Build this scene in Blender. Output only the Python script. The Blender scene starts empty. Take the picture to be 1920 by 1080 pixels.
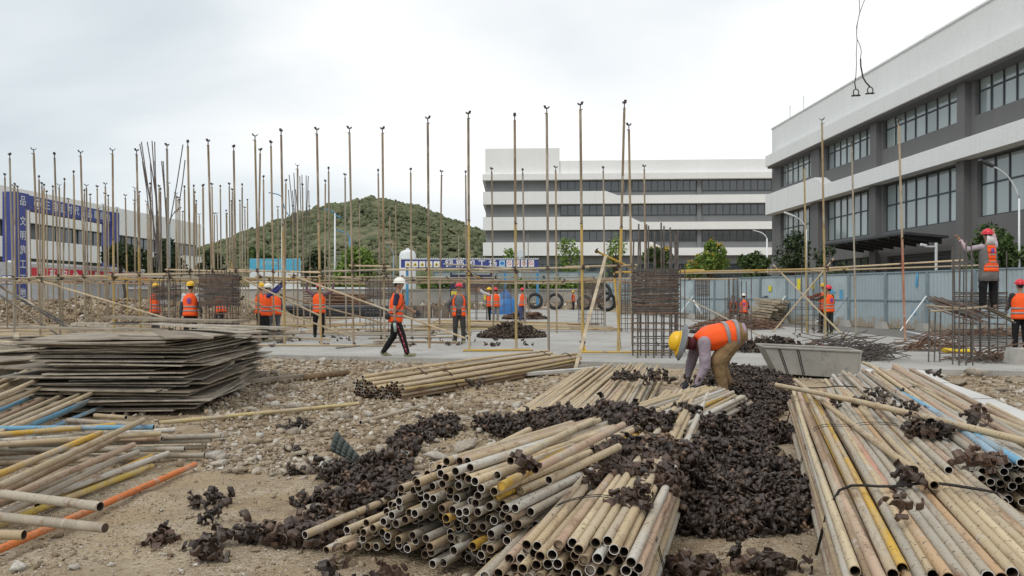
import bpy, bmesh, math, random
import numpy as np
from mathutils import Vector, Matrix, Quaternion, noise

R = random.Random(11)
NR = np.random.RandomState(5)
SC = bpy.context.scene
COL = SC.collection
PI = math.pi

# ------------------------------------------------------------------ camera
F, CH, HY = 1493.33, 1.5, 553.0        # focal length in photo pixels, eye height, horizon row
cam_d = bpy.data.cameras.new('camera')
cam_d.lens = 28.0
cam_d.sensor_width = 36.0
cam_d.shift_y = 13.0 / 1920.0
cam_d.clip_start = 0.1
cam_d.clip_end = 5000.0
cam = bpy.data.objects.new('camera', cam_d)
cam.location = (0, 0, CH)
cam.rotation_euler = (PI / 2, 0, 0)
COL.objects.link(cam)
SC.camera = cam

# ------------------------------------------------------------------ world: overcast sky
SUN_EL, SUN_AZ = math.radians(50), math.radians(222)     # azimuth clockwise from +Y
world = bpy.data.worlds.new('World')
SC.world = world
world.use_nodes = True
wt = world.node_tree
wt.nodes.clear()
def wn(t, **k):
    n = wt.nodes.new(t)
    for a, b in k.items():
        setattr(n, a, b)
    return n
wo = wn('ShaderNodeOutputWorld')
sky = wn('ShaderNodeTexSky', sky_type='NISHITA', sun_disc=False, sun_elevation=SUN_EL, sun_rotation=SUN_AZ)
b1 = wn('ShaderNodeBackground'); b1.inputs['Strength'].default_value = 0.08
wt.links.new(sky.outputs[0], b1.inputs['Color'])
tc = wn('ShaderNodeTexCoord')
mp = wn('ShaderNodeMapping'); mp.inputs['Scale'].default_value = (1.0, 1.0, 2.6)
wt.links.new(tc.outputs['Generated'], mp.inputs['Vector'])
n1 = wn('ShaderNodeTexNoise'); n1.inputs['Scale'].default_value = 1.7; n1.inputs['Detail'].default_value = 5.0; n1.inputs['Roughness'].default_value = 0.45; n1.inputs['Distortion'].default_value = 0.4
wt.links.new(mp.outputs[0], n1.inputs['Vector'])
# brightening of the cloud layer towards the right, apart from the sun's direction
sd = Vector((math.sin(SUN_AZ) * math.cos(SUN_EL), math.cos(SUN_AZ) * math.cos(SUN_EL), math.sin(SUN_EL)))
dt = wn('ShaderNodeVectorMath', operation='DOT_PRODUCT'); dt.inputs[1].default_value = Vector((0.93, 0.0, 0.36))      # the cloud sheet thins towards the right-hand horizon
wt.links.new(tc.outputs['Generated'], dt.inputs[0])
mr = wn('ShaderNodeMapRange'); mr.inputs['From Min'].default_value = -0.45; mr.inputs['From Max'].default_value = 0.65
mr.inputs['To Min'].default_value = -0.13; mr.inputs['To Max'].default_value = 0.17
wt.links.new(dt.outputs['Value'], mr.inputs['Value'])
ad = wn('ShaderNodeMath', operation='ADD'); wt.links.new(n1.outputs['Fac'], ad.inputs[0]); wt.links.new(mr.outputs[0], ad.inputs[1])
cr = wn('ShaderNodeValToRGB')
cr.color_ramp.elements[0].position = 0.33; cr.color_ramp.elements[0].color = (0.54, 0.60, 0.64, 1)
cr.color_ramp.elements[1].position = 0.66; cr.color_ramp.elements[1].color = (0.97, 0.975, 0.985, 1)
e = cr.color_ramp.elements.new(0.47); e.color = (0.70, 0.755, 0.785, 1)
wt.links.new(ad.outputs[0], cr.inputs['Fac'])
b2 = wn('ShaderNodeBackground'); b2.inputs['Strength'].default_value = 1.0
wt.links.new(cr.outputs[0], b2.inputs['Color'])
mx = wn('ShaderNodeMixShader'); mx.inputs[0].default_value = 0.93
wt.links.new(b1.outputs[0], mx.inputs[1]); wt.links.new(b2.outputs[0], mx.inputs[2])
wt.links.new(mx.outputs[0], wo.inputs['Surface'])

sun_d = bpy.data.lights.new('sun', 'SUN'); sun_d.energy = 1.3; sun_d.angle = math.radians(25); sun_d.color = (1.0, 0.96, 0.9)
sun = bpy.data.objects.new('sun', sun_d)
sun.rotation_euler = (-sd).to_track_quat('-Z', 'Y').to_euler()
sun.location = (0, 0, 40)
COL.objects.link(sun)
SC.view_settings.view_transform = 'Standard'
SC.view_settings.look = 'None'
SC.view_settings.exposure = 0.2
SC.view_settings.gamma = 1.0
SC.view_settings.use_curve_mapping = False
SC.render.engine = 'CYCLES'
SC.cycles.max_bounces = 5
SC.cycles.diffuse_bounces = 3

# ------------------------------------------------------------------ measuring helpers
def P(px, py, D):
    """world point seen at photo pixel (px, py) at distance D"""
    return Vector(((px - 960) / F * D, D, CH + (HY - py) / F * D))
def G(px, py, z=0.0):
    """world point on the level z seen at photo pixel (px, py)"""
    D = (CH - z) * F / (py - HY)
    return Vector(((px - 960) / F * D, D, z))
def U(a, b):
    return R.uniform(a, b)

# ------------------------------------------------------------------ object helpers
ORG = {}
def tag(o, label=None, cat=None, group=None, kind=None):
    if label: o['label'] = label
    if cat: o['category'] = cat
    if group: o['group'] = group
    if kind: o['kind'] = kind
    return o
def thing(name, loc, label, cat, group=None, rz=0.0):
    o = bpy.data.objects.new(name, None)
    o.empty_display_size = 0.2
    o.location = loc
    o.rotation_euler = (0, 0, rz)
    COL.objects.link(o)
    ORG[o.name] = Vector(loc)
    return tag(o, label, cat, group)
def link(name, me, parent=None, mats=None):
    o = bpy.data.objects.new(name, me)
    COL.objects.link(o)
    if parent is not None:
        o.parent = parent
        ORG[o.name] = ORG.get(parent.name, Vector((0, 0, 0)))
    return o

class MB:
    """collects faces and links them as one mesh object"""
    def __init__(self):
        self.v = []; self.f = []; self.m = []
    def add(self, vs, fs, mi=0):
        b = len(self.v)
        self.v.extend(tuple(x) for x in vs)
        self.f.extend(tuple(b + i for i in f) for f in fs)
        self.m.extend([mi] * len(fs))
        return self
    def quad(self, a, b, c, d, mi=0):
        return self.add([a, b, c, d], [(0, 1, 2, 3)], mi)
    def box(self, c, s, rot=None, mi=0):
        hx, hy, hz = s[0] / 2, s[1] / 2, s[2] / 2
        vs = [Vector((x, y, z)) for x in (-hx, hx) for y in (-hy, hy) for z in (-hz, hz)]
        if rot is not None: vs = [rot @ v for v in vs]
        c = Vector(c)
        return self.add([v + c for v in vs], [(0, 1, 3, 2), (4, 6, 7, 5), (0, 4, 5, 1), (2, 3, 7, 6), (0, 2, 6, 4), (1, 5, 7, 3)], mi)
    def box2(self, a, b, mi=0):
        return self.box([(a[i] + b[i]) / 2 for i in range(3)], [abs(b[i] - a[i]) for i in range(3)], None, mi)
    def prism(self, pts, off, mi=0):
        n = len(pts); off = Vector(off)
        vs = [Vector(p) for p in pts] + [Vector(p) + off for p in pts]
        fs = [tuple(range(n))[::-1], tuple(range(n, 2 * n))] + [(i, (i + 1) % n, n + (i + 1) % n, n + i) for i in range(n)]
        return self.add(vs, fs, mi)
    def tube(self, p0, p1, r0, r1=None, seg=8, cap=True, mi=0):
        return self.path([p0, p1], [r0, r0 if r1 is None else r1], seg, cap, mi)
    def path(self, pts, rs, seg=8, cap=True, mi=0, closed=False):
        pts = [Vector(p) for p in pts]
        n = len(pts)
        if not hasattr(rs, '__len__'): rs = [rs] * n
        vs = []; prev = None
        for i, p in enumerate(pts):
            if closed: t = pts[(i + 1) % n] - pts[i - 1]
            else: t = pts[min(i + 1, n - 1)] - pts[max(i - 1, 0)]
            t.normalize()
            if prev is None:
                a = t.orthogonal().normalized()
            else:
                a = prev - t * prev.dot(t)
                a = a.normalized() if a.length > 1e-6 else t.orthogonal().normalized()
            prev = a
            b = t.cross(a)
            for k in range(seg):
                an = 2 * PI * k / seg
                vs.append(p + (a * math.cos(an) + b * math.sin(an)) * rs[i])
        fs = []
        for i in range(n if closed else n - 1):
            j = (i + 1) % n
            for k in range(seg):
                l = (k + 1) % seg
                fs.append((i * seg + k, i * seg + l, j * seg + l, j * seg + k))
        if cap and not closed:
            fs.append(tuple(range(seg))[::-1]); fs.append(tuple((n - 1) * seg + k for k in range(seg)))
        return self.add(vs, fs, mi)
    def capsule(self, p0, p1, r0, r1, seg=10, mi=0):
        p0 = Vector(p0); p1 = Vector(p1)
        d = (p1 - p0)
        if d.length < 1e-5: d = Vector((0, 0, 1e-4)); p1 = p0 + d
        d.normalize()
        pts = []; rs = []
        for a in (80, 50, 20):
            pts.append(p0 - d * r0 * math.sin(math.radians(a))); rs.append(r0 * math.cos(math.radians(a)))
        for a in (20, 50, 80):
            pts.append(p1 + d * r1 * math.sin(math.radians(a))); rs.append(r1 * math.cos(math.radians(a)))
        return self.path(pts, rs, seg, True, mi)
    def ell(self, c, X, Y, Z, nu=12, nv=8, mi=0, v0=-90, v1=90):
        """ellipsoid with half axes X, Y, Z; v range in degrees of latitude about Z"""
        c = Vector(c); vs = []; fs = []
        for j in range(nv + 1):
            la = math.radians(v0 + (v1 - v0) * j / nv)
            la = max(-PI / 2 + 0.02, min(PI / 2 - 0.02, la))
            for i in range(nu):
                lo = 2 * PI * i / nu
                vs.append(c + X * (math.cos(la) * math.cos(lo)) + Y * (math.cos(la) * math.sin(lo)) + Z * math.sin(la))
        for j in range(nv):
            for i in range(nu):
                k = (i + 1) % nu
                fs.append((j * nu + i, j * nu + k, (j + 1) * nu + k, (j + 1) * nu + i))
        fs.append(tuple(range(nu))[::-1]); fs.append(tuple(nv * nu + i for i in range(nu)))
        return self.add(vs, fs, mi)
    def rings(self, rings, cap0=False, cap1=False, mi=0, skip=None):
        n = len(rings[0]); vs = [v for r in rings for v in r]; fs = []
        for i in range(len(rings) - 1):
            for k in range(n):
                if skip and skip(i, k): continue
                l = (k + 1) % n
                fs.append((i * n + k, i * n + l, (i + 1) * n + l, (i + 1) * n + k))
        if cap0: fs.append(tuple(range(n))[::-1])
        if cap1: fs.append(tuple((len(rings) - 1) * n + k for k in range(n)))
        return self.add(vs, fs, mi)
    def mesh(self, name, mats, smooth=False, org=None):
        me = bpy.data.meshes.new(name)
        v = self.v
        if org is not None:
            v = [(x - org[0], y - org[1], z - org[2]) for x, y, z in v]
        me.from_pydata(v, [], self.f)
        if not isinstance(mats, (list, tuple)): mats = [mats]
        for m in mats: me.materials.append(m)
        if len(mats) > 1: me.polygons.foreach_set('material_index', self.m)
        if smooth:
            me.polygons.foreach_set('use_smooth', [True] * len(self.f))
            if smooth != True: me.set_sharp_from_angle(angle=math.radians(smooth))
        me.update()
        return me
    def build(self, name, mats, parent=None, smooth=False, local=False, kind=None):
        """faces are in world coordinates (local=True: already in the parent's)"""
        org = None if (parent is None or local) else ORG[parent.name]
        o = link(name, self.mesh(name, mats, smooth, org), parent)
        if kind: o['kind'] = kind
        return o

def np_mesh(name, V, Fc, mat, tint=None, smooth=False):
    """a big mesh from arrays: V (n,3), Fc (m,k) faces of k corners, tint (n,) per-vertex value"""
    me = bpy.data.meshes.new(name)
    n, (m, k) = len(V), Fc.shape
    me.vertices.add(n); me.vertices.foreach_set('co', np.ascontiguousarray(V, np.float32).ravel())
    me.loops.add(m * k); me.loops.foreach_set('vertex_index', np.ascontiguousarray(Fc, np.int32).ravel())
    me.polygons.add(m)
    me.polygons.foreach_set('loop_start', np.arange(0, m * k, k, dtype=np.int32))
    me.polygons.foreach_set('loop_total', np.full(m, k, np.int32))
    if smooth: me.polygons.foreach_set('use_smooth', np.ones(m, bool))
    me.materials.append(mat)
    me.update(calc_edges=True)
    if tint is not None:
        a = me.attributes.new('tint', 'FLOAT', 'POINT'); a.data.foreach_set('value', np.ascontiguousarray(tint, np.float32))
    return me
def rand_rots(n, rs=NR):
    q = rs.normal(size=(n, 4)); q /= np.linalg.norm(q, axis=1)[:, None]
    w, x, y, z = q.T
    return np.stack([1-2*(y*y+z*z), 2*(x*y-z*w), 2*(x*z+y*w), 2*(x*y+z*w), 1-2*(x*x+z*z), 2*(y*z-x*w), 2*(x*z-y*w), 2*(y*z+x*w), 1-2*(x*x+y*y)], 1).reshape(n, 3, 3)
def scatter(name, shapes, pos, scl, rot, mat, tint):
    """many copies of the (V, F) shapes as one mesh"""
    Vs, Fs, Ts, b = [], [], [], 0
    which = NR.randint(len(shapes), size=len(pos))
    for s, (sv, sf) in enumerate(shapes):
        ix = np.where(which == s)[0]
        if not len(ix): continue
        W = np.einsum('nij,vj->nvi', rot[ix], sv) * scl[ix][:, None, :] + pos[ix][:, None, :]
        nv = len(sv)
        Vs.append(W.reshape(-1, 3))
        Fs.append((sf[None] + (np.arange(len(ix)) * nv)[:, None, None]).reshape(-1, sf.shape[1]) + b)
        Ts.append(np.repeat(tint[ix], nv)); b += len(ix) * nv
    return np_mesh(name, np.concatenate(Vs), np.concatenate(Fs), mat, np.concatenate(Ts))

# ------------------------------------------------------------------ materials
def mat_new(name):
    m = bpy.data.materials.new(name); m.use_nodes = True
    nt = m.node_tree
    return m, nt, nt.nodes['Principled BSDF']
def nd(nt, t, **k):
    n = nt.nodes.new(t)
    for a, b in k.items():
        if a in ('operation', 'data_type', 'blend_type', 'attribute_name', 'feature', 'distance', 'noise_dimensions'): setattr(n, a, b)
        else: n.inputs[a].default_value = b
    return n
def mixc(nt, fac, a, b, blend='MIX'):
    n = nt.nodes.new('ShaderNodeMix'); n.data_type = 'RGBA'; n.blend_type = blend
    for sock, val in ((n.inputs[0], fac), (n.inputs[6], a), (n.inputs[7], b)):
        if hasattr(val, 'node'): nt.links.new(val, sock)
        elif isinstance(val, (int, float)): sock.default_value = val
        else: sock.default_value = (*val[:3], 1)
    return n.outputs[2]
def ramp(nt, src, p0, p1, c0=(0, 0, 0), c1=(1, 1, 1)):
    n = nt.nodes.new('ShaderNodeValToRGB')
    n.color_ramp.elements[0].position = p0; n.color_ramp.elements[0].color = (*c0, 1)
    n.color_ramp.elements[1].position = p1; n.color_ramp.elements[1].color = (*c1, 1)
    nt.links.new(src, n.inputs[0])
    return n.outputs[0]
def nz(nt, vec, scale, detail=4.0, rough=0.55):
    n = nd(nt, 'ShaderNodeTexNoise', Scale=scale, Detail=detail, Roughness=rough)
    if vec is not None: nt.links.new(vec, n.inputs['Vector'])
    return n.outputs['Fac']
def geo_pos(nt):
    return nt.nodes.new('ShaderNodeNewGeometry').outputs['Position']
def obj_co(nt):
    """object coordinates shifted by a per-object random amount"""
    t = nt.nodes.new('ShaderNodeTexCoord'); oi = nt.nodes.new('ShaderNodeObjectInfo')
    s = nd(nt, 'ShaderNodeMath', operation='MULTIPLY'); s.inputs[1].default_value = 37.0
    nt.links.new(oi.outputs['Random'], s.inputs[0])
    v = nt.nodes.new('ShaderNodeVectorMath'); v.operation = 'ADD'
    nt.links.new(t.outputs['Object'], v.inputs[0]); nt.links.new(s.outputs[0], v.inputs[1])
    return v.outputs[0], oi
def bump(nt, bs, h, strength=0.4, dist=0.02):
    b = nd(nt, 'ShaderNodeBump', Strength=strength, Distance=dist)
    nt.links.new(h, b.inputs['Height']); nt.links.new(b.outputs[0], bs.inputs['Normal'])
def setc(nt, bs, c):
    if hasattr(c, 'node'): nt.links.new(c, bs.inputs['Base Color'])
    else: bs.inputs['Base Color'].default_value = (*c[:3], 1)
_mc = {}
def plain(name, col, rough=0.7, metal=0.0, var=0.15, scale=6.0, bmp=0.0, spec=0.4):
    """one colour with mottling and a little relief"""
    k = (name, col)
    if k in _mc: return _mc[k]
    m, nt, bs = mat_new(name)
    p = geo_pos(nt)
    f = nz(nt, p, scale, 5)
    c = mixc(nt, ramp(nt, f, 0.3, 0.7), [x * (1 - var) for x in col], [min(1, x * (1 + var)) for x in col])
    setc(nt, bs, c)
    bs.inputs['Roughness'].default_value = rough; bs.inputs['Metallic'].default_value = metal
    bs.inputs['Specular IOR Level'].default_value = spec
    if bmp: bump(nt, bs, nz(nt, p, scale * 4, 4), bmp, 0.02)
    _mc[k] = m
    return m

# ground: sandy dirt with damp patches, fine gravel relief
def make_dirt():
    m, nt, bs = mat_new('dirt')
    p = geo_pos(nt)
    big = ramp(nt, nz(nt, p, 0.55, 4), 0.38, 0.66)
    c = mixc(nt, big, (0.175, 0.12, 0.072), (0.38, 0.30, 0.20))
    c = mixc(nt, ramp(nt, nz(nt, p, 3.2, 6, 0.7), 0.42, 0.62), c, (0.36, 0.275, 0.175))
    vo = nd(nt, 'ShaderNodeTexVoronoi', Scale=46.0); nt.links.new(p, vo.inputs['Vector'])
    sep = nt.nodes.new('ShaderNodeSeparateColor'); nt.links.new(vo.outputs['Color'], sep.inputs[0])
    gr = mixc(nt, sep.outputs[0], (0.25, 0.19, 0.125), (0.56, 0.50, 0.40))
    gm = nd(nt, 'ShaderNodeMath', operation='MULTIPLY'); gm.inputs[1].default_value = 0.6
    nt.links.new(ramp(nt, nz(nt, p, 1.4, 5), 0.4, 0.62), gm.inputs[0])
    c = mixc(nt, gm.outputs[0], c, gr)
    setc(nt, bs, c)
    bs.inputs['Roughness'].default_value = 0.95; bs.inputs['Specular IOR Level'].default_value = 0.15
    h = nd(nt, 'ShaderNodeMath', operation='ADD')
    nt.links.new(vo.outputs['Distance'], h.inputs[0]); nt.links.new(nz(nt, p, 60, 5), h.inputs[1])
    bump(nt, bs, h.outputs[0], 0.7, 0.018)
    return m
M_DIRT = make_dirt()
def make_tinted(name, c0, c1, c2=None, rough=0.85, metal=0.0, nscale=14.0, spec=0.3):
    """per-piece tint from the attribute 'tint' (joined pieces)"""
    m, nt, bs = mat_new(name)
    a = nd(nt, 'ShaderNodeAttribute', attribute_name='tint')
    r = nt.nodes.new('ShaderNodeValToRGB')
    r.color_ramp.elements[0].color = (*c0, 1); r.color_ramp.elements[1].color = (*(c2 or c1), 1)
    if c2: e = r.color_ramp.elements.new(0.6); e.color = (*c1, 1)
    nt.links.new(a.outputs['Fac'], r.inputs[0])
    c = mixc(nt, ramp(nt, nz(nt, geo_pos(nt), nscale, 4), 0.35, 0.7), r.outputs[0], (0.5, 0.5, 0.5), 'MULTIPLY')
    c = mixc(nt, 0.55, r.outputs[0], c)
    setc(nt, bs, c)
    bs.inputs['Roughness'].default_value = rough; bs.inputs['Metallic'].default_value = metal; bs.inputs['Specular IOR Level'].default_value = spec
    return m
def make_objtint(name, c0, c1, rough=0.85, metal=0.0, nscale=10.0, spec=0.3):
    """per-object random tint"""
    m, nt, bs = mat_new(name)
    v, oi = obj_co(nt)
    c = mixc(nt, oi.outputs['Random'], c0, c1)
    c = mixc(nt, ramp(nt, nz(nt, v, nscale, 5), 0.35, 0.7), mixc(nt, 1.0, c, (0.55, 0.55, 0.55), 'MULTIPLY'), c)
    setc(nt, bs, c)
    bs.inputs['Roughness'].default_value = rough; bs.inputs['Metallic'].default_value = metal; bs.inputs['Specular IOR Level'].default_value = spec
    bump(nt, bs, nz(nt, v, nscale * 5, 4), 0.3, 0.01)
    return m
M_STONE = make_tinted('broken_stone', (0.17, 0.115, 0.07), (0.38, 0.30, 0.205), (0.66, 0.62, 0.55))
M_ROCK = make_objtint('rock_face', (0.33, 0.255, 0.17), (0.64, 0.60, 0.53))
M_CLAMP = make_tinted('rusty_clamp', (0.027, 0.018, 0.013), (0.078, 0.051, 0.037), (0.28, 0.17, 0.105), 0.5, 0.2, 30, 0.6)
M_CLAMP1 = make_objtint('rusty_clamp_single', (0.036, 0.023, 0.017), (0.140, 0.082, 0.054), 0.5, 0.2, 18, 0.6)
M_BAR = plain('rebar_steel', (0.13, 0.112, 0.10), 0.7, 0.3, 0.35, 9)
M_BARR = plain('rusty_bar', (0.19, 0.115, 0.078), 0.8, 0.1, 0.4, 9)
M_WIRE = plain('tie_wire', (0.035, 0.03, 0.028), 0.5, 0.5)

def make_pipe_mats():
    m, nt, bs = mat_new('scaffold_paint')
    v, oi = obj_co(nt)
    st = nt.nodes.new('ShaderNodeMapping'); st.inputs['Scale'].default_value = (1, 0.16, 1); nt.links.new(v, st.inputs[0])
    wear = ramp(nt, nz(nt, st.outputs[0], 5.0, 6, 0.65), 0.47, 0.66)
    mud = mixc(nt, ramp(nt, nz(nt, v, 1.1, 4), 0.35, 0.65), (0.39, 0.30, 0.195), (0.45, 0.40, 0.32))
    c = mixc(nt, wear, oi.outputs['Color'], mud)
    rust = ramp(nt, nz(nt, st.outputs[0], 11.0, 6, 0.7), 0.55, 0.70)
    c = mixc(nt, rust, c, (0.21, 0.125, 0.075))
    spk = ramp(nt, nz(nt, v, 42.0, 3, 0.6), 0.60, 0.67)
    c = mixc(nt, spk, c, (0.13, 0.10, 0.075))
    setc(nt, bs, c)
    bs.inputs['Roughness'].default_value = 0.72; bs.inputs['Specular IOR Level'].default_value = 0.3
    bump(nt, bs, nz(nt, v, 60, 4), 0.25, 0.004)
    cem = ramp(nt, nz(nt, v, 3.1, 6, .7), .62, .70)
    c = mixc(nt, cem, c, (.47, .45, .41)); setc(nt, bs, c)
    m2, nt2, bs2 = mat_new('pipe_rim'); v2, oi2 = obj_co(nt2)
    g = nd(nt2, 'ShaderNodeMath', operation='GREATER_THAN'); nt2.links.new(oi2.outputs['Random'], g.inputs[0]); g.inputs[1].default_value = .62
    setc(nt2, bs2, mixc(nt2, g.outputs[0], mixc(nt2, .5, oi2.outputs['Color'], (.16, .11, .08)), (.60, .585, .55))); bs2.inputs['Roughness'].default_value = .7
    global M_RIM
    M_RIM = m2
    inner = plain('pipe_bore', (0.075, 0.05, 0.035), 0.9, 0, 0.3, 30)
    return m, inner
M_PIPE, M_BORE = make_pipe_mats()

def make_concrete(name, c0, c1, dark, scale=1.0):
    m, nt, bs = mat_new(name)
    p = geo_pos(nt)
    c = mixc(nt, ramp(nt, nz(nt, p, 0.5 * scale, 6, 0.6), 0.35, 0.68), c0, c1)
    c = mixc(nt, ramp(nt, nz(nt, p, 2.3 * scale, 6, 0.7), 0.56, 0.72), c, dark)
    c = mixc(nt, ramp(nt, nz(nt, p, 18 * scale, 4), 0.5, 0.8), c, c1)
    setc(nt, bs, c)
    bs.inputs['Roughness'].default_value = 0.85; bs.inputs['Specular IOR Level'].default_value = 0.3
    bump(nt, bs, nz(nt, p, 30 * scale, 5), 0.2, 0.01)
    return m
M_SLAB = make_concrete('slab_concrete', (0.30, 0.288, 0.262), (0.43, 0.42, 0.395), (0.21, 0.195, 0.175))
M_CONC = make_concrete('old_concrete', (0.33, 0.32, 0.29), (0.44, 0.42, 0.38), (0.24, 0.22, 0.2))
def render_coat(name, col, streak, sc):
    """wall coat with faint rain streaks, blotches and grain"""
    m, nt, bs = mat_new(name); p = geo_pos(nt)
    st = nt.nodes.new('ShaderNodeMapping'); st.inputs['Scale'].default_value = (sc, sc, sc * .06); nt.links.new(p, st.inputs[0])
    c = mixc(nt, ramp(nt, nz(nt, st.outputs[0], 1.0, 6, .65), .48, .78), col, streak)
    c = mixc(nt, ramp(nt, nz(nt, p, .22, 5, .6), .35, .7), c, [x * .90 for x in col])
    c = mixc(nt, ramp(nt, nz(nt, p, 9, 3), .3, .75), c, [min(1, x * 1.05) for x in col])
    setc(nt, bs, c); bs.inputs['Roughness'].default_value = .85; bs.inputs['Specular IOR Level'].default_value = .25
    bump(nt, bs, nz(nt, p, 14, 4), .2, .01)
    return m
M_WHITE = render_coat('white_render', (0.75, 0.76, 0.755), (0.60, 0.605, 0.59), 2.2)
M_WHITE2 = render_coat('far_white_render', (0.79, 0.79, 0.78), (0.66, 0.655, 0.63), 1.1)
M_GREY = render_coat('dark_grey_render', (0.150, 0.149, 0.150), (0.195, 0.19, 0.185), 2.0)
M_GREY2 = render_coat('mid_grey_render', (0.20, 0.205, 0.21), (0.25, 0.25, 0.25), 1.0)
M_FRAME = plain('window_frame_grey', (0.05, 0.055, 0.06), 0.5)
def make_glass(name, base, rough):
    m, nt, bs = mat_new(name)
    v, oi = obj_co(nt)
    c = mixc(nt, oi.outputs['Random'], [x * 0.75 for x in base], [x * 1.2 for x in base])
    setc(nt, bs, c)
    bs.inputs['Roughness'].default_value = rough; bs.inputs['Specular IOR Level'].default_value = 0.9
    bs.inputs['IOR'].default_value = 1.6
    return m
M_GLASS = make_glass('window_glass', (0.34, 0.395, 0.395), 0.06)  # pale base colour makes up for part of the sky reflection
M_GLASSD = make_glass('far_window_glass', (0.035, 0.045, 0.05), 0.08)
M_TARP = plain('blue_sheet', (0.03, 0.16, 0.42), 0.5, 0, 0.2, 3)
M_SIGNB = plain('sign_blue', (0.045, 0.065, 0.255), 0.55, 0, 0.08, 1)
M_SIGNW = plain('sign_white', (0.78, 0.78, 0.78), 0.6, 0, 0.03, 1)
M_SIGNR = plain('banner_red', (0.55, 0.035, 0.06), 0.6, 0, 0.08, 1)
M_SIGNY = plain('sign_yellow', (0.62, 0.50, 0.06), 0.6, 0, 0.05, 1)
M_POLEW = plain('white_paint', (0.74, 0.76, 0.78), 0.45, 0, 0.04, 2)
M_POLEB = plain('blue_paint', (0.07, 0.26, 0.46), 0.5, 0, 0.1, 2)
M_BLACK = plain('black_rubber', (0.022, 0.022, 0.024), 0.7, 0, 0.2, 5)
M_WOODP = make_objtint('formwork_ply', (0.27, 0.22, 0.165), (0.47, 0.415, 0.335), 0.85, 0, 3.0)
M_PLYEDGE = make_objtint('ply_edge', (0.36, 0.30, 0.225), (0.56, 0.50, 0.41), 0.9, 0, 7.0)
M_WOODL = make_objtint('pale_timber', (0.42, 0.33, 0.22), (0.54, 0.45, 0.32), 0.8, 0, 4.0)

# ------------------------------------------------------------------ lettering
def letters(name, text, size, M4, mat, parent, bold=0.0, ext=0.004, spacing=1.0):
    """flat raised lettering; M4 maps text plane x/y to the world"""
    cu = bpy.data.curves.new(name, 'FONT'); cu.body = text; cu.size = size; cu.extrude = ext; cu.offset = bold
    cu.align_x = 'CENTER'; cu.align_y = 'CENTER'; cu.space_character = spacing; cu.resolution_u = 2
    tmp = bpy.data.objects.new('tmp', cu); COL.objects.link(tmp)
    dg = bpy.context.evaluated_depsgraph_get()
    me = bpy.data.meshes.new_from_object(tmp.evaluated_get(dg))
    bpy.data.objects.remove(tmp)
    org = ORG[parent.name] if parent is not None else Vector((0, 0, 0))
    me.transform(Matrix.Translation(-org) @ M4)
    me.materials.clear(); me.materials.append(mat)
    return link(name, me, parent)
def plane_m(o, x, y):
    """matrix with text x axis, y axis and origin"""
    x = Vector(x).normalized(); y = Vector(y).normalized(); z = x.cross(y)
    m = Matrix((x, y, z)).transposed().to_4x4(); m.translation = Vector(o)
    return m

# ================================================================== THE SETTING
SLAB = [(-30, 25.2), (-6.17, 18.8), (-1.6, 17.6), (7.77, 15.04), (12.7, 13.7), (12.7, 30), (9.6, 50), (7.0, 77), (-9, 77), (-9.5, 36), (-30, 36)]
def slab_front(x):
    for (x0, y0), (x1, y1) in zip(SLAB[:4], SLAB[1:5]):
        if x0 <= x <= x1: return y0 + (y1 - y0) * (x - x0) / (x1 - x0)
    return 25.0 if x < 0 else 13.7
def gz(x, y):
    if y > 21 or abs(x) > 14: return 0.0
    f = min(1, max(0, (slab_front(x) - y) / 0.6)) * min(1, (14 - abs(x)) / 3)
    h = 0.05 * noise.noise((x * 0.7, y * 0.7, 1.3)) + 0.025 * noise.noise((x * 2.3, y * 2.3, 4.1)) + 0.010 * noise.noise((x * 7, y * 7, 9.0))
    return f * (h + 0.0) - 0.004
def axis(a, b, st, lo, hi):
    c = list(np.arange(a, b + 1e-6, st)); s = st; v = a; pre = []
    while v > lo: s *= 1.28; v -= s; pre.append(v)
    s = st; v = b; post = []
    while v < hi: s *= 1.28; v += s; post.append(v)
    return np.array(pre[::-1] + c + post)
gx, gy = axis(-10, 10.5, 0.055, -2500, 2500), axis(2.2, 19.5, 0.055, -400, 3500)
XX, YY = np.meshgrid(gx, gy)
ZZ = np.array([gz(x, y) if -14 < x < 14 and y < 21 else 0.0 for x, y in zip(XX.ravel(), YY.ravel())])
nx, ny = len(gx), len(gy)
ii = np.arange((nx - 1) * (ny - 1)); ii = ii // (nx - 1) * nx + ii % (nx - 1)
ground = link('ground', np_mesh('ground', np.stack([XX.ravel(), YY.ravel(), ZZ], 1), np.stack([ii, ii + 1, ii + nx + 1, ii + nx], 1), M_DIRT, None, True))
ground['kind'] = 'structure'
ORG['ground'] = Vector((0, 0, 0))

b = MB(); b.prism([(x, y, -0.2) for x, y in SLAB], (0, 0, 0.30)); slab = b.build('concrete_slab', M_SLAB); slab['kind'] = 'structure'; ORG['concrete_slab'] = Vector((0, 0, 0))
M_ASPH = make_concrete('worn_asphalt', (0.13, 0.125, 0.115), (0.19, 0.18, 0.165), (0.09, 0.085, 0.08))
b = MB(); b.prism([(12.72, 13.0, -0.1), (24.5, 13.0, -0.1), (18.2, 30.2, -0.1), (9.0, 58, -0.1), (8.4, 58, -0.1), (9.62, 50, -0.1), (12.72, 30, -0.1)], (0, 0, 0.115))
b.build('side_road', M_ASPH)['kind'] = 'structure'

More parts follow.
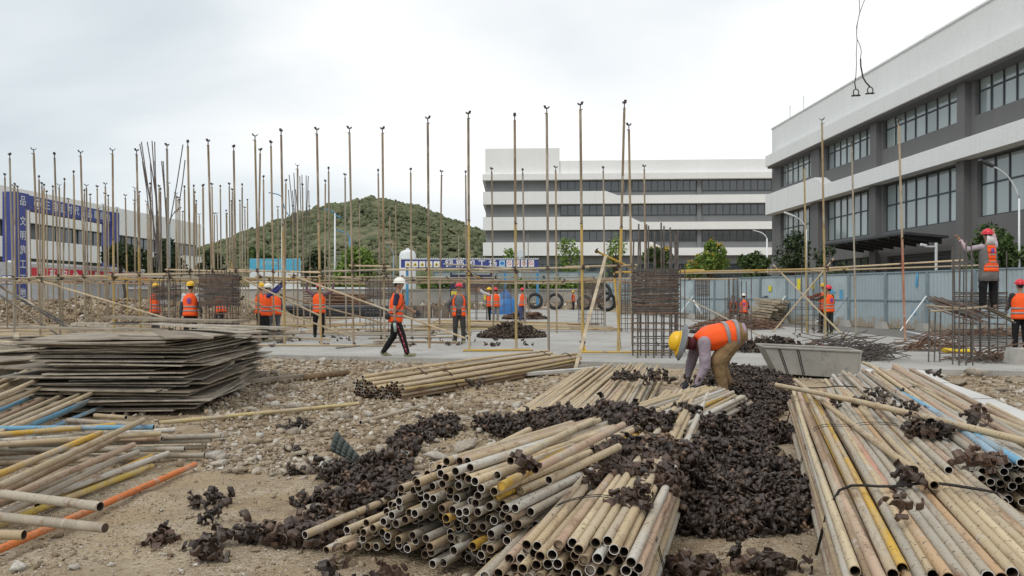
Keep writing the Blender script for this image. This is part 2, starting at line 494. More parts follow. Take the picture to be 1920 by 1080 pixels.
# ------------------------------------------------------------------ hill
M_HILL = None
def make_hill():
    m, nt, bs = mat_new('hill_scrub')
    p = geo_pos(nt)
    c = mixc(nt, ramp(nt, nz(nt, p, 0.035, 6, 0.65), 0.36, 0.64), (0.140, 0.158, 0.090), (0.215, 0.212, 0.130))  # slope tones lightened and flattened, standing in for haze
    c = mixc(nt, ramp(nt, nz(nt, p, 0.012, 3), 0.50, 0.66), c, (0.29, 0.235, 0.16))
    c = mixc(nt, ramp(nt, nz(nt, p, 0.22, 5, 0.7), 0.45, 0.62), c, (0.088, 0.110, 0.060))
    setc(nt, bs, c); bs.inputs['Roughness'].default_value = 1.0; bs.inputs['Specular IOR Level'].default_value = 0.05
    bump(nt, bs, nz(nt, p, 0.3, 6, 0.7), 1.0, 2.0)
    return m
HD = 420.0
prof = [(-400, 520), (100, 500), (250, 490), (330, 478), (372, 465), (440, 441), (540, 408), (600, 388), (640, 381), (680, 375), (720, 372), (770, 384), (830, 404), (870, 419), (905, 429), (960, 448), (1060, 480), (1200, 505), (1500, 530), (2200, 545)]
pxs = np.array([(a - 960) / F * HD for a, _ in prof]); pzs = np.array([CH + (HY - q) / F * HD for _, q in prof])
hx = np.linspace(-330, 330, 260); hy = np.linspace(240, 620, 120)
HX, HYY = np.meshgrid(hx, hy)
def hill_z(x, y):
    ridge = np.interp(x * HD / y, pxs, pzs) * (y / HD) ** .5
    f = np.where(y < HD, np.clip((y - 245) / (HD - 245), 0, 1), np.clip((640 - y) / 220, 0, 1))
    return ridge * np.sin(f * PI / 2) ** 0.9 - 1.5
HZ = hill_z(HX, HYY)
HZ += np.array([1.8 * noise.noise((x * 0.03, y * 0.03, 0)) + 1.1 * noise.noise((x * 0.12, y * 0.12, 3)) for x, y in zip(HX.ravel(), HYY.ravel())]).reshape(HZ.shape) * np.clip(HZ / 12, 0, 1)
ii = np.arange(259 * 119); ii = ii // 259 * 260 + ii % 259
hill = link('hill', np_mesh('hill', np.stack([HX.ravel(), HYY.ravel(), HZ.ravel()], 1), np.stack([ii, ii + 1, ii + 261, ii + 260], 1), make_hill(), None, True)); hill['kind'] = 'structure'
# scrub clumps on the hill
ico = bmesh.new(); bmesh.ops.create_icosphere(ico, subdivisions=2, radius=1)
ICO_V = np.array([v.co[:] for v in ico.verts]); ICO_F = np.array([[v.index for v in f.verts] for f in ico.faces]); ico.free()
n = 9000
bx = NR.uniform(-190, 60, n); by = NR.uniform(262, 432, n)
bz = hill_z(bx, by)
keep = (bz > 1.5) & (np.array([noise.noise((x * 0.025, y * 0.025, 8)) for x, y in zip(bx, by)]) > -0.22)
bx, by, bz = bx[keep], by[keep], bz[keep]; n = len(bx)
sh = [(ICO_V * (1 + 0.38 * NR.normal(size=(42, 1))).clip(0.4, 1.7), ICO_F) for _ in range(6)]
sc_ = NR.uniform(0.3, 1.05, (n, 1)) * np.array([[1.15, 1.15, 0.95]]) * np.where(NR.uniform(size=(n, 1)) < 0.07, 2.1, 1.0)
M_SCRUB = make_tinted('scrub_leaves', (0.105, 0.125, 0.072), (0.150, 0.168, 0.094), (0.215, 0.212, 0.125), 1.0, 0, 1.5, 0.05)  # scrub kept pale and low in contrast, haze put into the colour
link('hill_scrub', scatter('hill_scrub', sh, np.stack([bx, by, bz + 0.2], 1), sc_, rand_rots(n), M_SCRUB, NR.uniform(0, 1, n)))['kind'] = 'stuff'

# ------------------------------------------------------------------ right-hand building (grey, white bands)
def RB(D, z, out=0.0):
    """point of the wall plane at distance D, height z, out = metres proud of the wall"""
    return Vector((22.0 + 0.0268 * (67.4 - D) - out, D, z))
DP = lambda px: 35548.0 / (px - 920.0)          # distance of the wall at a photo column
bld = thing('office_building', RB(45, 0), 'dark grey three storey building with broad white bands and gridded windows behind the blue hoarding', 'building')
D0, D1 = 67.4, 24.0                              # far corner, near end outside the frame
WZ = [(10.3, 12.2), (5.28, 8.15)]
groups_up = [(1463, 1522, 6), (1548, 1632, 7), (1655, 1795, 7), (1828, 2010, 7), (2060, 2330, 7)]
groups_lo = [(1463, 1523, 6), (1548, 1634, 7), (1656, 1796, 7), (1832, 2010, 6), (2060, 2330, 7)]
def wall_with_holes(b, holes, z0, z1, Da, Db, mi=0):
    """wall strip between two heights with rectangular openings (Dfar, Dnear, zlo, zhi), 0.35 m deep reveals"""
    hs = sorted(holes, key=lambda h: -h[0]); cur = Da
    def q(a, c, zl, zh):
        if a - c > 1e-3 and zh - zl > 1e-3: b.quad(RB(a, zl), RB(c, zl), RB(c, zh), RB(a, zh), mi)
    for a, c, zl, zh in hs:
        q(cur, a, z0, z1); q(a, c, z0, zl); q(a, c, zh, z1); cur = c
        for (p, r) in (((a, zl), (c, zl)), ((c, zl), (c, zh)), ((c, zh), (a, zh)), ((a, zh), (a, zl))):
            b.quad(RB(p[0], p[1]), RB(p[0], p[1], -0.35), RB(r[0], r[1], -0.35), RB(r[0], r[1]), mi)
    q(cur, Db, z0, z1)
holes_up = [(DP(a), DP(c), WZ[0][0], WZ[0][1]) for a, c, _ in groups_up]
holes_lo = [(DP(a), DP(c), WZ[1][0], WZ[1][1]) for a, c, _ in groups_lo]
gw = [(DP(1468), DP(1530), 1.0, 3.9), (DP(1556), DP(1634), 1.0, 3.9), (DP(1830), DP(1900), 1.0, 3.9)]
door = (DP(1663), DP(1783), 0.0, 3.8)
b = MB()
wall_with_holes(b, holes_up, 9.0, 12.5, D0, D1); wall_with_holes(b, holes_lo, 4.6, 8.4, D0, D1)
wall_with_holes(b, gw + [door], 0.0, 4.6, D0, D1); b.quad(RB(D0, 8.4), RB(D1, 8.4), RB(D1, 9.0), RB(D0, 9.0))
b.quad(RB(D0, 0), RB(D0, 12.5), RB(D0, 12.5, -40), RB(D0, 0, -40)); b.quad(RB(D1, 0), RB(D1, 12.5), RB(D1, 12.5, -40), RB(D1, 0, -40))
b.build('wall', M_GREY, bld)
for a, c in ((1640, 1652), (1805, 1820), (1528, 1543)):       # pilasters
    b = MB(); b.prism([RB(DP(a), 0.0, 0.002), RB(DP(c), 0.0, 0.002), RB(DP(c), 0.0, 0.35), RB(DP(a), 0.0, 0.35)], (0, 0, 8.19)); b.build('pilaster', M_GREY, bld)
    b = MB(); b.prism([RB(DP(a), 9.15, 0.002), RB(DP(c), 9.15, 0.002), RB(DP(c), 9.15, 0.3), RB(DP(a), 9.15, 0.3)], (0, 0, 3.04)); b.build('pilaster', M_GREY, bld)
b = MB()                                                       # roof-level cornice band and the parapet set back above it
b.prism([RB(66.7, 12.2, 0.8), RB(D1, 12.2, 0.8), RB(D1, 12.2, -2.0), RB(66.7, 12.2, -2.0)], (0, 0, 0.9)); b.build('cornice', M_WHITE, bld)
b = MB(); b.prism([RB(66.7, 12.06, 0.62), RB(D1, 12.06, 0.62), RB(D1, 12.06, -0.2), RB(66.7, 12.06, -0.2)], (0, 0, 0.139)); b.build('soffit', M_GREY, bld)
b = MB(); b.prism([RB(67.4, 13.1, 0.0), RB(D1, 13.1, 0.0), RB(D1, 13.1, -30), RB(67.4, 13.1, -30)], (0, 0, 2.4)); b.build('parapet', M_WHITE, bld)
b = MB(); b.prism([RB(67.5, 15.5, 0.06), RB(D1, 15.5, 0.06), RB(D1, 15.5, -30), RB(67.5, 15.5, -30)], (0, 0, 0.10)); b.build('coping', M_WHITE, bld)
b = MB()                                                       # middle band: deeper at the far end, sloped step, then shallow
face = [(66.7, 8.2), (D1, 8.2), (D1, 9.12), (55.0, 9.12), (56.6, 9.85), (66.7, 9.85)]
b.prism([RB(d, z, 0.8) for d, z in face], (0.8 + 0.3, 0, 0)); b.build('balcony_band', M_WHITE, bld)
b = MB(); b.box2(RB(62.0, 15.6, -0.5), RB(61.9, 17.0, -0.58)); b.build('roof_mast', M_POLEW, bld)
b = MB(); b.box2(RB(64.8, 15.6, -0.5), RB(64.7, 16.9, -0.58)); b.build('roof_mast', M_POLEW, bld)
b = MB(); b.ell(RB(44.5, 15.6, -0.8), Vector((.5, 0, 0)), Vector((0, .5, 0)), Vector((0, 0, .55)), 10, 4, 0, 0, 90); b.build('roof_vent', M_POLEW, bld)
def window_grid(px0, px1, n, z0, z1, zt, parent, mat=M_GLASS):
    """a gridded window in the wall: frame, mullions as one part with each pane a sub-part"""
    a, c = DP(px0), DP(px1)
    f = MB(); t = 0.045; o0, o1 = -0.30, -0.20
    cols = [a + (c - a) * i / n for i in range(n + 1)]
    for d in cols: f.prism([RB(d + t, z0, o0), RB(d - t, z0, o0), RB(d - t, z0, o1), RB(d + t, z0, o1)], (0, 0, z1 - z0))
    for z in (z0, zt, z1 - 0.08):
        for i in range(n): f.prism([RB(cols[i] - t - .002, z, o0), RB(cols[i + 1] + t + .002, z, o0), RB(cols[i + 1] + t + .002, z, o1 - .01), RB(cols[i] - t - .002, z, o1 - .01)], (0, 0, 0.08))
    w = f.build('window', M_FRAME, parent)
    for i in range(n):
        for zl, zh in ((z0 + .08, zt), (zt + .08, z1 - .08)):
            p = MB(); jt = U(-.006, .006)
            p.prism([RB(cols[i] - t, zl, -.27 + jt), RB(cols[i + 1] + t, zl, -.27 - jt), RB(cols[i + 1] + t, zl, -.25 - jt), RB(cols[i] - t, zl, -.25 + jt)], (0, 0, zh - zl)); p.build('pane', mat, w)
for a, c, n_ in groups_up: window_grid(a, c, n_, WZ[0][0], WZ[0][1], 11.45, bld)
for a, c, n_ in groups_lo: window_grid(a, c, n_, WZ[1][0], WZ[1][1], 6.85, bld)
window_grid(1468, 1530, 5, 1.0, 3.9, 2.9, bld, M_GLASSD); window_grid(1556, 1634, 6, 1.0, 3.9, 2.9, bld, M_GLASSD); window_grid(1830, 1900, 5, 1.0, 3.9, 2.9, bld, M_GLASSD)
M_SHUT = plain('shutter_grey', (0.085, 0.09, 0.095), 0.5, 0.2)
dr = MB(); dr.prism([RB(door[0], 0, -.34), RB(door[1], 0, -.34), RB(door[1], 0, -.30), RB(door[0], 0, -.30)], (0, 0, 3.8)); dr = dr.build('shutter_door', M_SHUT, bld)
for i in range(19):
    s = MB(); z = 0.05 + i * 0.2
    s.prism([RB(door[0] - .02, z, -.30), RB(door[0] - .02, z + .17, -.30), RB(door[0] - .02, z + .13, -.25), RB(door[0] - .02, z + .04, -.25)], RB(door[1] + .02, z, -.30) - RB(door[0] - .02, z, -.30)); s.build('slat', M_SHUT, dr)
can = MB(); ca, cc = DP(1622), DP(1792)
can.prism([RB(ca, 4.42, .36), RB(cc, 4.42, .36), RB(cc, 4.62, 2.6), RB(ca, 4.62, 2.6)], (0, 0, 0.12)); can = can.build('canopy', M_FRAME, bld)
for i in range(8):
    d = ca + (cc - ca) * (i + .5) / 8
    s = MB(); s.prism([RB(d, 4.15, .36), RB(d, 4.41, .36), RB(d, 4.60, 2.5), RB(d, 4.50, 2.5)], (0, 0.12, 0)); s.build('bracket', M_FRAME, can)
b = MB(); b.tube(RB(DP(1538), 0.3, .08), RB(DP(1538), 8.1, .08), .07, None, 8); b.build('downpipe', M_FRAME, bld)

# ------------------------------------------------------------------ building at the back (white bands, four storeys)
BD = 124.0
def BB(px, z, out=0.0):
    """point on the far facade at photo column px; out = metres towards the camera"""
    D = BD - (px - 905) / 537.0 * 2.5
    return Vector(((px - 960) / F * D, D - out, z))
bb = thing('back_building', BB(1170, 0), 'pale four storey building with stacked white bands at the far end of the site', 'building')
XL, XR = 905, 1490
def slabx(name, px0, px1, z0, z1, out, back, mat):
    b = MB(); b.prism([BB(px0, z0, out), BB(px1, z0, out), BB(px1, z0, -back), BB(px0, z0, -back)], (0, 0, z1 - z0)); return b.build(name, mat, bb)
slabx('wall', 911, XR, 0.0, 20.0, 0.0, 22, M_GREY2)
def band(name, pts, out=1.0):
    b = MB(); b.prism([BB(px, z, out) for px, z in pts], (0, out + 21, 0)); return b.build(name, M_WHITE2, bb)
band('cornice', [(XL, 19.2), (XR, 19.2), (XR, 20.12), (XL, 20.12)], 1.1)
slabx('tower', 910, 1049, 20.13, 24.2, 0.3, 18, M_WHITE2); slabx('parapet', 1049.6, XR, 20.13, 22.25, 0.1, 20, M_WHITE2)
band('balcony_band', [(906, 15.5), (XR, 15.5), (XR, 16.75), (1157, 16.75), (1135, 17.42), (906, 17.42)])
band('balcony_band', [(906, 11.5), (XR, 11.5), (XR, 12.65), (1199, 12.65), (1178, 13.5), (906, 13.5)])
band('balcony_band', [(906, 7.55), (XR, 7.55), (XR, 8.7), (1242, 8.7), (1220, 9.6), (906, 9.6)])
for z0, z1 in ((17.43, 19.1), (13.6, 15.4), (9.7, 11.4)):
    for px0, px1, n_ in ((1051, 1173, 9), (1185, 1305, 10), (1316, 1486, 13)):
        f = MB(); zlo = z1 - 1.55
        for i in range(n_ + 1):
            q = px0 + (px1 - px0) * i / n_
            f.prism([BB(q - .6, zlo, .02), BB(q + .6, zlo, .02), BB(q + .6, zlo, .12), BB(q - .6, zlo, .12)], (0, 0, z1 - zlo))
        f.prism([BB(px0 - .7, z1 - .09, .021), BB(px1 + .7, z1 - .09, .021), BB(px1 + .7, z1 - .09, .14), BB(px0 - .7, z1 - .09, .14)], (0, 0, .08))
        f.prism([BB(px0 - .7, zlo - .08, .021), BB(px1 + .7, zlo - .08, .021), BB(px1 + .7, zlo - .08, .14), BB(px0 - .7, zlo - .08, .14)], (0, 0, .08))
        w = f.build('window', M_FRAME, bb)
        for i in range(n_):
            q0, q1 = px0 + (px1 - px0) * i / n_ + .6, px0 + (px1 - px0) * (i + 1) / n_ - .6
            p = MB(); p.prism([BB(q0, zlo, .03), BB(q1, zlo, .03), BB(q1, zlo, .06), BB(q0, zlo, .06)], (0, 0, z1 - zlo - .09)); p.build('pane', M_GLASSD, w)
    slabx('pier', 1306.5, 1314.5, z0 - 1.9 if z0 > 17 else z0 - 1.0, z1 + .02, .25, 0, M_GREY2)
for px0, px1, n_ in ((1000, 1052, 3), (1090, 1175, 5), (1195, 1300, 6), (1318, 1440, 7)):       # ground floor openings
    f = MB(); z1, z0 = 6.2, 1.0
    for i in range(n_ + 1):
        q = px0 + (px1 - px0) * i / n_
        f.prism([BB(q - .8, z0, .02), BB(q + .8, z0, .02), BB(q + .8, z0, .14), BB(q - .8, z0, .14)], (0, 0, z1 - z0))
    f.prism([BB(px0 - .9, z1, .02), BB(px1 + .9, z1, .02), BB(px1 + .9, z1, .15), BB(px0 - .9, z1, .15)], (0, 0, .12))
    f.prism([BB(px0 - .9, z0 - .12, .02), BB(px1 + .9, z0 - .12, .02), BB(px1 + .9, z0 - .12, .15), BB(px0 - .9, z0 - .12, .15)], (0, 0, .12))
    w = f.build('window', M_FRAME, bb)
    for i in range(n_):
        q0, q1 = px0 + (px1 - px0) * i / n_ + .8, px0 + (px1 - px0) * (i + 1) / n_ - .8
        p = MB(); p.prism([BB(q0, z0, .03), BB(q1, z0, .03), BB(q1, z0, .06), BB(q0, z0, .06)], (0, 0, z1 - z0)); p.build('pane', M_GLASSD, w)

# ------------------------------------------------------------------ left-hand building behind the blue gate
def LB(D, z, out=0.0):
    return Vector((-51.0 + (D - 79) * 0.0605 + out, D, z))
lb = thing('left_building', LB(100, 0), 'long white and grey banded building behind the blue site gate', 'building')
LP = lambda px: None
la, lc = 60.0, 122.0
def lband(name, z0, z1, out, mat, a=la, c=lc):
    b = MB(); b.prism([LB(a, z0, out), LB(c, z0, out), LB(c, z0, -20), LB(a, z0, -20)], (0, 0, z1 - z0)); return b.build(name, mat, lb)
lband('wall', 0, 11.0, 0.0, M_GREY2)
lband('parapet', 9.0, 12.3, 0.8, M_WHITE2); lband('balcony_band', 5.3, 7.3, 0.8, M_WHITE2); lband('plinth', 0.0, 1.0, 0.3, M_GREY2)
for z0, z1 in ((7.4, 8.9), (1.6, 4.9)):
    for k in range(6):
        a, c = 62 + k * 10, 71 + k * 10; n_ = 6
        f = MB()
        for i in range(n_ + 1):
            d = a + (c - a) * i / n_; f.prism([LB(d - .06, z0, .02), LB(d + .06, z0, .02), LB(d + .06, z0, .12), LB(d - .06, z0, .12)], (0, 0, z1 - z0))
        for zz in (z0 - .08, z1): f.prism([LB(a - .07, zz, .02), LB(c + .07, zz, .02), LB(c + .07, zz, .13), LB(a - .07, zz, .13)], (0, 0, .08))
        w = f.build('window', M_FRAME, lb)
        for i in range(n_):
            d0, d1 = a + (c - a) * i / n_ + .06, a + (c - a) * (i + 1) / n_ - .06
            p = MB(); p.prism([LB(d0, z0, .03), LB(d1, z0, .03), LB(d1, z0, .06), LB(d0, z0, .06)], (0, 0, z1 - z0)); p.build('pane', M_GLASSD, w)

# ------------------------------------------------------------------ blue gate with lettering
gx0 = -32.0
M_GATEL = plain('faded_white_print', (0.52, 0.55, 0.62), 0.6)
gate = thing('site_gate', (gx0, 57, 0), 'tall blue steel gate arch with white lettering in front of the left-hand white building', 'gate')
b = MB(); b.box2((gx0 - .25, 50.4, 0), (gx0 + .6, 51.8, 8.05)); b.build('pillar', M_SIGNB, gate)
b = MB(); b.box2((gx0 - .25, 62.6, 0), (gx0 + .6, 63.7, 8.05)); b.build('pillar', M_SIGNB, gate)
b = MB(); b.prism([(gx0 - .2, 51.81, 7.05), (gx0 + .5, 51.81, 7.05), (gx0 + .5, 51.81, 8.0), (gx0 - .2, 51.81, 8.0)], (0, 10.78, 0)); b.build('beam', M_SIGNB, gate)
def gl(txt, y, z, s, nm='lettering'):
    letters(nm, txt, s * .85, plane_m((gx0 + .62, y, z), (0, 1, 0), (0, 0, 1)), M_GATEL, gate, .012)
for i, ch in enumerate('三创造时代精品建绿色'):
    y = 54.0 + i * .9
    letters('lettering', ch, .66, plane_m((gx0 + .52, y, 7.52), (0, 1, 0), (0, 0, 1)), M_GATEL, gate, .012)
gl('品', 51.1, 7.5, .8)
b = MB(); c_ = Vector((gx0 + .52, 52.8, 7.52)); b.path([c_ + Vector((0, .3 * math.cos(a * PI / 6), .3 * math.sin(a * PI / 6))) for a in range(12)], .05, 5, False, 0, True); b.box(c_, (.03, .2, .3)); b.build('emblem', M_SIGNW, gate)
for i, ch in enumerate('文明施工工地'): gl(ch, 51.1, 6.2 - i * .92, .74)
for i, ch in enumerate('安全第一'): gl(ch, 63.2, 4.9 - i * .8, .62)
b = MB(); b.box2((gx0 + .602, 51.55, 0), (gx0 + .64, 51.8, 7.0)); b.build('white_edge', M_SIGNW, gate)

# banner and site wall on the left
sw = thing('site_wall', (-31.5, 60, 0), 'pale grey site wall carrying the red banner below the blue gate', 'wall')
b = MB(); b.prism([(-34.9, 44, 0), (-31.45, 50, 0), (-31.2, 78, 0), (-31.35, 78, 0), (-31.6, 50, 0), (-35.05, 44, 0)], (0, 0, 3.55)); b.build('wall', plain('pale_grey_paint', (0.46, 0.48, 0.49), 0.7), sw)
b = MB(); b.prism([(-31.46, 50, 3.551), (-31.16, 78, 3.551), (-31.36, 78, 3.551), (-31.66, 50, 3.551)], (0, 0, .12)); b.build('coping', M_POLEW, sw)
bn = thing('red_banner', (-31.4, 60, 2.4), 'long red banner with white characters on the pale site wall', 'banner')
b = MB(); b.prism([(-31.40, 52.0, 2.42), (-31.37, 52.0, 2.42), (-31.37, 52.0, 3.3), (-31.40, 52.0, 3.3)], (.16, 17.5, 0)); b.build('cloth', M_SIGNR, bn)
for i, ch in enumerate('提高安全质量建设文明工地'):
    y = 52.9 + i * 1.42
    letters('lettering', ch, .72, plane_m((-31.36 + (y - 52) * .00915, y, 2.86), (.00915, 1, 0), (0, 0, 1)), M_SIGNW, bn, .012)
ns = thing('notice_board', (-33.5, 47.0, 0), 'small white and blue notice boards at the edge of the site wall', 'sign')
for i in range(2):
    b = MB(); q = P(8 + i * 10.5, 525, 46.5); b.box(q, (.3, .05, .55)); o = b.build('board', M_SIGNB, ns)
    for k in range(2): b = MB(); b.box(q + Vector((0, -.03, .13 - .26 * k)), (.2, .01, .18)); b.build('notice', M_SIGNW, o)

# ------------------------------------------------------------------ blue-grey hoarding on the right
def make_hoard():
    """coated steel with per-panel tint, mud splashes and rust runs"""
    m, nt, bs = mat_new('hoarding_steel'); p = geo_pos(nt); oi = nt.nodes.new('ShaderNodeObjectInfo')
    c = mixc(nt, oi.outputs['Random'], (.31, .375, .40), (.40, .47, .49))
    c = mixc(nt, ramp(nt, nz(nt, p, .8, 6, .65), .45, .75), c, (.27, .31, .32))
    sx = nt.nodes.new('ShaderNodeSeparateXYZ'); nt.links.new(p, sx.inputs[0])
    mr_ = nd(nt, 'ShaderNodeMapRange'); nt.links.new(sx.outputs[2], mr_.inputs['Value'])
    for k, v_ in (('From Min', .1), ('From Max', 1.1), ('To Min', .36), ('To Max', -.25)): mr_.inputs[k].default_value = v_
    a_ = nd(nt, 'ShaderNodeMath', operation='ADD'); nt.links.new(nz(nt, p, 3.5, 6, .7), a_.inputs[0]); nt.links.new(mr_.outputs[0], a_.inputs[1])
    c = mixc(nt, ramp(nt, a_.outputs[0], .62, .80), c, (.30, .25, .19))
    setc(nt, bs, c); bs.inputs['Roughness'].default_value = .6
    return m
M_HOARD = make_hoard()
M_POST = plain('hoarding_post', (0.22, 0.28, 0.31), 0.6, 0.1, 0.12, 2)
def fence(name, label, A, B, zb, H, w, step_w=None, brace=True):
    A, B = Vector((*A, zb)), Vector((*B, zb)); d = (B - A); L = d.length; d.normalize(); nrm = Vector((d.y, -d.x, 0))
    if nrm.y > 0: nrm = -nrm
    t = thing(name, A + d * (L / 2), label, 'fence'); n_ = int(round(L / w)); w = L / n_
    for i in range(n_):
        p = A + d * (i * w + .035); q = A + d * ((i + 1) * w - .035); m_ = 12; pts = []
        jit = U(-.015, .015)
        for k in range(m_ * 4 + 1):
            s = k / (m_ * 4); o = (0, .014, .014, 0)[k % 4] + jit
            pts.append(p + (q - p) * s + nrm * o)
        b = MB()
        for a, c in zip(pts[:-1], pts[1:]): b.quad(a + Vector((0, 0, .06)), c + Vector((0, 0, .06)), c + Vector((0, 0, H)), a + Vector((0, 0, H)))
        b.build('panel', M_HOARD, t)
    for i in range(n_ + 1):
        p = A + d * (i * w); b = MB(); b.box(p + nrm * .06 + Vector((0, 0, H / 2 + .03)), (.09, .09, H + .06)); pt = b.build('post', M_POST, t)
        if brace:
            b = MB(); f0 = p + nrm * .12; b.prism([f0 + d * -.3, f0 + d * .3, f0 + d * .12 + Vector((0, 0, .32)), f0 - d * .12 + Vector((0, 0, .32))], nrm * .3); b.build('foot_block', M_CONC, pt)
            if i % 2 == 0:
                b = MB(); b.tube(p + nrm * .1 + Vector((0, 0, 1.45)), p + nrm * 1.25 + d * .2 + Vector((0, 0, .02)), .03, None, 6); b.build('brace', M_POLEW if i % 4 else M_POST, pt)
    for z in (H + .03, H * .52):
        b = MB(); r_ = Matrix.Rotation(math.atan2(d.y, d.x), 3, 'Z'); b.box(A + d * (L / 2) + nrm * .02 + Vector((0, 0, z)), (L, .07, .06), r_); b.build('rail', M_POST, t)
    return t, A, d, nrm
FX = lambda D: 18.6 - 0.326 * (D - 29)
hf, fA, fd, fn = fence('site_hoarding', 'long blue-grey corrugated steel hoarding in front of the dark grey building', (FX(20), 20), (FX(57), 57), 0.0, 2.45, 2.3)
fence('far_hoarding', 'pale blue steel hoarding on top of the far concrete wall', (FX(57) + .2, 57.4), (9.6, 86), 1.0, 1.9, 2.6, None, False)
fence('back_hoarding', 'pale blue corrugated hoarding behind the distant hedge below the pale building', (9.5, 86.3), (-8.5, 86.3), 2.0, 1.95, 2.4, None, False)
M_SPRAY = plain('blue_spray', (0.10, 0.34, 0.52), 0.6)
M_DARKM = plain('dark_mark', (0.05, 0.06, 0.07), 0.6)
def on_fence(D, z):
    return Vector((FX(D), D, z)) + fn * .036
for D_, z_, pts in ((37.9, 1.25, [(-.12, 0), (.1, 0), (.1, .5), (-.12, .5)]), (38.6, 1.55, [(-.3, 0), (.4, .05), (.1, .22)]), (33.6, 1.9, [(-.1, 0), (.02, -.1), (.1, .5), (0, .6)]), (33.8, .75, [(-.1, 0), (.2, -.1), (.1, .12)]), (43.5, 1.35, [(-.4, 0), (.3, .02), (.1, .12)]), (46.3, 1.35, [(-.2, 0), (.3, .02), (.1, .09)])):
    b = MB(); b.prism([on_fence(D_, z_) - fd * x + Vector((0, 0, y)) for x, y in pts], fn * .004); o = b.build('spray_mark', M_SPRAY if D_ < 43 else M_DARKM, hf)
for px, py in ((1499, 533), (1527, 537), (1895 - 410, 0), (1445, 541)):
    if not py: continue
    D_ = 28.05 / ((px - 960) / F + .326); q = on_fence(D_, CH + (HY - py) / F * D_)
    ys = thing('warning_notice', q, {1499: 'larger yellow notice fixed on the hoarding left of the two paired workers', 1527: 'yellow notice on the hoarding just behind the paired workers', 1445: 'faint small yellow notice on a far hoarding panel above the timber stack'}[px], 'notice', 'yellow notices on the hoarding')
    b = MB(); s_ = .55 if px < 1500 and px > 1450 else .3; b.prism([q - fd * .12 + fn * .001 + Vector((0, 0, -s_ / 2)), q + fd * .12 + fn * .001 + Vector((0, 0, -s_ / 2)), q + fd * .12 + fn * .001 + Vector((0, 0, s_ / 2)), q - fd * .12 + fn * .001 + Vector((0, 0, s_ / 2))], fn * .02); b.build('sheet', plain('notice_yellow', (0.72, 0.62, 0.03), 0.5), ys)

# far retaining wall, sign shed, tank, kerb
rw = thing('retaining_wall', (2, 81, 0), 'low stained concrete wall across the back of the site under the pale hoarding', 'wall')
b = MB(); b.box2((-11, 80.6, 0), (10.2, 81.2, 1.95)); b.build('wall', M_CONC, rw)
b = MB(); b.box2((-11.1, 80.5, 1.952), (10.2, 81.3, 2.12)); b.build('coping', M_CONC, rw)
b = MB(); b.prism([(-60, 81.22, 0), (9.5, 81.22, 0), (9.5, 81.22, 2.0), (-60, 81.22, 2.0)], (0, 60, 0)); b.build('terrace', plain('terrace_grass', (0.10, 0.12, 0.05), 1.0, 0, .3, .5))['kind'] = 'structure'
kb = thing('site_kerb', (-18, 62, 0), 'long pale concrete kerb wall behind the stacked dark tubes', 'wall')
b = MB(); b.box2((-30, 62, 0), (-8.6, 62.4, 1.95)); b.build('wall', M_CONC, kb)
b = MB(); b.box2((-30, 61.9, 1.952), (-8.6, 62.5, 2.1)); b.build('coping', M_POLEW, kb)

SD = 79.0
shed = thing('rebar_shed', P(880, 560, SD), 'long blue fascia sign of the rebar yard with white characters and picture plates', 'sign')
q0, q1 = P(752, 488, SD), P(1009, 502, SD)
b = MB(); b.box2((q0.x, SD - .1, q1.z), (q1.x, SD + .1, q0.z + .05)); b.build('fascia', M_SIGNB, shed)
for i, ch in enumerate('钢筋加工场'):
    letters('lettering', ch, .82, plane_m(P(842 + i * 20.5, 495, SD - .11), (1, 0, 0), (0, 0, 1)), M_SIGNW, shed, .016)
for i in range(5):
    b = MB(); c_ = P(765 + i * 13.4, 495.5, SD - .13); b.box(c_, (.58, .03, .6)); o = b.build('sign_plate', M_SIGNW, shed)
    b = MB(); b.prism([c_ + Vector((-.22, -.02, -.17)), c_ + Vector((.22, -.02, -.17)), c_ + Vector((0, -.02, .22))], (0, -.012, 0)); b.build('triangle', M_SIGNY, o)
    b = MB(); b.prism([c_ + Vector((-.09, -.034, -.1)), c_ + Vector((.09, -.034, -.1)), c_ + Vector((0, -.034, .08))], (0, -.008, 0)); b.build('mark', M_BLACK, o)
for i in range(5):
    b = MB(); c_ = P(941.5 + i * 13.6, 494, SD - .13); b.box(c_, (.58, .03, .66)); o = b.build('sign_plate', M_SIGNW if i else plain('sign_cyan', (0.35, 0.55, 0.72), .6), shed)
    b = MB()
    if i == 0: b.ell(c_ + Vector((0, -.02, .02)), Vector((.2, 0, 0)), Vector((0, .012, 0)), Vector((0, 0, .16)), 10, 6); b.build('mark', plain('sign_midblue', (0.03, 0.2, 0.5), .6), o)
    else:
        b.path([c_ + Vector((.19 * math.cos(a * PI / 6), -.022, .04 + .19 * math.sin(a * PI / 6))) for a in range(12)], .022, 4, False, 0, True)
        b.tube(c_ + Vector((-.13, -.022, .17)), c_ + Vector((.13, -.022, -.09)), .022, None, 4); b.build('mark', M_SIGNR, o)
for px in (763, 947, 1008): b = MB(); x = P(px, 500, SD).x; b.box2((x - .12, SD + .12, 0), (x + .12, SD + .34, 4.2)); b.build('post', M_POLEB, shed)
b = MB(); b.box2((q0.x, SD - .05, q0.z + .06), (q1.x, SD + 1.4, q0.z + .16))
for i in range(60): x = q0.x + (q1.x - q0.x) * i / 59; b.box((x, SD - .12, q0.z + .17), (.09, .2, .10))
b.build('roof', M_POLEW, shed)
tk = thing('white_tank', P(765, 500, 96), 'white dome-topped storage tank behind the blue sign', 'tank')
b = MB(); c_ = P(764.5, 500, 96); r_ = 1.0
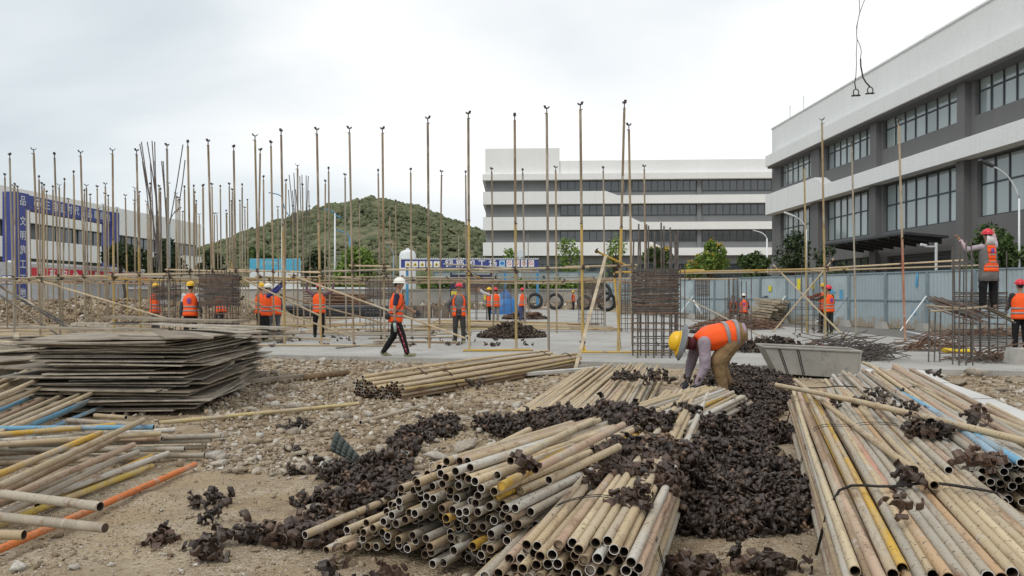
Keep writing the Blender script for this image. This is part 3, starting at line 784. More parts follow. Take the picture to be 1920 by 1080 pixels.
b.path([(c_.x, 96, 2.0), (c_.x, 96, 6.35), (c_.x, 96, 6.75), (c_.x, 96, 6.95)], [r_, r_, r_ * .8, r_ * .25], 20); b.build('vessel', M_POLEW, tk, 40)
b = MB(); b.tube((c_.x, 96, 6.9), (c_.x, 96, 7.15), .2, None, 10); b.build('cap', M_POLEW, tk)
nb = thing('dark_board', P(882, 540, 74), 'dark framed notice stand behind the red-helmet worker in an open vest', 'board')
q0, q1 = P(846, 515, 74), P(921, 540, 74)
b = MB(); b.box2((q0.x, 73.9, q1.z), (q1.x, 74.1, q0.z)); b.build('board', plain('board_dark', (0.035, 0.03, 0.06), .6), nb)
for x in (q0.x, q1.x): b = MB(); b.box2((x - .1, 73.85, 0), (x + .1, 74.15, q0.z + .15)); b.build('post', plain('board_dark', (0.035, 0.03, 0.06), .6), nb)
for px in (851, 912): b = MB(); c_ = P(px, 554, 73.85); b.box(c_, (.5, .04, .8)); b.build('yellow_plate', M_SIGNY, nb)
hb = thing('cyan_hoarding', P(512, 500, 92), 'cyan and white printed hoarding beyond the left scaffold', 'hoarding')
q0, q1 = P(468, 485, 92), P(563, 512, 92)
b = MB(); b.box2((q0.x, 92, 0), (q1.x, 92.2, q0.z)); b.build('board', M_POLEW, hb)
b = MB(); b.box2((q0.x, 91.96, 4.3), (q1.x, 91.998, q0.z - .02)); b.build('cyan_band', plain('print_cyan', (0.10, 0.42, 0.62), .6), hb)
letters('lettering', 'project', .85, plane_m(P(510, 492, 91.95), (1, 0, 0), (0, 0, 1)), plain('print_pale', (0.35, 0.55, 0.62), .6), hb, .01)
ds = thing('traffic_mirror', P(975, 476, 84), 'round white traffic mirror on a post above the blue sign', 'mirror')
b = MB(); c_ = P(975, 476, 84); b.path([c_, c_ + Vector((0, -.12, 0))], [.42, .38], 20); b.build('disc', plain('mirror_pale', (0.62, 0.68, 0.70), .25), ds)
b = MB(); b.path([c_ + Vector((.43 * math.cos(a * PI / 10), -.06, .43 * math.sin(a * PI / 10))) for a in range(20)], .04, 6, False, 0, True); b.build('rim', M_POLEW, ds)
b = MB(); b.tube((c_.x, 84.15, 2), (c_.x, 84.15, c_.z), .05, None, 8); b.build('post', M_POLEW, ds)

# ------------------------------------------------------------------ street lamps
def lamp(px, base_py, top_py, D, label, arm_px, head=M_FRAME, colm=M_POLEW, arms=1, zb=0.0):
    p = P(px, base_py, D); p.z = zb; q = P(px, top_py, D)
    t = thing('street_lamp', p, label, 'street lamp', 'street lamps')
    b = MB(); b.path([p, q], [.07 * D / 60 + .02, .045 * D / 60 + .01], 10); b.build('post', colm, t, True)
    for s in range(arms):
        a = P(arm_px[s][0], arm_px[s][1], D); mid = Vector((q.x * .75 + a.x * .25, D, q.z + (a.z - q.z) * .75))
        b = MB(); pts = [q * (1 - k) ** 2 + mid * 2 * k * (1 - k) + a * k * k for k in [i / 8 for i in range(9)]]
        b.path(pts, .03 * D / 60 + .012, 8); b.build('arm', colm if arms == 1 else M_POLEB, t, True)
        dx = (a - pts[-2]).normalized(); b = MB(); b.box(a + dx * .3, (.6, .22, .08), Vector((1, 0, 0)).rotation_difference(dx).to_matrix()); b.build('lamp_head', head, t)
    return t
lamp(1911, 500, 372, 32, 'white curved street lamp nearest the right-hand edge behind the standing woman', [(1862, 312)], M_FRAME)
lamp(1512, 500, 430, 49, 'slender white street lamp with curved arm beside the thin tree at the dark building corner', [(1488, 405)], M_POLEW)
lamp(1438, 480, 447, 95, 'small white curved street lamp at the end of the pale building', [(1421, 434)], M_POLEW)
lamp(529, 500, 370, 88, 'white lamp post rising behind the left scaffold with dark heads', [(514, 363), (543, 405)], M_FRAME, M_POLEW, 2)
lamp(628, 500, 400, 80, 'white lamp post with blue bracket arms left of the round green tree', [(606, 392), (640, 408)], M_FRAME, M_POLEW, 2)
lamp(656, 500, 445, 90, 'low curved blue lamp in front of the round green tree', [(636, 433)], M_POLEB, M_POLEB)
lamp(738, 495, 478, 92, 'small pale lamp on a curved post left of the white tank', [(726, 462)], M_POST, M_POST)
lamp(318, 500, 420, 62, 'grey lamp with slanted arm among the poles near the left-hand building end', [(328, 398)], M_FRAME, M_POST)
ct = thing('camera_post', P(1755, 505, 36), 'white post with a side arm and security camera above the hoarding', 'camera post')
p = P(1755, 553, 36); b = MB(); b.box2((p.x - .04, 35.95, 0), (p.x + .04, 36.03, 3.86)); b.build('post', M_POLEW, ct)
b = MB(); b.box2((p.x - .5, 35.97, 3.66), (p.x - .062, 36.04, 3.72)); a_ = b.build('arm', M_POLEW, ct)
b = MB(); b.box((p.x - .56, 36, 3.76), (.26, .11, .10), Matrix.Rotation(.2, 3, 'Y')); b.build('camera_box', M_POLEW, a_)

# ------------------------------------------------------------------ trees
def leafmat(name, c0, c1, c2):
    m = make_tinted(name, c0, c1, c2, 0.8, 0, 0.8, 0.25)
    return m
M_LEAF = leafmat('leaves_green', (0.042, 0.070, 0.024), (0.085, 0.135, 0.042), (0.145, 0.195, 0.066))
M_LEAFD = leafmat('leaves_dark', (0.024, 0.040, 0.018), (0.048, 0.072, 0.030), (0.085, 0.110, 0.048))
M_LEAFY = leafmat('leaves_bright', (0.10, 0.16, 0.032), (0.20, 0.30, 0.065), (0.29, 0.39, 0.10))
M_FLOW = plain('yellow_blossom', (0.42, 0.30, 0.03), .8, 0, .2, 5)
M_BARK = plain('bark', (0.10, 0.078, 0.055), .95, 0, .3, 12)
TG = 'trees round the site'
def tree(name, label, px, base_py, D, top_py, wpx, mat, n=900, leaf=.22, trunk_frac=.3, blobs=9, flat=1.0, flowers=0, gap=.35, zb=0.0):
    p = P(px, base_py, D); p.z = zb; top = P(px, top_py, D).z; H = top - zb; Wd = wpx / F * D
    t = thing(name, p, label, 'tree', TG)
    b = MB(); r0 = .035 * H * .5 + .03
    tp = p + Vector((U(-.05, .05) * H, 0, H * (trunk_frac + .2)))
    b.path([p, p + Vector((U(-.02, .02) * H, 0, H * trunk_frac * .6)), tp], [r0, r0 * .75, r0 * .5], 8)
    cs = []
    for k in range(blobs):
        a = k * 2.4; rr = Wd * .5 * math.sqrt((k + .5) / blobs) * .78
        c = p + Vector((rr * math.cos(a), rr * math.sin(a), H * (trunk_frac + (1 - trunk_frac) * U(.25, .85) * (1 - .35 * rr / (Wd * .5)))))
        br = Wd * U(.17, .27); c.z = min(c.z, zb + H - br * flat * .9)
        cs.append((c, br)); b.path([tp - Vector((0, 0, H * U(.0, .15))), tp.lerp(c, .55) + Vector((0, 0, .03 * H)), c], [r0 * .42, r0 * .28, r0 * .1], 6)
    b.build('trunk', M_BARK, t, True)
    pos = []; tint = []
    for i in range(n):
        c, br = cs[i % blobs]
        d = Vector((R.gauss(0, 1), R.gauss(0, 1), R.gauss(0, 1))).normalized() * br * (U(0.25, 1.12) ** .6)
        q = c + Vector((d.x, d.y, d.z * flat))
        if noise.noise((q.x * 1.2 + D, q.y * 1.2, q.z * 1.2)) < -gap: continue
        pos.append(q); tint.append(min(1, max(0, R.gauss(.5, .24))))
    n_ = len(pos)
    quad = np.array([[-1, -.6, 0], [0, -.75, .12], [1, .1, 0], [.1, .75, -.1]]) * .5
    me = scatter('crown', [(quad, np.array([[0, 1, 2, 3]]))], np.array([v - p for v in pos]), NR.uniform(.6, 1.4, (n_, 1)) * leaf * np.ones((1, 3)), rand_rots(n_), mat, np.array(tint))
    link('crown', me, t)
    if flowers:
        fl = []
        for i in range(flowers):
            c, br = cs[R.randrange(blobs)]; d = Vector((R.gauss(0, .5), R.gauss(0, .5) - .3, 1)).normalized() * br * 1.05; fl.append(c + d - p)
        fl = np.repeat(np.array(fl), 10, 0) + NR.normal(0, .16, (flowers * 10, 3))
        link('blossom', scatter('blossom', [(quad, np.array([[0, 1, 2, 3]]))], fl, np.full((len(fl), 3), .3), rand_rots(len(fl)), M_FLOW, np.zeros(len(fl))), t)
    return t
tree('street_tree', 'full round bright green tree in front of the hill', 662, 510, 78, 444, 80, M_LEAFY, 5200, .36, .12, 12)
tree('street_tree', 'dark tree between the left-hand building and the hill', 398, 510, 80, 446, 62, M_LEAFD, 2400, .4, .3, 9)
tree('street_tree', 'dark bushy tree at the foot of the hill behind the cyan hoarding', 492, 510, 96, 442, 70, M_LEAF, 2400, .42, .25, 9)
tree('street_tree', 'broad dark tree just right of the blue gate', 232, 510, 60, 428, 78, M_LEAFD, 2600, .3, .42, 9)
tree('street_tree', 'dark tree before the end of the left-hand building', 308, 510, 66, 442, 66, M_LEAFD, 2000, .32, .35, 9)
tree('dark_shrub_tree', 'low dark tree at the hill foot to the right of the round green tree', 590, 510, 96, 458, 48, M_LEAFD, 1300, .4, .2, 7)
tree('thin_tree', 'thin yellowish young tree in front of the left part of the pale building', 962, 510, 92, 434, 40, M_LEAFY, 600, .3, .25, 8, 1.6)
tree('thin_tree', 'wispy tall young tree before the pale building with feathery light leaves', 1066, 512, 92, 424, 50, M_LEAFY, 1500, .28, .2, 10, 1.9)
tree('thin_tree', 'almost bare young tree right of the wispy one', 1152, 512, 92, 419, 44, M_LEAFY, 700, .26, .25, 9, 1.8)
tree('blossom_tree', 'small tree with yellow blossom behind the tall rebar column', 1232, 512, 88, 440, 58, M_LEAF, 1500, .36, .35, 9, .9, 16)
tree('blossom_tree', 'leafy tree with yellow flower heads in front of the pale building', 1328, 512, 86, 436, 72, M_LEAFY, 2600, .38, .3, 10, .9, 22)
tree('street_tree', 'dense dark green tree at the foot of the small curved lamp', 1413, 512, 78, 452, 62, M_LEAF, 2600, .36, .2, 9)
tree('thin_tree', 'sparse dark tree at the near corner of the dark grey building', 1487, 520, 52, 398, 62, M_LEAFD, 1300, .22, .2, 11, 1.5)
tree('thin_tree', 'sparse small tree left of the canopy', 1553, 520, 46, 430, 60, M_LEAFD, 700, .2, .25, 9, 1.2)
tree('street_tree', 'bushy green tree behind the woman standing on the rebar', 1868, 520, 33.0, 396, 104, M_LEAF, 4200, .17, .3, 12, 1.1)
# hedge behind the far wall
hp = NR.uniform(size=(2600, 3)) * np.array([[19.5, .9, 1.0]]) + np.array([[-9.5, 82.2, 1.9]])
hp[:, 2] += .35 * np.sin(hp[:, 0] * 1.7) * NR.uniform(0, 1, 2600)
quad = np.array([[-1, -.6, 0], [0, -.75, .12], [1, .1, 0], [.1, .75, -.1]]) * .5
link('hedge', scatter('hedge', [(quad, np.array([[0, 1, 2, 3]]))], hp, np.full((2600, 3), .4), rand_rots(2600), M_LEAFY, NR.uniform(0, 1, 2600)))['kind'] = 'stuff'

# ================================================================== SCAFFOLD POLES
def open_tube(n=12, r=.0241, wall=.0034, bend=0.0, length=6.0, plug=False, cuts=4):
    """hollow pipe along +Y from 0 to length; returns the builder"""
    b = MB(); ys = [length * i / cuts for i in range(cuts + 1)]
    def ring(y, rr):
        dz = bend * math.sin(PI * y / length); return [Vector((rr * math.cos(2 * PI * k / n), y, rr * math.sin(2 * PI * k / n) + dz)) for k in range(n)]
    def flip(rings, mi):
        b.rings([r_[::-1] for r_ in rings], mi=mi)
    flip([ring(y, r) for y in ys], 0)
    flip([ring(0, r - wall), ring(0, r)], 2); flip([ring(length, r), ring(length, r - wall)], 2)
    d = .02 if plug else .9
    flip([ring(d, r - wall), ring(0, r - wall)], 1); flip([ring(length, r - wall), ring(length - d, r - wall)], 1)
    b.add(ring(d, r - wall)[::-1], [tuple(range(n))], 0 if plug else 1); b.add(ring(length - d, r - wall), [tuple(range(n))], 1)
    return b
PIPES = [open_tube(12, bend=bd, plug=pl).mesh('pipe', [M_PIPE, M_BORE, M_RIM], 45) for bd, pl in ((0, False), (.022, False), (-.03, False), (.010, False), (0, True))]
C_TAN, C_TAN2, C_GREY, C_YEL, C_ORG, C_BLUE, C_WHT, C_PINK, C_BRN = (.44, .345, .215), (.52, .415, .265), (.36, .325, .265), (.58, .36, .055), (.66, .19, .05), (.16, .36, .52), (.50, .48, .43), (.43, .305, .215), (.27, .19, .12)
def setcol(o, c, j=.10):
    k = U(1 - 1.6 * j, 1 + 1.2 * j); w = U(-.03, .03)
    o.color = (min(1, c[0] * (k + w)), min(1, c[1] * k), min(1, c[2] * (k - w)), 1)
def place_pipe(p0, p1, col, parent=None, name='scaffold_pipe', mesh=None, r=1.0):
    p0, p1 = Vector(p0), Vector(p1); d = p1 - p0
    o = bpy.data.objects.new(name, mesh or PIPES[R.choice((0, 0, 1, 1, 2, 2, 3, 3, 4) if (Vector(p1) - Vector(p0)).length > 3.5 else (0, 0, 0, 4))])
    COL.objects.link(o)
    q = d.to_track_quat('Y', 'Z') @ Quaternion((0, 1, 0), R.choice((0, PI)) + U(-.4, .4))
    o.rotation_mode = 'QUATERNION'; o.rotation_quaternion = q
    o.location = p0 - (ORG[parent.name] if parent is not None else Vector((0, 0, 0)))
    o.scale = (r, d.length / 6.0, r)
    if parent is not None: o.parent = parent
    setcol(o, col)
    return o
SIMPLE = MB().path([(0, 0, 0), (0, 3, 0), (0, 6, 0)], .0241, 8).mesh('pipe_far', [M_PIPE], 45)
def fork_mesh():
    b = MB()
    b.path([(0, 0, -.22), (0, 0, .06)], .017, 6); b.box((0, 0, .07), (.10, .085, .012))
    for s in (-1, 1): b.prism([(s * .045, -.04, .077), (s * .045, .04, .077), (s * .085, .035, .14), (s * .085, -.035, .14)], (s * .009, 0, 0))
    b.path([(0, 0, -.10), (0, 0, -.07)], .034, 6)
    b.box((.045, 0, -.085), (.07, .02, .02))
    return b.mesh('fork_head', [M_BAR])
FORK = fork_mesh()
def coupler_arrays(op, sw):
    """one clamp: two curved cups back to back at an angle, a hinged flap and a bolt; quads only"""
    b = MB()
    def cup(M, a0, a1, w=.026, r=.0265, t=.006, seg=5):
        rg = []
        for i in range(seg + 1):
            a = a0 + (a1 - a0) * i / seg; c, s = math.cos(a), math.sin(a)
            rg.append([M @ Vector((-w, c * r, s * r)), M @ Vector((w, c * r, s * r)), M @ Vector((w * .85, c * (r + t), s * (r + t))), M @ Vector((-w * .85, c * (r + t), s * (r + t)))])
        b.rings(rg, True, True)
    A = Matrix.Translation((0, 0, .034)); B = Matrix.Rotation(sw, 4, 'Z') @ Matrix.Translation((0, 0, -.034)) @ Matrix.Rotation(PI, 4, 'X')
    for M, o_ in ((A, op), (B, op * .6 + .5)):
        cup(M, PI * .95, PI * 2.08)
        H = M @ Matrix.Translation((0, -.032, .0)) @ Matrix.Rotation(o_, 4, 'X') @ Matrix.Translation((0, .032, 0))
        cup(H, PI * .08, PI * .85, .022)
        b.box(M @ Vector((0, .046, .006)), (.016, .020, .055), M.to_3x3() @ Matrix.Rotation(.5, 3, 'X'))
        b.box(M @ Vector((0, .044, .03)), (.026, .022, .018), M.to_3x3())
    return b
CPL = [coupler_arrays(o_, s_) for o_, s_ in ((.0, PI / 2), (.9, PI / 2), (1.6, .5), (.5, 1.1))]
CPL_ME = [c.mesh('clamp', [M_CLAMP1]) for c in CPL]
CPL_NP = [(np.array(c.v), np.array(c.f)) for c in CPL]
def scrap_arrays(kind):
    b = MB()
    if kind < 2:            # a single open cup half, flaring
        rg = []
        for i in range(7):
            a = PI * (.85 + kind * .3 + .2 * i); rr = .027 + .004 * i * kind; rg.append([Vector((s * .024 * (1 - .03 * i), rr * math.cos(a), rr * math.sin(a))) for s in (-1, 1)] + [Vector((s * .022, (rr + .006) * math.cos(a), (rr + .006) * math.sin(a))) for s in (1, -1)])
        b.rings(rg, True, True); b.box((0, -.036, .004), (.018, .012, .06), Matrix.Rotation(.4, 3, 'X'))
    else:                   # a loose bolt with its nut and a bent plate
        b.box((0, 0, 0), (.012, .085, .012)); b.box((0, .046, 0), (.026, .014, .024)); b.box((0, -.018, 0), (.026, .012, .024))
        b.box((.02, .0, .012), (.05, .04, .006), Matrix.Rotation(.5, 3, 'Y'))
    return np.array(b.v), np.array(b.f)
CPL_NP += [scrap_arrays(0), scrap_arrays(1), scrap_arrays(2)]
def coupler_at(p, parent, rz=0.0, s=1.15):
    o = bpy.data.objects.new('coupler', R.choice(CPL_ME[:1] + CPL_ME)); COL.objects.link(o); o.parent = parent
    o.location = Vector(p) - ORG[parent.name]; o.rotation_euler = (PI / 2 + U(-.3, .3), U(-.5, .5), rz + U(-.4, .4)); o.scale = (s, s, s)
    return o

NTH = ['first', 'second', 'third', 'fourth', 'fifth', 'sixth', 'seventh', 'eighth', 'ninth', 'tenth', 'eleventh', 'twelfth', 'thirteenth', 'fourteenth', 'fifteenth', 'sixteenth', 'seventeenth', 'eighteenth', 'nineteenth', 'twentieth', 'twenty-first', 'twenty-second', 'twenty-third', 'twenty-fourth', 'twenty-fifth', 'twenty-sixth']
POLE_H = 6.2
def pole(tx, ty, bx, label, group, D=None, col=None, low=None, r=1.3):
    D = D or (POLE_H - 1.5) * F / (HY - ty)
    top = P(tx, ty, D); base = P(bx, HY, D); base.z = .1
    t = thing('scaffold_pole', base, label, 'scaffold pole', group)
    d = top - base; L = d.length; split = U(.42, .62) if low else 1.0
    dn = d.normalized()
    col = col or R.choice(((.27, .21, .14), (.24, .20, .15), (.20, .16, .11), (.30, .23, .14), (.28, .25, .20)))
    end = base + dn * (L - .16)
    if low:
        place_pipe(base, base.lerp(end, split), low, t, 'tube', SIMPLE, r * 1.12); place_pipe(base.lerp(end, split), end, col, t, 'tube', SIMPLE, r)
        coupler_at(base.lerp(end, split), t, 0, .8)
    else: place_pipe(base, end, col, t, 'tube', SIMPLE, r)
    f = bpy.data.objects.new('fork_head', FORK); COL.objects.link(f); f.parent = t; f.rotation_mode = 'QUATERNION'
    f.rotation_quaternion = dn.to_track_quat('Z', 'Y') @ Quaternion((0, 0, 1), U(-.9, .9)); f.location = end + dn * .06 - base; f.scale = (.95, .95, .85)
    return t
FRONT = [(18, 288, 27), (63, 278, 76), (102, 287, 113), (151, 283, 161), (211, 279, 214), (256, 280, 264), (313, 270, 318), (352, 264, 359), (390, 262, 401), (438, 273, 444), (478, 252, 486), (508, 265, 514), (527, 243, 534), (594, 240, 602), (655, 238, 663), (717, 239, 721), (802, 219, 805), (878, 210, 880), (965, 214, 968), (1025, 200, 1029), (1088, 193, 1093), (1171, 190, 1159), (1179, 232, 1186)]
near_what = {18: 'the left frame edge', 878: 'the red-helmet worker with open vest', 717: 'the walking worker', 594: 'the worker reaching overhead', 1171: 'the tall rebar column'}
for i, (tx, ty, bx) in enumerate(FRONT):
    lowc = {211: (.42, .29, .09), 256: (.42, .29, .09), 527: (.42, .28, .10), 594: (.40, .27, .12), 802: (.33, .21, .08), 878: (.55, .40, .13), 965: (.46, .33, .12), 1088: (.48, .34, .10), 1171: (.50, .35, .10)}.get(tx)
    lab = 'tall fork-headed scaffold pole in the front row, %s from the left' % NTH[i]
    if tx in near_what: lab = 'front-row scaffold pole beside %s, %s from the left' % (near_what[tx], NTH[i])
    pole(tx, ty, bx, lab, 'front row scaffold poles', None, None if not lowc else R.choice(((.25, .19, .12), (.21, .17, .12))), lowc)
BACK = [(9, 326, 14), (26, 347, 31), (33, 349, 38), (73, 330, 77), (81, 356, 84), (111, 345, 114), (121, 335, 117), (128, 372, 131), (138, 321, 143), (158, 356, 161), (162, 346, 166), (169, 364, 172), (185, 389, 188), (194, 382, 197), (197, 362, 201), (203, 366, 204), (220, 388, 222), (235, 365, 240), (252, 375, 254), (261, 359, 264), (279, 402, 281), (301, 353, 304), (330, 361, 331), (337, 374, 338), (346, 349, 348), (368, 376, 370), (381, 346, 384), (413, 348, 416), (424, 394, 426), (434, 376, 436), (454, 345, 455), (459, 388, 461), (464, 374, 466), (488, 279, 482), (494, 330, 496), (521, 387, 523), (536, 337, 534), (549, 385, 551), (558, 308, 558), (567, 345, 570), (580, 386, 582), (610, 338, 609), (616, 314, 619), (647, 326, 649), (674, 377, 675), (709, 318, 714), (731, 400, 732), (742, 375, 743), (770, 316, 772), (828, 320, 824), (873, 321, 876), (922, 315, 925), (980, 317, 985), (1042, 312, 1044), (1131, 313, 1135), (1208, 310, 1211), (990, 435, 992), (860, 436, 861)]
for tx, ty, bx in BACK:
    reg = 'in front of the blue gate and banner' if tx < 260 else 'in front of the end of the left-hand building' if tx < 370 else 'against the hill, behind the front row' if tx < 905 else 'before the pale back building'
    big = (tx, ty) in ((488, 279), (558, 308))
    pole(tx, ty, bx, 'thinner distant fork-headed pole %s' % reg, 'back row scaffold poles ' + reg, None, None, (.42, .29, .09) if tx in (235, 434) else None, 1.3)
for i in range(34):
    tx = U(0, 470); ty = U(338, 402)
    pole(tx, ty, tx + U(0, 5), 'thinner distant fork-headed scaffold pole in the deep rows before the rubble bank', 'scaffold poles in the deep rows', None, R.choice(((.33, .26, .16), (.25, .20, .14), (.38, .30, .17))), None, 1.25)
pole(1541, 222, 1548, 'tall fork-headed pole in front of the two paired workers by the hoarding', 'scaffold poles before the grey building', 25.5, (.36, .26, .13), (.46, .33, .13))
pole(1508, 308, 1513, 'yellowish fork-headed pole just left of the tall pole by the paired workers', 'scaffold poles before the grey building', 29, (.44, .33, .12))
pole(1597, 266, 1605, 'grey-brown fork-headed pole right of the paired workers by the hoarding', 'scaffold poles before the grey building', 29, C_GREY)
pole(1685, 224, 1697, 'fork-headed pole with red paint on its lower length, rightmost of the tall poles', 'scaffold poles before the grey building', 24, (.42, .33, .22), (.36, .14, .08))

# ------------------------------------------------------------------ ledgers, ties and braces
rowpx = np.array([-200, 63, 211, 390, 478, 594, 717, 802, 878, 965, 1088, 1171, 1300])
rowD = np.array([26.6, 25.5, 25.6, 24.1, 23.3, 22.4, 22.3, 21.0, 20.5, 20.6, 19.5, 19.3, 19.0])
RD = lambda px: float(np.interp(px, rowpx, rowD)) - .07
LG = 'horizontal scaffold pipes'
def ledger(a, b_, label, col=C_TAN2, cps=(), group=LG, r=1.1, name='ledger_pipe'):
    a, b_ = Vector(a), Vector(b_); t = thing(name, a.lerp(b_, .5), label, 'scaffold pipe', group)
    place_pipe(a, b_, col, t, 'tube', SIMPLE if (a.y > 14) else None, r)
    for k in cps: coupler_at(a.lerp(b_, k), t, 0, 1.25)
    return t
fr = [(-120, 215, 523, 519.5), (60, 330, 519, 515), (205, 425, 514.5, 512), (310, 470, 505.5, 510), (428, 600, 506, 511), (560, 730, 510.5, 505.5), (655, 732, 498, 499.5), (700, 905, 506, 504.5), (832, 960, 495, 503), (900, 1105, 506, 501), (1060, 1195, 500.5, 497.5), (870, 1010, 510, 509.5)]
words_ = ['running off the left edge', 'below the red banner', 'below the right end of the banner', 'lying over the row by the first rebar column', 'over the two workers in blue and yellow', 'over the worker with arms overhead', 'short and pale above the walking worker', 'over the walking worker', 'slanting over the red-helmet worker', 'joining the centre poles', 'ending at the tall rebar column', 'pale and just under the main row at the centre']
for (x0, x1, y0, y1), w_ in zip(fr, words_):
    cps = [(q - x0) / (x1 - x0) for _, _, q in FRONT if x0 < q < x1]
    ledger(P(x0, y0, RD(x0)), P(x1, y1, RD(x1)), 'front-row horizontal scaffold pipe %s' % w_, R.choice((C_TAN, C_TAN2, C_GREY)), cps)
for row, (dd, zz) in enumerate(((29.4, 2.12), (29.2, 2.02), (33.6, 2.1), (39.0, 2.12), (42.0, 2.1))):
    px = -260
    while px < 1180 - row * 60:
        ln = 5.9 * F / dd; e = px + ln
        lab = 'rear horizontal scaffold pipe behind the front row, on the rebar-column side' if px > 500 else 'rear horizontal scaffold pipe behind the front row, on the rubble-bank side'
        ledger(P(px, HY, dd) + Vector((0, 0, zz - 1.5 + U(-.04, .06))), P(e, HY, dd) + Vector((0, 0, zz - 1.5 + U(-.04, .06))), lab, R.choice((C_TAN, C_TAN2, C_GREY, (.42, .29, .09), C_BRN)), (.1, .4, .7), 'rear scaffold pipes ' + lab[-22:])
        px = e - 25 + U(-10, 10)
for i, px in enumerate((27, 113, 214, 318, 401, 486, 602, 721, 880)):
    d0 = RD(px) + .1; x0 = P(px, HY, d0).x
    ledger((x0, d0 - .3, 2.03), (x0 + U(-.25, .25) + .2, d0 + 5.7, 2.05), 'cross pipe running back from the front row at its %s bay' % NTH[i], R.choice((C_TAN, C_GREY, C_YEL)), (.05, .9), 'cross pipes running back')
for a, b_, lab, col, cps in (
    (P(1155, 511, 19.6), P(1320, 506.5, 22.1), 'yellowish right-hand horizontal pipe starting beside the tall rebar column', C_YEL, (.05,)),
    (P(1260, 510.5, 21.0), P(1590, 503.0, 25.6), 'long yellowish horizontal pipe passing in front of the hoarding', C_YEL, (.85,)),
    (P(1500, 505.5, 25.4), P(1806, 488, 23.9), 'horizontal pipe reaching past the red-marked pole', C_TAN2, (.17, .63)),
    (P(1250, 513, 23), P(1560, 508.5, 27), 'thinner horizontal pipe just below the long yellowish one', C_TAN, (.5,)),
    (P(1520, 508, 26.2), P(1835, 497.5, 25), 'thin pale horizontal pipe below the one past the red-marked pole', C_TAN, (.2,))):
    ledger(a, b_, lab, col, cps)
for a, b_, lab, col in (
    (G(455, 647, .13), G(742, 648, .13), 'low pipe along the feet of the front row beside the worker with arms overhead', C_TAN),
    (G(868, 657, .13), G(1000, 656, .13), 'short yellow pipe on the slab right of the red-helmet worker', C_YEL),
    (G(1085, 660, .16), G(1272, 661, .16), 'yellowish low pipe at the foot of the tall rebar column', C_YEL),
    (G(630, 652, .13), G(745, 641, .13), 'grey pipe lying on the slab before the walking worker', C_GREY)):
    ledger(a, b_, lab, col, (), 'pipes lying along the slab edge')
def brace(a, b_, label, col=C_TAN, name='brace_pipe'):
    return ledger(a, b_, label, col, (.04,), 'slanting scaffold braces', 1.1, name)
brace(P(70, 525, 25.2), P(330, 602, 23.4), 'pale slanting brace falling towards the top of the board stack', C_TAN2)
brace(P(-20, 523, 24.8), P(158, 628, 22.8), 'upper dark steel brace slanting down at the left edge', (.06, .06, .062))
brace(P(-14, 529, 24.9), P(150, 630, 23.0), 'second dark steel brace close beside the upper one at the left edge', (.07, .07, .07))
brace(P(-20, 540, 25), P(118, 634, 22.4), 'thin lowest dark brace at the left edge', (.09, .08, .07))
brace(P(446, 519, 23.0), P(600, 592, 22.6), 'brace crossing behind the blue-sleeved worker', C_TAN)
brace(P(540, 514, 22.5), P(872, 634, 20.6), 'long brace slanting down behind the walking worker', C_TAN2)
brace(P(446, 556, 24.2), P(668, 634, 22.9), 'lower brace running behind the worker with arms overhead', C_TAN)
brace(P(520, 552, 27.5), P(742, 612, 27), 'distant thin brace in the middle of the scaffold', C_BRN)
brace(P(1245, 538, 25.0), P(1434, 634, 23.0), 'brace slanting down over the slab behind the bending worker', C_GREY)
brace(P(1450, 497, 26.0), P(1592, 640, 22.5), 'brace slanting down left to right past the paired workers', C_TAN2)
brace(P(1563, 485, 26.2), P(1450, 622, 25.6), 'brace crossing the other one left of the paired workers', C_TAN)
brace(P(1116, 470, 19.0), P(1190, 505, 19.4), 'short loose pipe slanting over the left of the tall rebar column', C_YEL)
brace(P(1152, 512, 19.1), P(1163, 656, 19.0), 'yellow upright prop just left of the tall rebar column', C_YEL)
brace(P(1093, 640, 19.6), P(1099, 662, 19.4), 'stub of yellow pipe at the foot of the leaning plank', C_YEL)
tp = thing('leaning_plank', G(1078, 694, .0), 'long pale plank leaning from the dirt up to the scaffold pipe', 'plank')
a, b_ = G(1078, 694, .02), P(1136, 479, 18.4)
mb = MB(); mb.prism([a + Vector((-.035, 0, 0)), a + Vector((.035, 0, 0)), a + Vector((.035, .03, 0)), a + Vector((-.035, .03, 0))], b_ - a); mb.build('board', M_WOODL, tp)

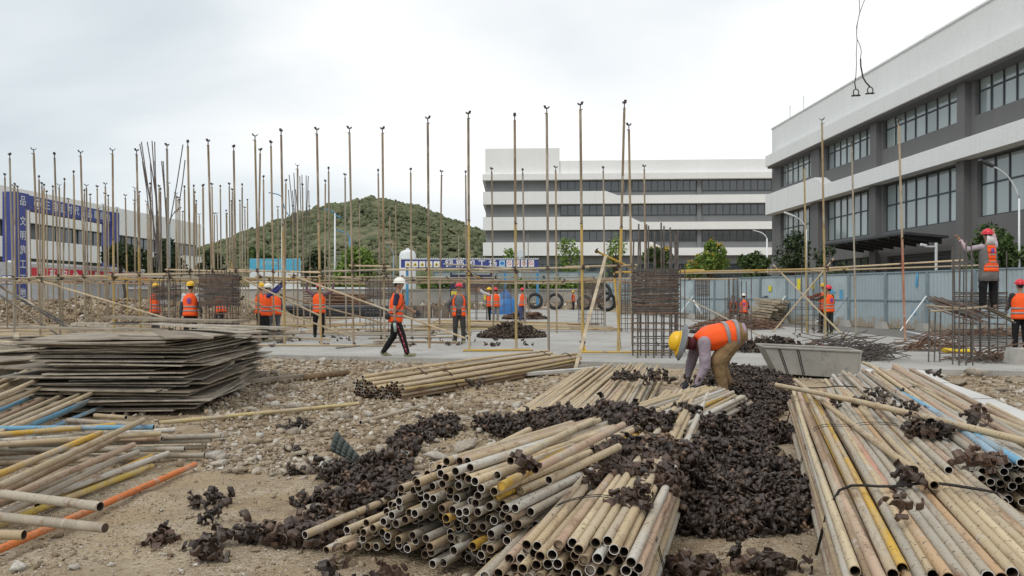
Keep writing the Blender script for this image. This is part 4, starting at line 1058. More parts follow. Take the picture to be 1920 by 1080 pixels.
# ------------------------------------------------------------------ rebar columns
def cage(px, wpx, D, top_py, label, y_b0, y_b1, zb=.1, nv=4, extra_top=True, space=.16, depth=None, n_h=22, low_z=None, r=.013, hs=.008):
    c = P(px, HY, D); c.z = zb; w = wpx / F * D; dp = depth or w * .8
    t = thing('rebar_column', c, label, 'rebar column', 'rebar column cages')
    zt = P(px, top_py, D).z; z0, z1 = P(px, y_b1, D).z, P(px, y_b0, D).z
    for i in range(nv):
        for j in (0, 1):
            x = c.x - w / 2 + w * i / (nv - 1); y = D - dp / 2 + dp * j
            b = MB(); top = zt + U(-.25, .12) * (zt - zb) * .3
            b.path([(x, y, zb), (x + U(-.01, .01), y, (zb + top) / 2), (x + U(-.03, .03), y + U(-.02, .02), top)], r, 6); b.build('upright_bar', M_BAR, t)
    def hoop(z, tilt=0.0, jx=0.0):
        b = MB(); hw, hd = w / 2 + .025, dp / 2 + .025
        zz = [z + U(-tilt, tilt) for _ in range(4)]
        b.path([(c.x + sx * hw + jx + U(-.008, .008), D + sy * hd + U(-.01, .01), zz[k]) for k, (sx, sy) in enumerate(((-1, -1), (1, -1), (1, 1), (-1, 1)))], hs, 4, False, 0, True)
        b.build('hoop', M_BARR if R.random() < .35 else M_BAR, t)
    for k in range(n_h): hoop(z0 + (z1 - z0) * (k + U(-.2, .2)) / n_h, .018, U(-.02, .02))
    z = zb + .12
    while z < z0 - space * .6: hoop(z, .006); z += space
    return t
cage(1228, 74, 18.0, 428, 'tall rebar column cage with a thick stack of hoops, nearest the middle of the slab', 505, 588, nv=6, n_h=44, space=.16, r=.018, hs=.0115)
t = thing('rebar_column', P(1262, HY, 18.4), 'slim open group of upright bars just right of the tall hooped rebar column', 'rebar column', 'rebar column cages'); ORG[t.name].z = 1.5
for i, px in enumerate((1266, 1268, 1276, 1284)):
    b = MB(); q = P(px, HY, 18.8 + .5 * (i % 2)); b.path([(q.x, q.y, .1), (q.x, q.y, (2.95 if i < 2 else 2.2))], .02 if i < 2 else .012, 6); b.build('upright_bar', M_BAR, t)
for z in (.35, .75, 1.05): b = MB(); q = P(1274, HY, 19); b.path([(q.x - .16, 18.7, z), (q.x + .16, 18.7, z), (q.x + .16, 19.4, z), (q.x - .16, 19.4, z)], .008, 4, False, 0, True); b.build('hoop', M_BAR, t)
cage(412, 56, 22.6, 500, 'rebar column cage with a bundle of hoops beside the board stack', 515, 573, nv=6, n_h=46, space=.15, r=.016, hs=.012)
cage(312, 40, 25.5, 520, 'rebar column cage partly hiding a worker, left of the white-sleeved worker', 534, 562, nv=5, n_h=22, space=.15)
cage(718, 56, 28.5, 500, 'rebar column cage behind the walking worker', 527, 560, nv=5, n_h=24, space=.22)
cage(903, 58, 44.0, 515, 'rebar column cage behind the red-helmet worker, with hoops at head height', 531, 552, nv=4, n_h=20, space=.3, r=.02)
cage(1108, 44, 36, 520, 'rebar column cage to the left of the leaning plank', 528, 572, nv=5, n_h=30, space=.2)
cage(1180, 34, 30, 505, 'dark rebar column cage seen behind the tall hooped one', 525, 590, nv=4, n_h=30, space=.2)
cage(1317, 22, 45, 516, 'small distant rebar column cage near the hoarding behind the bending worker', 522, 556, nv=4, n_h=26, space=.25, r=.022)
cage(1520, 44, 29, 500, 'open rebar cage in front of the paired workers', 566, 580, nv=5, n_h=3, space=.18)
cage(1388, 34, 20.5, 520, 'thin starter bars rising from the slab behind the bending worker', 600, 602, nv=3, n_h=1, space=.9, r=.012)
cage(1838, 66, 17.4, 478, 'rebar cage under the standing woman with boards and bars laid on it', 546, 578, nv=5, n_h=14, space=.13, r=.014)
cage(1805, 26, 15.9, 455, 'narrow group of upright bars in front of the standing woman', 690, 692, nv=3, n_h=0, space=.9, r=.014)
cage(1375, 26, 36, 520, 'half-hidden rebar cage beside the crouching white-helmet worker', 556, 590, nv=4, n_h=14, space=.25)
cage(945, 26, 50, 525, 'distant rebar cage beside the worker in blue trousers', 532, 560, nv=3, n_h=18, space=.3, r=.02)
st = thing('starter_bars', P(300, HY, 33), 'fan of long thin reinforcing bars spreading above the left scaffold', 'rebar'); ORG[st.name].z = CH; st.location.z = CH
for x0, y0, x1, y1 in ((262, 270, 296, 470), (265, 266, 298, 500), (276, 266, 296, 400), (285, 264, 297, 480), (290, 266, 294, 520), (267, 303, 280, 402), (282, 306, 290, 500), (303, 302, 312, 420), (343, 271, 318, 420), (347, 300, 336, 380), (306, 302, 316, 520), (290, 302, 300, 520), (287, 420, 306, 545), (302, 390, 298, 545)):
    b = MB(); b.path([P(x0, y0, 33), P((x0 + x1) / 2 + 1, (y0 + y1) / 2, 33), P(x1, y1, 33)], .022, 5); b.build('bar', M_BAR, st)
st = thing('starter_bars', P(565, HY, 40), 'smaller fan of thin bars standing in front of the hill top', 'rebar'); ORG[st.name].z = CH; st.location.z = CH
for x0, y0, x1, y1 in ((542, 328, 552, 420), (551, 324, 556, 440), (541, 356, 545, 440), (562, 330, 568, 520), (566, 328, 570, 520), (574, 329, 574, 500), (578, 330, 574, 430), (579, 357, 581, 500), (548, 357, 556, 440), (554, 355, 560, 420)):
    b = MB(); b.path([P(x0, y0, 40), P(x1, y1, 40)], .022, 5); b.build('bar', M_BAR, st)
# working platform of bars and boards round the standing woman
pf = thing('bar_bundle', P(1790, 575, 17.0), 'loose sheaf of brown bars and tubes laid across the rebar cage under the standing woman', 'rebar')
for i in range(24):
    x0 = 1738 + U(-3, 30); y0 = 562 + U(-7, 12); b = MB(); e = P(x0 + U(70, 110), y0 + U(20, 34), 16.8 + U(-.2, .2)); b.path([P(x0, y0, 17.2 + U(-.3, .3)), e], .014, 5); b.build('bar', R.choice((M_BAR, M_BARR, M_BAR)), pf)
for i in range(5):
    b = MB(); b.path([P(1825 + i * 4, 566 + i * 2.2, 17), P(1888 + i * 4, 590 + i * 4, 16.7)], .02, 6); b.build('tube', M_WOODL if i % 2 else M_BAR, pf)
for (x0, y0, x1, y1) in ((1744, 584, 1850, 575), (1736, 573, 1800, 578)): b = MB(); b.path([P(x0, y0, 16.4), P(x1, y1, 16.4)], .022, 6); b.build('tube', M_WOODL, pf)
for px in (1741, 1752, 1762): b = MB(); q = P(px, HY, 16.6); b.path([(q.x, 16.6, .1), (q.x + .02, 16.6, 1.2)], .014, 6); b.build('leg', M_BAR, pf)
# ------------------------------------------------------------------ lifting slings hanging from a crane out of frame
M_CABLE = plain('sling_wire', (0.20, 0.20, 0.205), .5, .4)
M_SHACK = plain('shackle_steel', (0.05, 0.045, 0.04), .5, .5)
SDp = 13.0
def sling(label, pts, thick, dark_from, end):
    t = thing('lifting_sling', P(end[0], end[1], SDp), label, 'lifting sling', 'wire slings with shackles')
    b = MB(); b.path([P(x, y, SDp) for x, y in pts], .006, 6); b.build('wire', M_CABLE, t, True)
    b = MB(); b.path([P(x, y, SDp) for x, y in dark_from], thick, 6); b.build('sleeve', M_SHACK, t, True)
    c = P(end[0], end[1], SDp); b = MB()
    b.path([c + Vector((.045 * math.cos(a) * (1.0 if math.sin(a) > -.3 else 1), 0, .055 * math.sin(a) - .055)) for a in [math.radians(k) for k in range(-50, 231, 28)]], .009, 6)
    for s in (-1, 1): b.ell(c + Vector((s * .036, 0, -.105)), Vector((.018, 0, 0)), Vector((0, .02, 0)), Vector((0, 0, .018)), 6, 4)
    sh = b.build('shackle', M_SHACK, t, True)
    b = MB(); b.path([c + Vector((-.075, 0, -.112)), c + Vector((.07, 0, -.10))], .013, 6); b.build('pin', M_SHACK, sh)
sling('straight wire sling with a shackle hanging in the sky', [(1611, -60), (1611, 0), (1612, 22), (1607.5, 45), (1606, 62), (1607, 75), (1605.5, 100), (1606, 120), (1604.5, 146)], .009, [(1604.5, 146), (1602.5, 155), (1604.5, 166)], (1605, 167))
sling('curved dark-sleeved wire sling with a shackle beside the straight one', [(1636, -60), (1621, 0), (1612, 24), (1606, 50), (1606.5, 72), (1612, 84), (1615, 95), (1613.5, 110)], .012, [(1613.5, 110), (1614, 124), (1618, 145), (1624, 155), (1631.5, 163)], (1631.5, 163))

# ================================================================== PIPE BUNDLES
def cable(name, b, parent, mat=None):
    return b.build(name, mat or M_WIRE, parent, True)
def bundle(name, label, cat, o, theta, width, prof, cols, L=6.0, stag=.10, shell=None, fan=.010, base_z=.03, wires=(), zmin=None, toplen=None, jit=.004, bright=None, group='pipe bundles', far_h=1.0):
    """hex-packed pipes; o = near left end on the ground, prof = [(s, height)] across, wires = distances of tie wires"""
    th = math.radians(theta); dr = Vector((math.sin(th), math.cos(th), 0)); lat = Vector((math.cos(th), -math.sin(th), 0))
    t = thing(name, Vector((o[0], o[1], 0)) + lat * (width / 2), label, cat, group)
    ps, ph = [p[0] for p in prof], [p[1] for p in prof]; H = lambda s: float(np.interp(s, ps, ph))
    r = .0243; n = 0; row = 0
    while True:
        z = base_z + r + row * r * 1.76
        if z > max(ph) + r: break
        s = r + (r if row % 2 else 0)
        while s < width:
            if z <= H(s) and (zmin is None or z >= zmin(s)):
                depth = H(s) - z
                if shell is None or depth < shell or s < shell * 1.1:
                    st = U(-stag, stag); k = depth < r * 1.8
                    p0 = Vector((o[0], o[1], z)) + lat * (s + U(-jit, jit)) + dr * st + Vector((0, 0, U(-jit, jit)))
                    ln = toplen(s) if (toplen and k) else L
                    tilt = U(-.25, .02) * .05 if (toplen and k) else 0
                    p1 = p0 + dr * ln + lat * U(-fan, fan) * ln + Vector((0, 0, U(-fan, fan) * .4 * ln + tilt))
                    p1.z = max(base_z + r, base_z + r + (p1.z - base_z - r) * (1 - (1 - far_h) * min(1, ln / L)))
                    c = cols(s / width, z / max(ph), k)
                    place_pipe(p0, p1, c, t, 'pipe'); n += 1
            s += r * 2.02
        row += 1
    for wd, rr in wires:
        pts = []
        m_ = 16
        for i in range(m_ + 1):
            s = -.03 + (width + .06) * i / m_
            h = H(min(max(s, 0), width)) + .03
            if i == 0 or i == m_: h = .06
            pts.append(Vector((o[0], o[1], h)) + lat * s + dr * (wd + .05 * math.sin(i * .8)))
        sm = [pts[0]] + [(pts[i - 1] + pts[i] * 2 + pts[i + 1]) / 4 + Vector((0, 0, .008)) for i in range(1, m_)] + [pts[-1]]
        b = MB(); b.path(sm, rr, 6); cable('tie_wire', b, t)
    return t, dr, lat
def colsel(ws):
    tot = sum(w for _, w in ws)
    def f(*a):
        x = R.random() * tot
        for c, w in ws:
            x -= w
            if x <= 0: return c
        return ws[-1][0]
    return f
tanmix = colsel(((C_TAN, 5), (C_TAN2, 5), (C_GREY, 2), (C_PINK, 1), (C_WHT, 1.2), (C_YEL, .12)))
greymix = colsel(((C_GREY, 5), (C_WHT, 3), (C_TAN, 2), (C_BRN, 1)))
def colA(s, z, top):
    if R.random() < .03: return C_YEL
    if top or z > .86 or s < .3: return tanmix()
    return greymix()
bundle('pipe_stack', 'big stack of hollow scaffold pipes with open ends facing forward at bottom centre', 'pipe stack', (-1.06, 4.74), 27, 1.30, [(0, .07), (.22, .17), (.42, .36), (.62, .52), (.8, .585), (1.05, .56), (1.18, .47), (1.30, .36)], colA, 6.0, .13, None, .006,
       toplen=lambda s: U(1.25, 2.4) if .45 < s < 1.25 and R.random() < .8 else 6.0, jit=.006, far_h=.68)
bundle('pipe_stack', 'low spread of pale pipes with clamps on their near ends, behind the big front stack', 'pipe stack', (-.02, 9.5), 13.2, 1.55, [(0, .09), (.4, .15), (1.1, .20), (1.55, .13)], tanmix, 6.0, .22, None, .014)
def colC(s, z, top):
    if s < .22: return R.choice((C_YEL, C_YEL, C_GREY, C_TAN))
    return R.choice((C_TAN2, C_WHT, C_PINK, C_TAN, C_GREY, C_TAN2, C_YEL if R.random() < .25 else C_TAN))
bundle('pipe_bundle', 'wire-tied bundle of pale and yellow pipes with open ends at the bottom edge', 'pipe bundle', (-.27, 3.72), 16.7, .88, [(0, .10), (.2, .25), (.36, .37), (.55, .405), (.80, .395), (.88, .30)], colC, 6.0, .11, None, .006, wires=((.62, .0025), (.66, .0025)))
def colD(s, z, top): return R.choice((C_TAN2, (.54, .42, .23), C_TAN, (.50, .38, .17))) if top or z > .7 else C_BRN
bundle('pipe_bundle', 'long tied bundle of yellowish pipes lying in the rubble below the walking worker', 'pipe bundle', (-2.30, 11.55), 29, .90, [(0, .22), (.12, .32), (.26, .27), (.42, .19), (.56, .22), (.72, .30), (.84, .26), (.90, .16)], colD, 6.1, .07, None, .004, wires=((1.35, .009), (5.7, .009)))
def colE(s, z, top):
    if .20 < s < .26: return C_YEL
    return R.choice((C_TAN, C_TAN2, C_PINK, C_TAN, C_WHT, C_GREY, C_GREY, (.45, .30, .17), (.50, .27, .19), C_BRN))
E_T, E_dr, E_lat = bundle('pipe_bundle', 'large wire-tied bundle of long paint-streaked pipes running away from the bottom corner', 'pipe bundle', (1.34, 3.20), 17.2, .93, [(0, .27), (.05, .36), (.14, .42), (.5, .455), (.85, .45), (.93, .40)], colE, 6.35, .22, .085, .006, wires=((1.25, .008), (3.4, .0026), (3.3, .0026), (6.0, .007)))
def colF(s, z, top): return R.choice((C_TAN2, C_TAN, C_WHT, C_GREY, C_PINK, C_GREY))
bundle('pipe_stack', 'heap of pipes with dark open ends at the right-hand edge, clamps lying on it', 'pipe stack', (2.38, 4.86), 17.5, 1.05, [(0, .40), (.15, .47), (.4, .52), (.8, .58), (1.05, .55)], colF, 6.0, .18, .36, .012)

# loose pipes, each a thing
def loose(a, b_, col, label, group='loose scaffold pipes', r=1.0):
    o = place_pipe(a, b_, col, None, 'scaffold_pipe', None, r); return tag(o, label, 'pipe', group)
loose(G(572, 1003, .12), G(738, 932, .16), C_TAN, 'single muddy pipe lying on the clamps left of the front stack')
loose(G(612, 1032, .05), G(852, 916, .12), C_TAN, 'lowest pipe sticking out to the left of the front stack')
loose(G(760, 935, .10), G(850, 880, .08), C_BRN, 'brown pipe half buried in the clamps at the back of the front stack')
loose(G(818, 893, .46), G(992, 806, .44), C_TAN2, 'long pale pipe lying along the upper left of the front stack')
loose(G(1003, 880, .60), G(1168, 797, .62), C_PINK, 'pinkish pipe on top of the front stack, nearest the dark clamp heap')
loose(G(957, 864, .60), G(1110, 790, .60), C_TAN2, 'pale pipe on top of the front stack beside the pinkish one')
loose(G(1029, 900, .50), G(1160, 838, .55), C_TAN, 'bent-ended pipe under the pinkish one on the front stack')
loose(G(940, 912, .52), G(1058, 846, .50), C_YEL, 'yellow pipe with an open end in the front stack')
loose(G(1456, 722, .50), G(1935, 831, .62), C_TAN2, 'long pale pipe lying crosswise over both right-hand stacks')
loose(G(1490, 712, .44), G(1752, 910, .50), C_TAN, 'pipe slanting across the tied bundle with its open end towards the front')
loose(G(1618, 680, .50), G(1935, 815, .58), C_TAN2, 'pale pipe at the upper edge of the right heap')
loose(G(1686, 689, .30), G(1860, 772, .36), C_TAN, 'pipe lying over the pale boards')
loose(G(1665, 700, .42), G(1925, 800, .50), C_TAN, 'pipe tucked just below the pale one at the upper edge of the heap')
loose(G(1640, 712, .45), G(1915, 868, .58), C_BLUE, 'light blue pipe in the right-hand heap, upper of the two')
loose(G(1700, 745, .50), G(1890, 872, .56), (.30, .42, .50), 'light blue pipe in the right-hand heap, lower of the two')
loose(G(1852, 758, .12), G(1990, 830, .12), C_TAN2, 'short pale pipe end by the boards, upper one')
loose(G(1856, 768, .10), G(1990, 850, .10), C_TAN, 'short pale pipe end by the boards, lower one')
loose(G(1574, 710, .42), G(1760, 868, .46), C_PINK, 'reddish pipe lying between the tied bundle and the right heap')
loose(G(298, 793, .05), G(672, 757, .05), (.52, .42, .20), 'long yellowish pipe lying alone across the rubble in front of the board stack')
loose(G(676, 792, .04), G(806, 757, .05), C_GREY, 'grey pipe on the rubble below the long tied bundle')
loose(G(1288, 742, .36), G(1330, 731, .36), C_TAN, 'short pipe stub under the hand of the bending worker')
loose(G(1427, 853, .1), G(1445, 868, .1), C_PINK, 'small pipe offcut on the clamps at the edge of the bare patch')
loose(G(1455, 720, .2), G(1480, 733, .2), C_BRN, 'brown pipe stub at the head of the tied bundle')
# left-hand heap of loose pipes
LGp = 'loose pipes of the left-hand heap'
loose(G(-40, 1047, .035), G(366, 871, .035), C_ORG, 'bright orange pipe on the ground, foremost of the left-hand heap', LGp)
loose(G(-40, 998, .05), G(284, 874, .05), (.50, .36, .08), 'dull yellow pipe just behind the orange one', LGp)
loose(G(-40, 977, .10), G(315, 850, .10), C_WHT, 'whitish pipe lying over the dull yellow one', LGp)
loose(G(70, 948, .06), G(284, 856, .08), C_YEL, 'bright yellow pipe end between whitish and grey pipes', LGp)
loose(G(-40, 985, .16), G(220, 862, .16), C_GREY, 'grey pipe ending left of the whitish one', LGp)
loose(G(-40, 955, .24), G(250, 834, .24), C_PINK, 'thick pinkish-brown pipe crossing the left-hand heap', LGp)
loose(G(-40, 945, .22), G(222, 820, .25), C_BRN, 'brown pipe tucked behind the pinkish-brown one', LGp)
loose(G(-40, 930, .38), G(268, 788, .36), C_TAN, 'long tan pipe on top of the left-hand heap', LGp)
loose(G(-40, 905, .33), G(188, 812, .33), C_YEL, 'yellow pipe lying against the long tan top one', LGp)
loose(G(-40, 960, .12), G(258, 848, .14), C_GREY, 'grey-brown pipe low in the left-hand heap under the pinkish one', LGp)
loose(G(-30, 922, .47), G(188, 950, .47), C_GREY, 'upper of two mud-caked grey pipes crossing at the left edge', LGp)
loose(G(-30, 966, .40), G(197, 990, .40), (.36, .32, .26), 'lower of two mud-caked grey pipes crossing at the left edge', LGp)
loose(G(-30, 1002, .34), G(45, 1003, .34), C_TAN, 'pipe stub with an open end at the lower left edge', LGp)
hor = [((-40, 804), (288, 801), C_BLUE, .30, 'bluish-white level pipe at the back of the level pipes'), ((-40, 818), (216, 797), C_YEL, .30, 'yellowish level pipe on top of the level pipes'), ((-40, 836), (302, 813), C_TAN, .26, 'tan level pipe second from the top'), ((-40, 830), (328, 806), C_WHT, .22, 'pale level pipe ending beside the lone yellowish pipe'), ((70, 827), (414, 817), C_GREY, .20, 'longest grey level pipe reaching out over the gravel'), ((18, 835), (396, 825), C_GREY, .16, 'grey level pipe below the longest one'), ((2, 843), (346, 842), C_GREY, .12, 'grey level pipe with a shorter right end'), ((-40, 851), (386, 838), (.33, .28, .21), .09, 'brown-grey level pipe near the ground'), ((-40, 862), (383, 853), C_GREY, .04, 'lowest level pipe resting on the gravel'), ((-40, 870), (300, 858), C_BRN, .04, 'brown level pipe in shadow at the bottom'), ((126, 788), (262, 797), C_GREY, .26, 'short grey pipe lying at the foot of the board stack'), ((178, 779), (236, 783), C_TAN, .18, 'short stub at the foot of the board stack'), ((-40, 822), (303, 823), C_PINK, .2, 'rusty level pipe in the middle of the level pipes')]
for a, b_, c, z, lab in hor: loose(G(*a, z), G(*b_, z), c, lab, LGp)
hh = [(130, 684, C_TAN2, .46, 'highest slanting pipe'), (78, 692, C_TAN2, .42, 'second slanting pipe from the top'), (50, 695, C_TAN, .38, 'short slanting pipe near the left edge'), (30, 701, C_BLUE, .34, 'bluish slanting pipe near the left edge'), (112, 711, C_TAN, .36, 'slanting tan pipe below the highest'), (96, 712, C_TAN, .32, 'slanting muddy pipe next to the tan one'), (192, 728, C_TAN2, .30, 'longest pale slanting pipe'), (172, 731, C_TAN, .27, 'slanting pipe just left of the longest pale one'), (132, 735, C_TAN, .25, 'slanting pipe in the middle of the heap'), (112, 735, C_PINK, .22, 'slanting rusty-pink pipe'), (86, 735, C_BLUE, .21, 'slanting blue-white pipe in the middle'), (176, 747, C_BLUE, .20, 'upper bright blue slanting pipe'), (184, 748, (.20, .42, .58), .15, 'middle bright blue slanting pipe'), (191, 763, C_BLUE, .09, 'lowest bright blue slanting pipe'), (150, 762, C_WHT, .10, 'whitish slanting pipe between blue ones'), (120, 772, C_GREY, .10, 'grey slanting pipe at the foot of the blue ones')]
for x, y, c, z, lab in hh:
    loose(G(x - 330, y + 330 * .42 + U(-6, 6), z), G(x, y, z), c, lab + ' in the left-hand heap', LGp)

# ================================================================== BOARDS
PG = 'stacked formwork boards'
def ply(c, rz, sx, sy, label, group=PG, tilt=(0, 0), th=.017, name='formwork_board', mat=None, warp=.01):
    b = MB(); n_ = 5
    vs = []; fs = []
    w1, w2 = U(-warp, warp), U(-warp, warp)
    for j in (0, 1):
        for iy in range(n_ + 1):
            for ix in (0, 1, 2):
                x = (ix / 2 - .5) * sx; y = (iy / n_ - .5) * sy
                vs.append((x, y, (j - .5) * th + w1 * (2 * x / sx) ** 2 * (1 if ix != 1 else 0) * 1.5 + w2 * (2 * y / sy) ** 2 * 2))
    N = 3 * (n_ + 1)
    for iy in range(n_):
        for ix in range(2):
            a = iy * 3 + ix; fs += [(a, a + 3, a + 4, a + 1), (N + a, N + a + 1, N + a + 4, N + a + 3)]
        a = iy * 3; fs += [(a, N + a, N + a + 3, a + 3), (a + 2, a + 5, N + a + 5, N + a + 2)]
    for ix in range(2): a = ix; fs += [(a, a + 1, N + a + 1, N + a)]; a = n_ * 3 + ix; fs += [(a, N + a, N + a + 1, a + 1)]
    nt_ = 4 * n_
    b.add(vs, fs); b.m = [1 if abs(sum(1 if q >= N else -1 for q in f)) < 4 else 0 for f in fs]; o = link(name, b.mesh(name, [mat or M_WOODP, M_PLYEDGE]))
    o.location = c; o.rotation_euler = (tilt[0], tilt[1], rz)
    return tag(o, label, 'board', group)
z = .06; k = 0; NB = 38
c0 = Vector((-5.06, 11.05, 0)); ORDW = lambda k: 'bottom' if k == 0 else None
while k < NB:
    z += .0200 + abs(R.gauss(0, .0028))
    wide = 1.83; s = z / .85
    jx, jy = R.gauss(0, .10), R.gauss(0, .095)
    if R.random() < .2: jx += U(-.25, .12)
    c = c0 + Vector((jx - .02 * s, jy, z)); rz = math.radians(4) + R.gauss(0, .045)
    if k == NB - 1: lab = 'topmost weathered grey plywood board of the big stack'
    elif k == 0: lab = 'lowest plywood board of the big stack'
    else: lab = 'weathered grey plywood board within the big stack in front of the left scaffold'
    ply(c, rz, wide + R.choice((0, 0, 0, -.25, .1)), 2.44 - R.choice((0, 0, .3)), lab, PG, (U(-.006, .006), U(-.012, .012) + .008)); k += 1
ztop = z
for i, (dx, dy, rz, sx, sy, dz, tl) in enumerate(((.25, .1, .35, 1.2, 2.2, .03, .01), (.5, .5, -.1, 1.2, 2.2, .055, .02), (.1, -.5, .05, 1.5, 1.2, .03, -.01), (-.6, .3, .15, 1.4, 2.0, .02, .015), (.55, -.3, .5, .5, 2.3, .075, .02), (.3, .9, .9, .35, 2.6, .11, .03))):
    ply(c0 + Vector((dx, dy, ztop + dz)), rz, sx, sy, ['broad grey board askew on top of the stack', 'second askew board on top of the stack, further back', 'short board lying on the front edge of the stack top', 'pale grey board covering the left of the stack top', 'narrow board slanting over the right corner of the stack', 'narrow plank pointing backwards on the stack'][i], 'boards lying askew on the stack', (U(-.02, .02), tl))
for i in range(30):           # second stack behind to the right
    ply(Vector((-5.42 + R.gauss(0, .09), 13.75 + R.gauss(0, .1), .06 + i * .0255)), .12 + R.gauss(0, .06), 1.7, 1.83, 'dark weathered board of the smaller second stack behind the big one', 'boards of the second stack', (U(-.01, .01), U(-.015, .02)), .018)
for i, (px, py, z, ln, rz) in enumerate(((425, 612, .92, 2.4, -.25), (455, 622, .86, 2.2, -.1), (440, 632, .78, 2.0, .15), (250, 606, .95, 2.6, -.35), (330, 600, .95, 2.6, -.30), (180, 616, .80, 2.4, .1))):
    c = G(px, py, z) if False else P(px, py, 14.3 - .2 * i); 
    ply(c, rz + PI / 2, .25 if i % 2 else .5, ln, ['long grey plank sticking out to the right over the second stack', 'grey plank below the long one on the second stack', 'short plank at the corner of the second stack', 'dark plank sloping down behind the stack', 'dark plank crossing the back of the stack', 'flat board behind the left of the stack'][i], 'planks behind the stacks', (U(-.03, .03), U(-.03, .03)), .035, 'plank')
for i, (px, py, D, ln, rz, w_) in enumerate(((20, 642, 14.5, 1.5, -.5, .10), (55, 644, 15, .8, .0, .10), (30, 630, 15.5, 1.0, -1.0, .09), (48, 655, 14, 1.3, .15, .6), (10, 660, 13.6, 1.2, -.2, .2), (15, 672, 13, 1.6, .05, .9), (70, 668, 12.6, 1.4, .3, .7), (5, 690, 12, .9, .2, .3))):
    ply(P(px, py, D), rz, ln, w_, ['fresh sawn timber lying highest at the left edge behind the pipes', 'short fresh timber block by the left edge', 'timber piece leaning at the left edge', 'broad tan board at the left edge', 'dark narrow plank at the left edge', 'flat grey board left of the big stack', 'bent grey board against the left side of the big stack', 'small board scrap above the slanting pipes'][i], 'timber at the left edge', (U(-.06, .06), U(-.12, .05)), .05 if i < 3 else .02, 'timber', M_WOODL if i < 4 else M_WOODP)
    if D > 13:       # what carries it
        q = P(px, py, D); b = MB(); b.box((q.x, q.y, q.z / 2 - .03), (min(ln, .7), min(w_, .3) + .2, max(.05, q.z - .06))); tag(b.build('timber_block', M_WOODP), ['weathered timber block stack under the highest fresh timber', 'weathered block under the short fresh timber', 'weathered block under the leaning timber piece', 'weathered block under the broad tan board', 'weathered block under the dark narrow plank', '', '', ''][i] or 'weathered timber block under a board at the left edge', 'timber block', 'timber blocks at the left edge')
def plank(a, b_, w, th, label, mat=None, cat='plank'):
    a, b_ = Vector(a), Vector(b_); d = (b_ - a).normalized(); s = Vector((d.y, -d.x, 0)).normalized() * w / 2
    mb = MB(); mb.prism([a - s, a + s, a + s + Vector((0, 0, th)), a - s + Vector((0, 0, th))], b_ - a); return tag(mb.build('plank', mat or M_WOODP), label, cat, 'single planks')
plank(G(430, 722, .06), G(572, 706, .06), .12, .05, 'pale grey plank lying on the rubble right of the board stack')
plank(G(985, 704, .05), G(1125, 692, .05), .16, .05, 'pale plank on the dirt between the tied bundle and the pale pipes', plain('pale_board', (.46, .45, .42), .8))
plank(G(1000, 690, .03), G(1100, 687, .03), .12, .04, 'grey strip of board at the slab edge by the leaning plank', M_CONC)
lg = MB(); lg.path([G(572, 708, .06), G(610, 703, .07), G(652, 698, .06)], [.05, .06, .05], 8); tag(lg.build('log', plain('rotten_wood', (.19, .125, .07), .95, 0, .3, 15), None, True), 'short brown log lying on the rubble beyond the pale plank', 'log')
# pale boards forming a walkway on the right
M_PAVE = make_concrete('walk_board', (.50, .49, .47), (.60, .59, .565), (.40, .385, .36))
for i, (q, lab) in enumerate((([(1600, 691), (1716, 691), (1781, 721), (1640, 722)], 'pale walkway board next to the slab'), ([(1641, 723.5), (1782, 722.5), (1862, 751), (1690, 753)], 'middle pale walkway board'), ([(1692, 755), (1864, 753), (1975, 800), (1770, 805)], 'nearest pale walkway board'))):
    mb = MB(); mb.prism([G(x, y, .05) for x, y in q][::-1], (0, 0, .035)); tag(mb.build('walkway_board', M_PAVE), lab + ' beside the right-hand pipes', 'board', 'walkway boards')

# ------------------------------------------------------------------ concrete trough, heap of bars behind it and other things on the slab
M_TUB = make_concrete('mortar_crust', (.25, .24, .215), (.36, .345, .31), (.16, .15, .135), 2.5)
tr = thing('mortar_trough', G(1530, 708, 0), 'grey concrete-crusted steel trough standing between clamp heap and pipes', 'trough')
A0, A1, _d = G(1458, 700, .04), G(1612, 711, .04), None
B0 = A0 - (A1 - A0).normalized() * .26 + Vector((-.02, -.05, .47)); B1 = A1 + (A1 - A0).normalized() * .03 + Vector((-.02, -.06, .47))
back = Vector((.12, .85, 0)); b = MB(); tin = .03
b.prism([A0, A1, B1, B0], back.normalized() * tin); b.prism([A0 + back * .9, A1 + back * .9, B1 + back, B0 + back], back.normalized() * tin)
b.prism([A0, B0, B0 + back, A0 + back * .9], (tin, 0, 0)); b.prism([A1 + Vector((-tin, .001, 0)), B1 + Vector((-tin, .001, 0)), B1 + back + Vector((-tin, 0, 0)), A1 + back * .9 + Vector((-tin, 0, 0))], (tin, 0, 0))
b.prism([A0 + Vector((0, 0, .001)), A1 + Vector((0, 0, .001)), A1 + back * .9, A0 + back * .9], (0, 0, .02)); b.build('tub', M_TUB, tr)
for p, q in ((B0, B1), (B1, B1 + back), (B1 + back, B0 + back), (B0 + back, B0)):
    b = MB(); b.path([p + Vector((0, 0, .012)), q + Vector((0, 0, .012))], .024, 6); b.build('rim', M_TUB, tr)
for k in (.12, .14, .32, .34):
    b = MB(); b.path([A0.lerp(A1, k) + Vector((0, -.012, 0)), B0.lerp(B1, k + .03) + Vector((0, -.012, 0))], .008, 5); b.build('strap', M_WIRE, tr)
b = MB(); b.prism([B0.lerp(A0, .1) + back * .1, B1.lerp(A1, .1) + back * .1, B1.lerp(A1, .1) + back * .9, B0.lerp(A0, .1) + back * .9], (0, 0, -.02)); b.build('dried_mortar', M_TUB, tr)
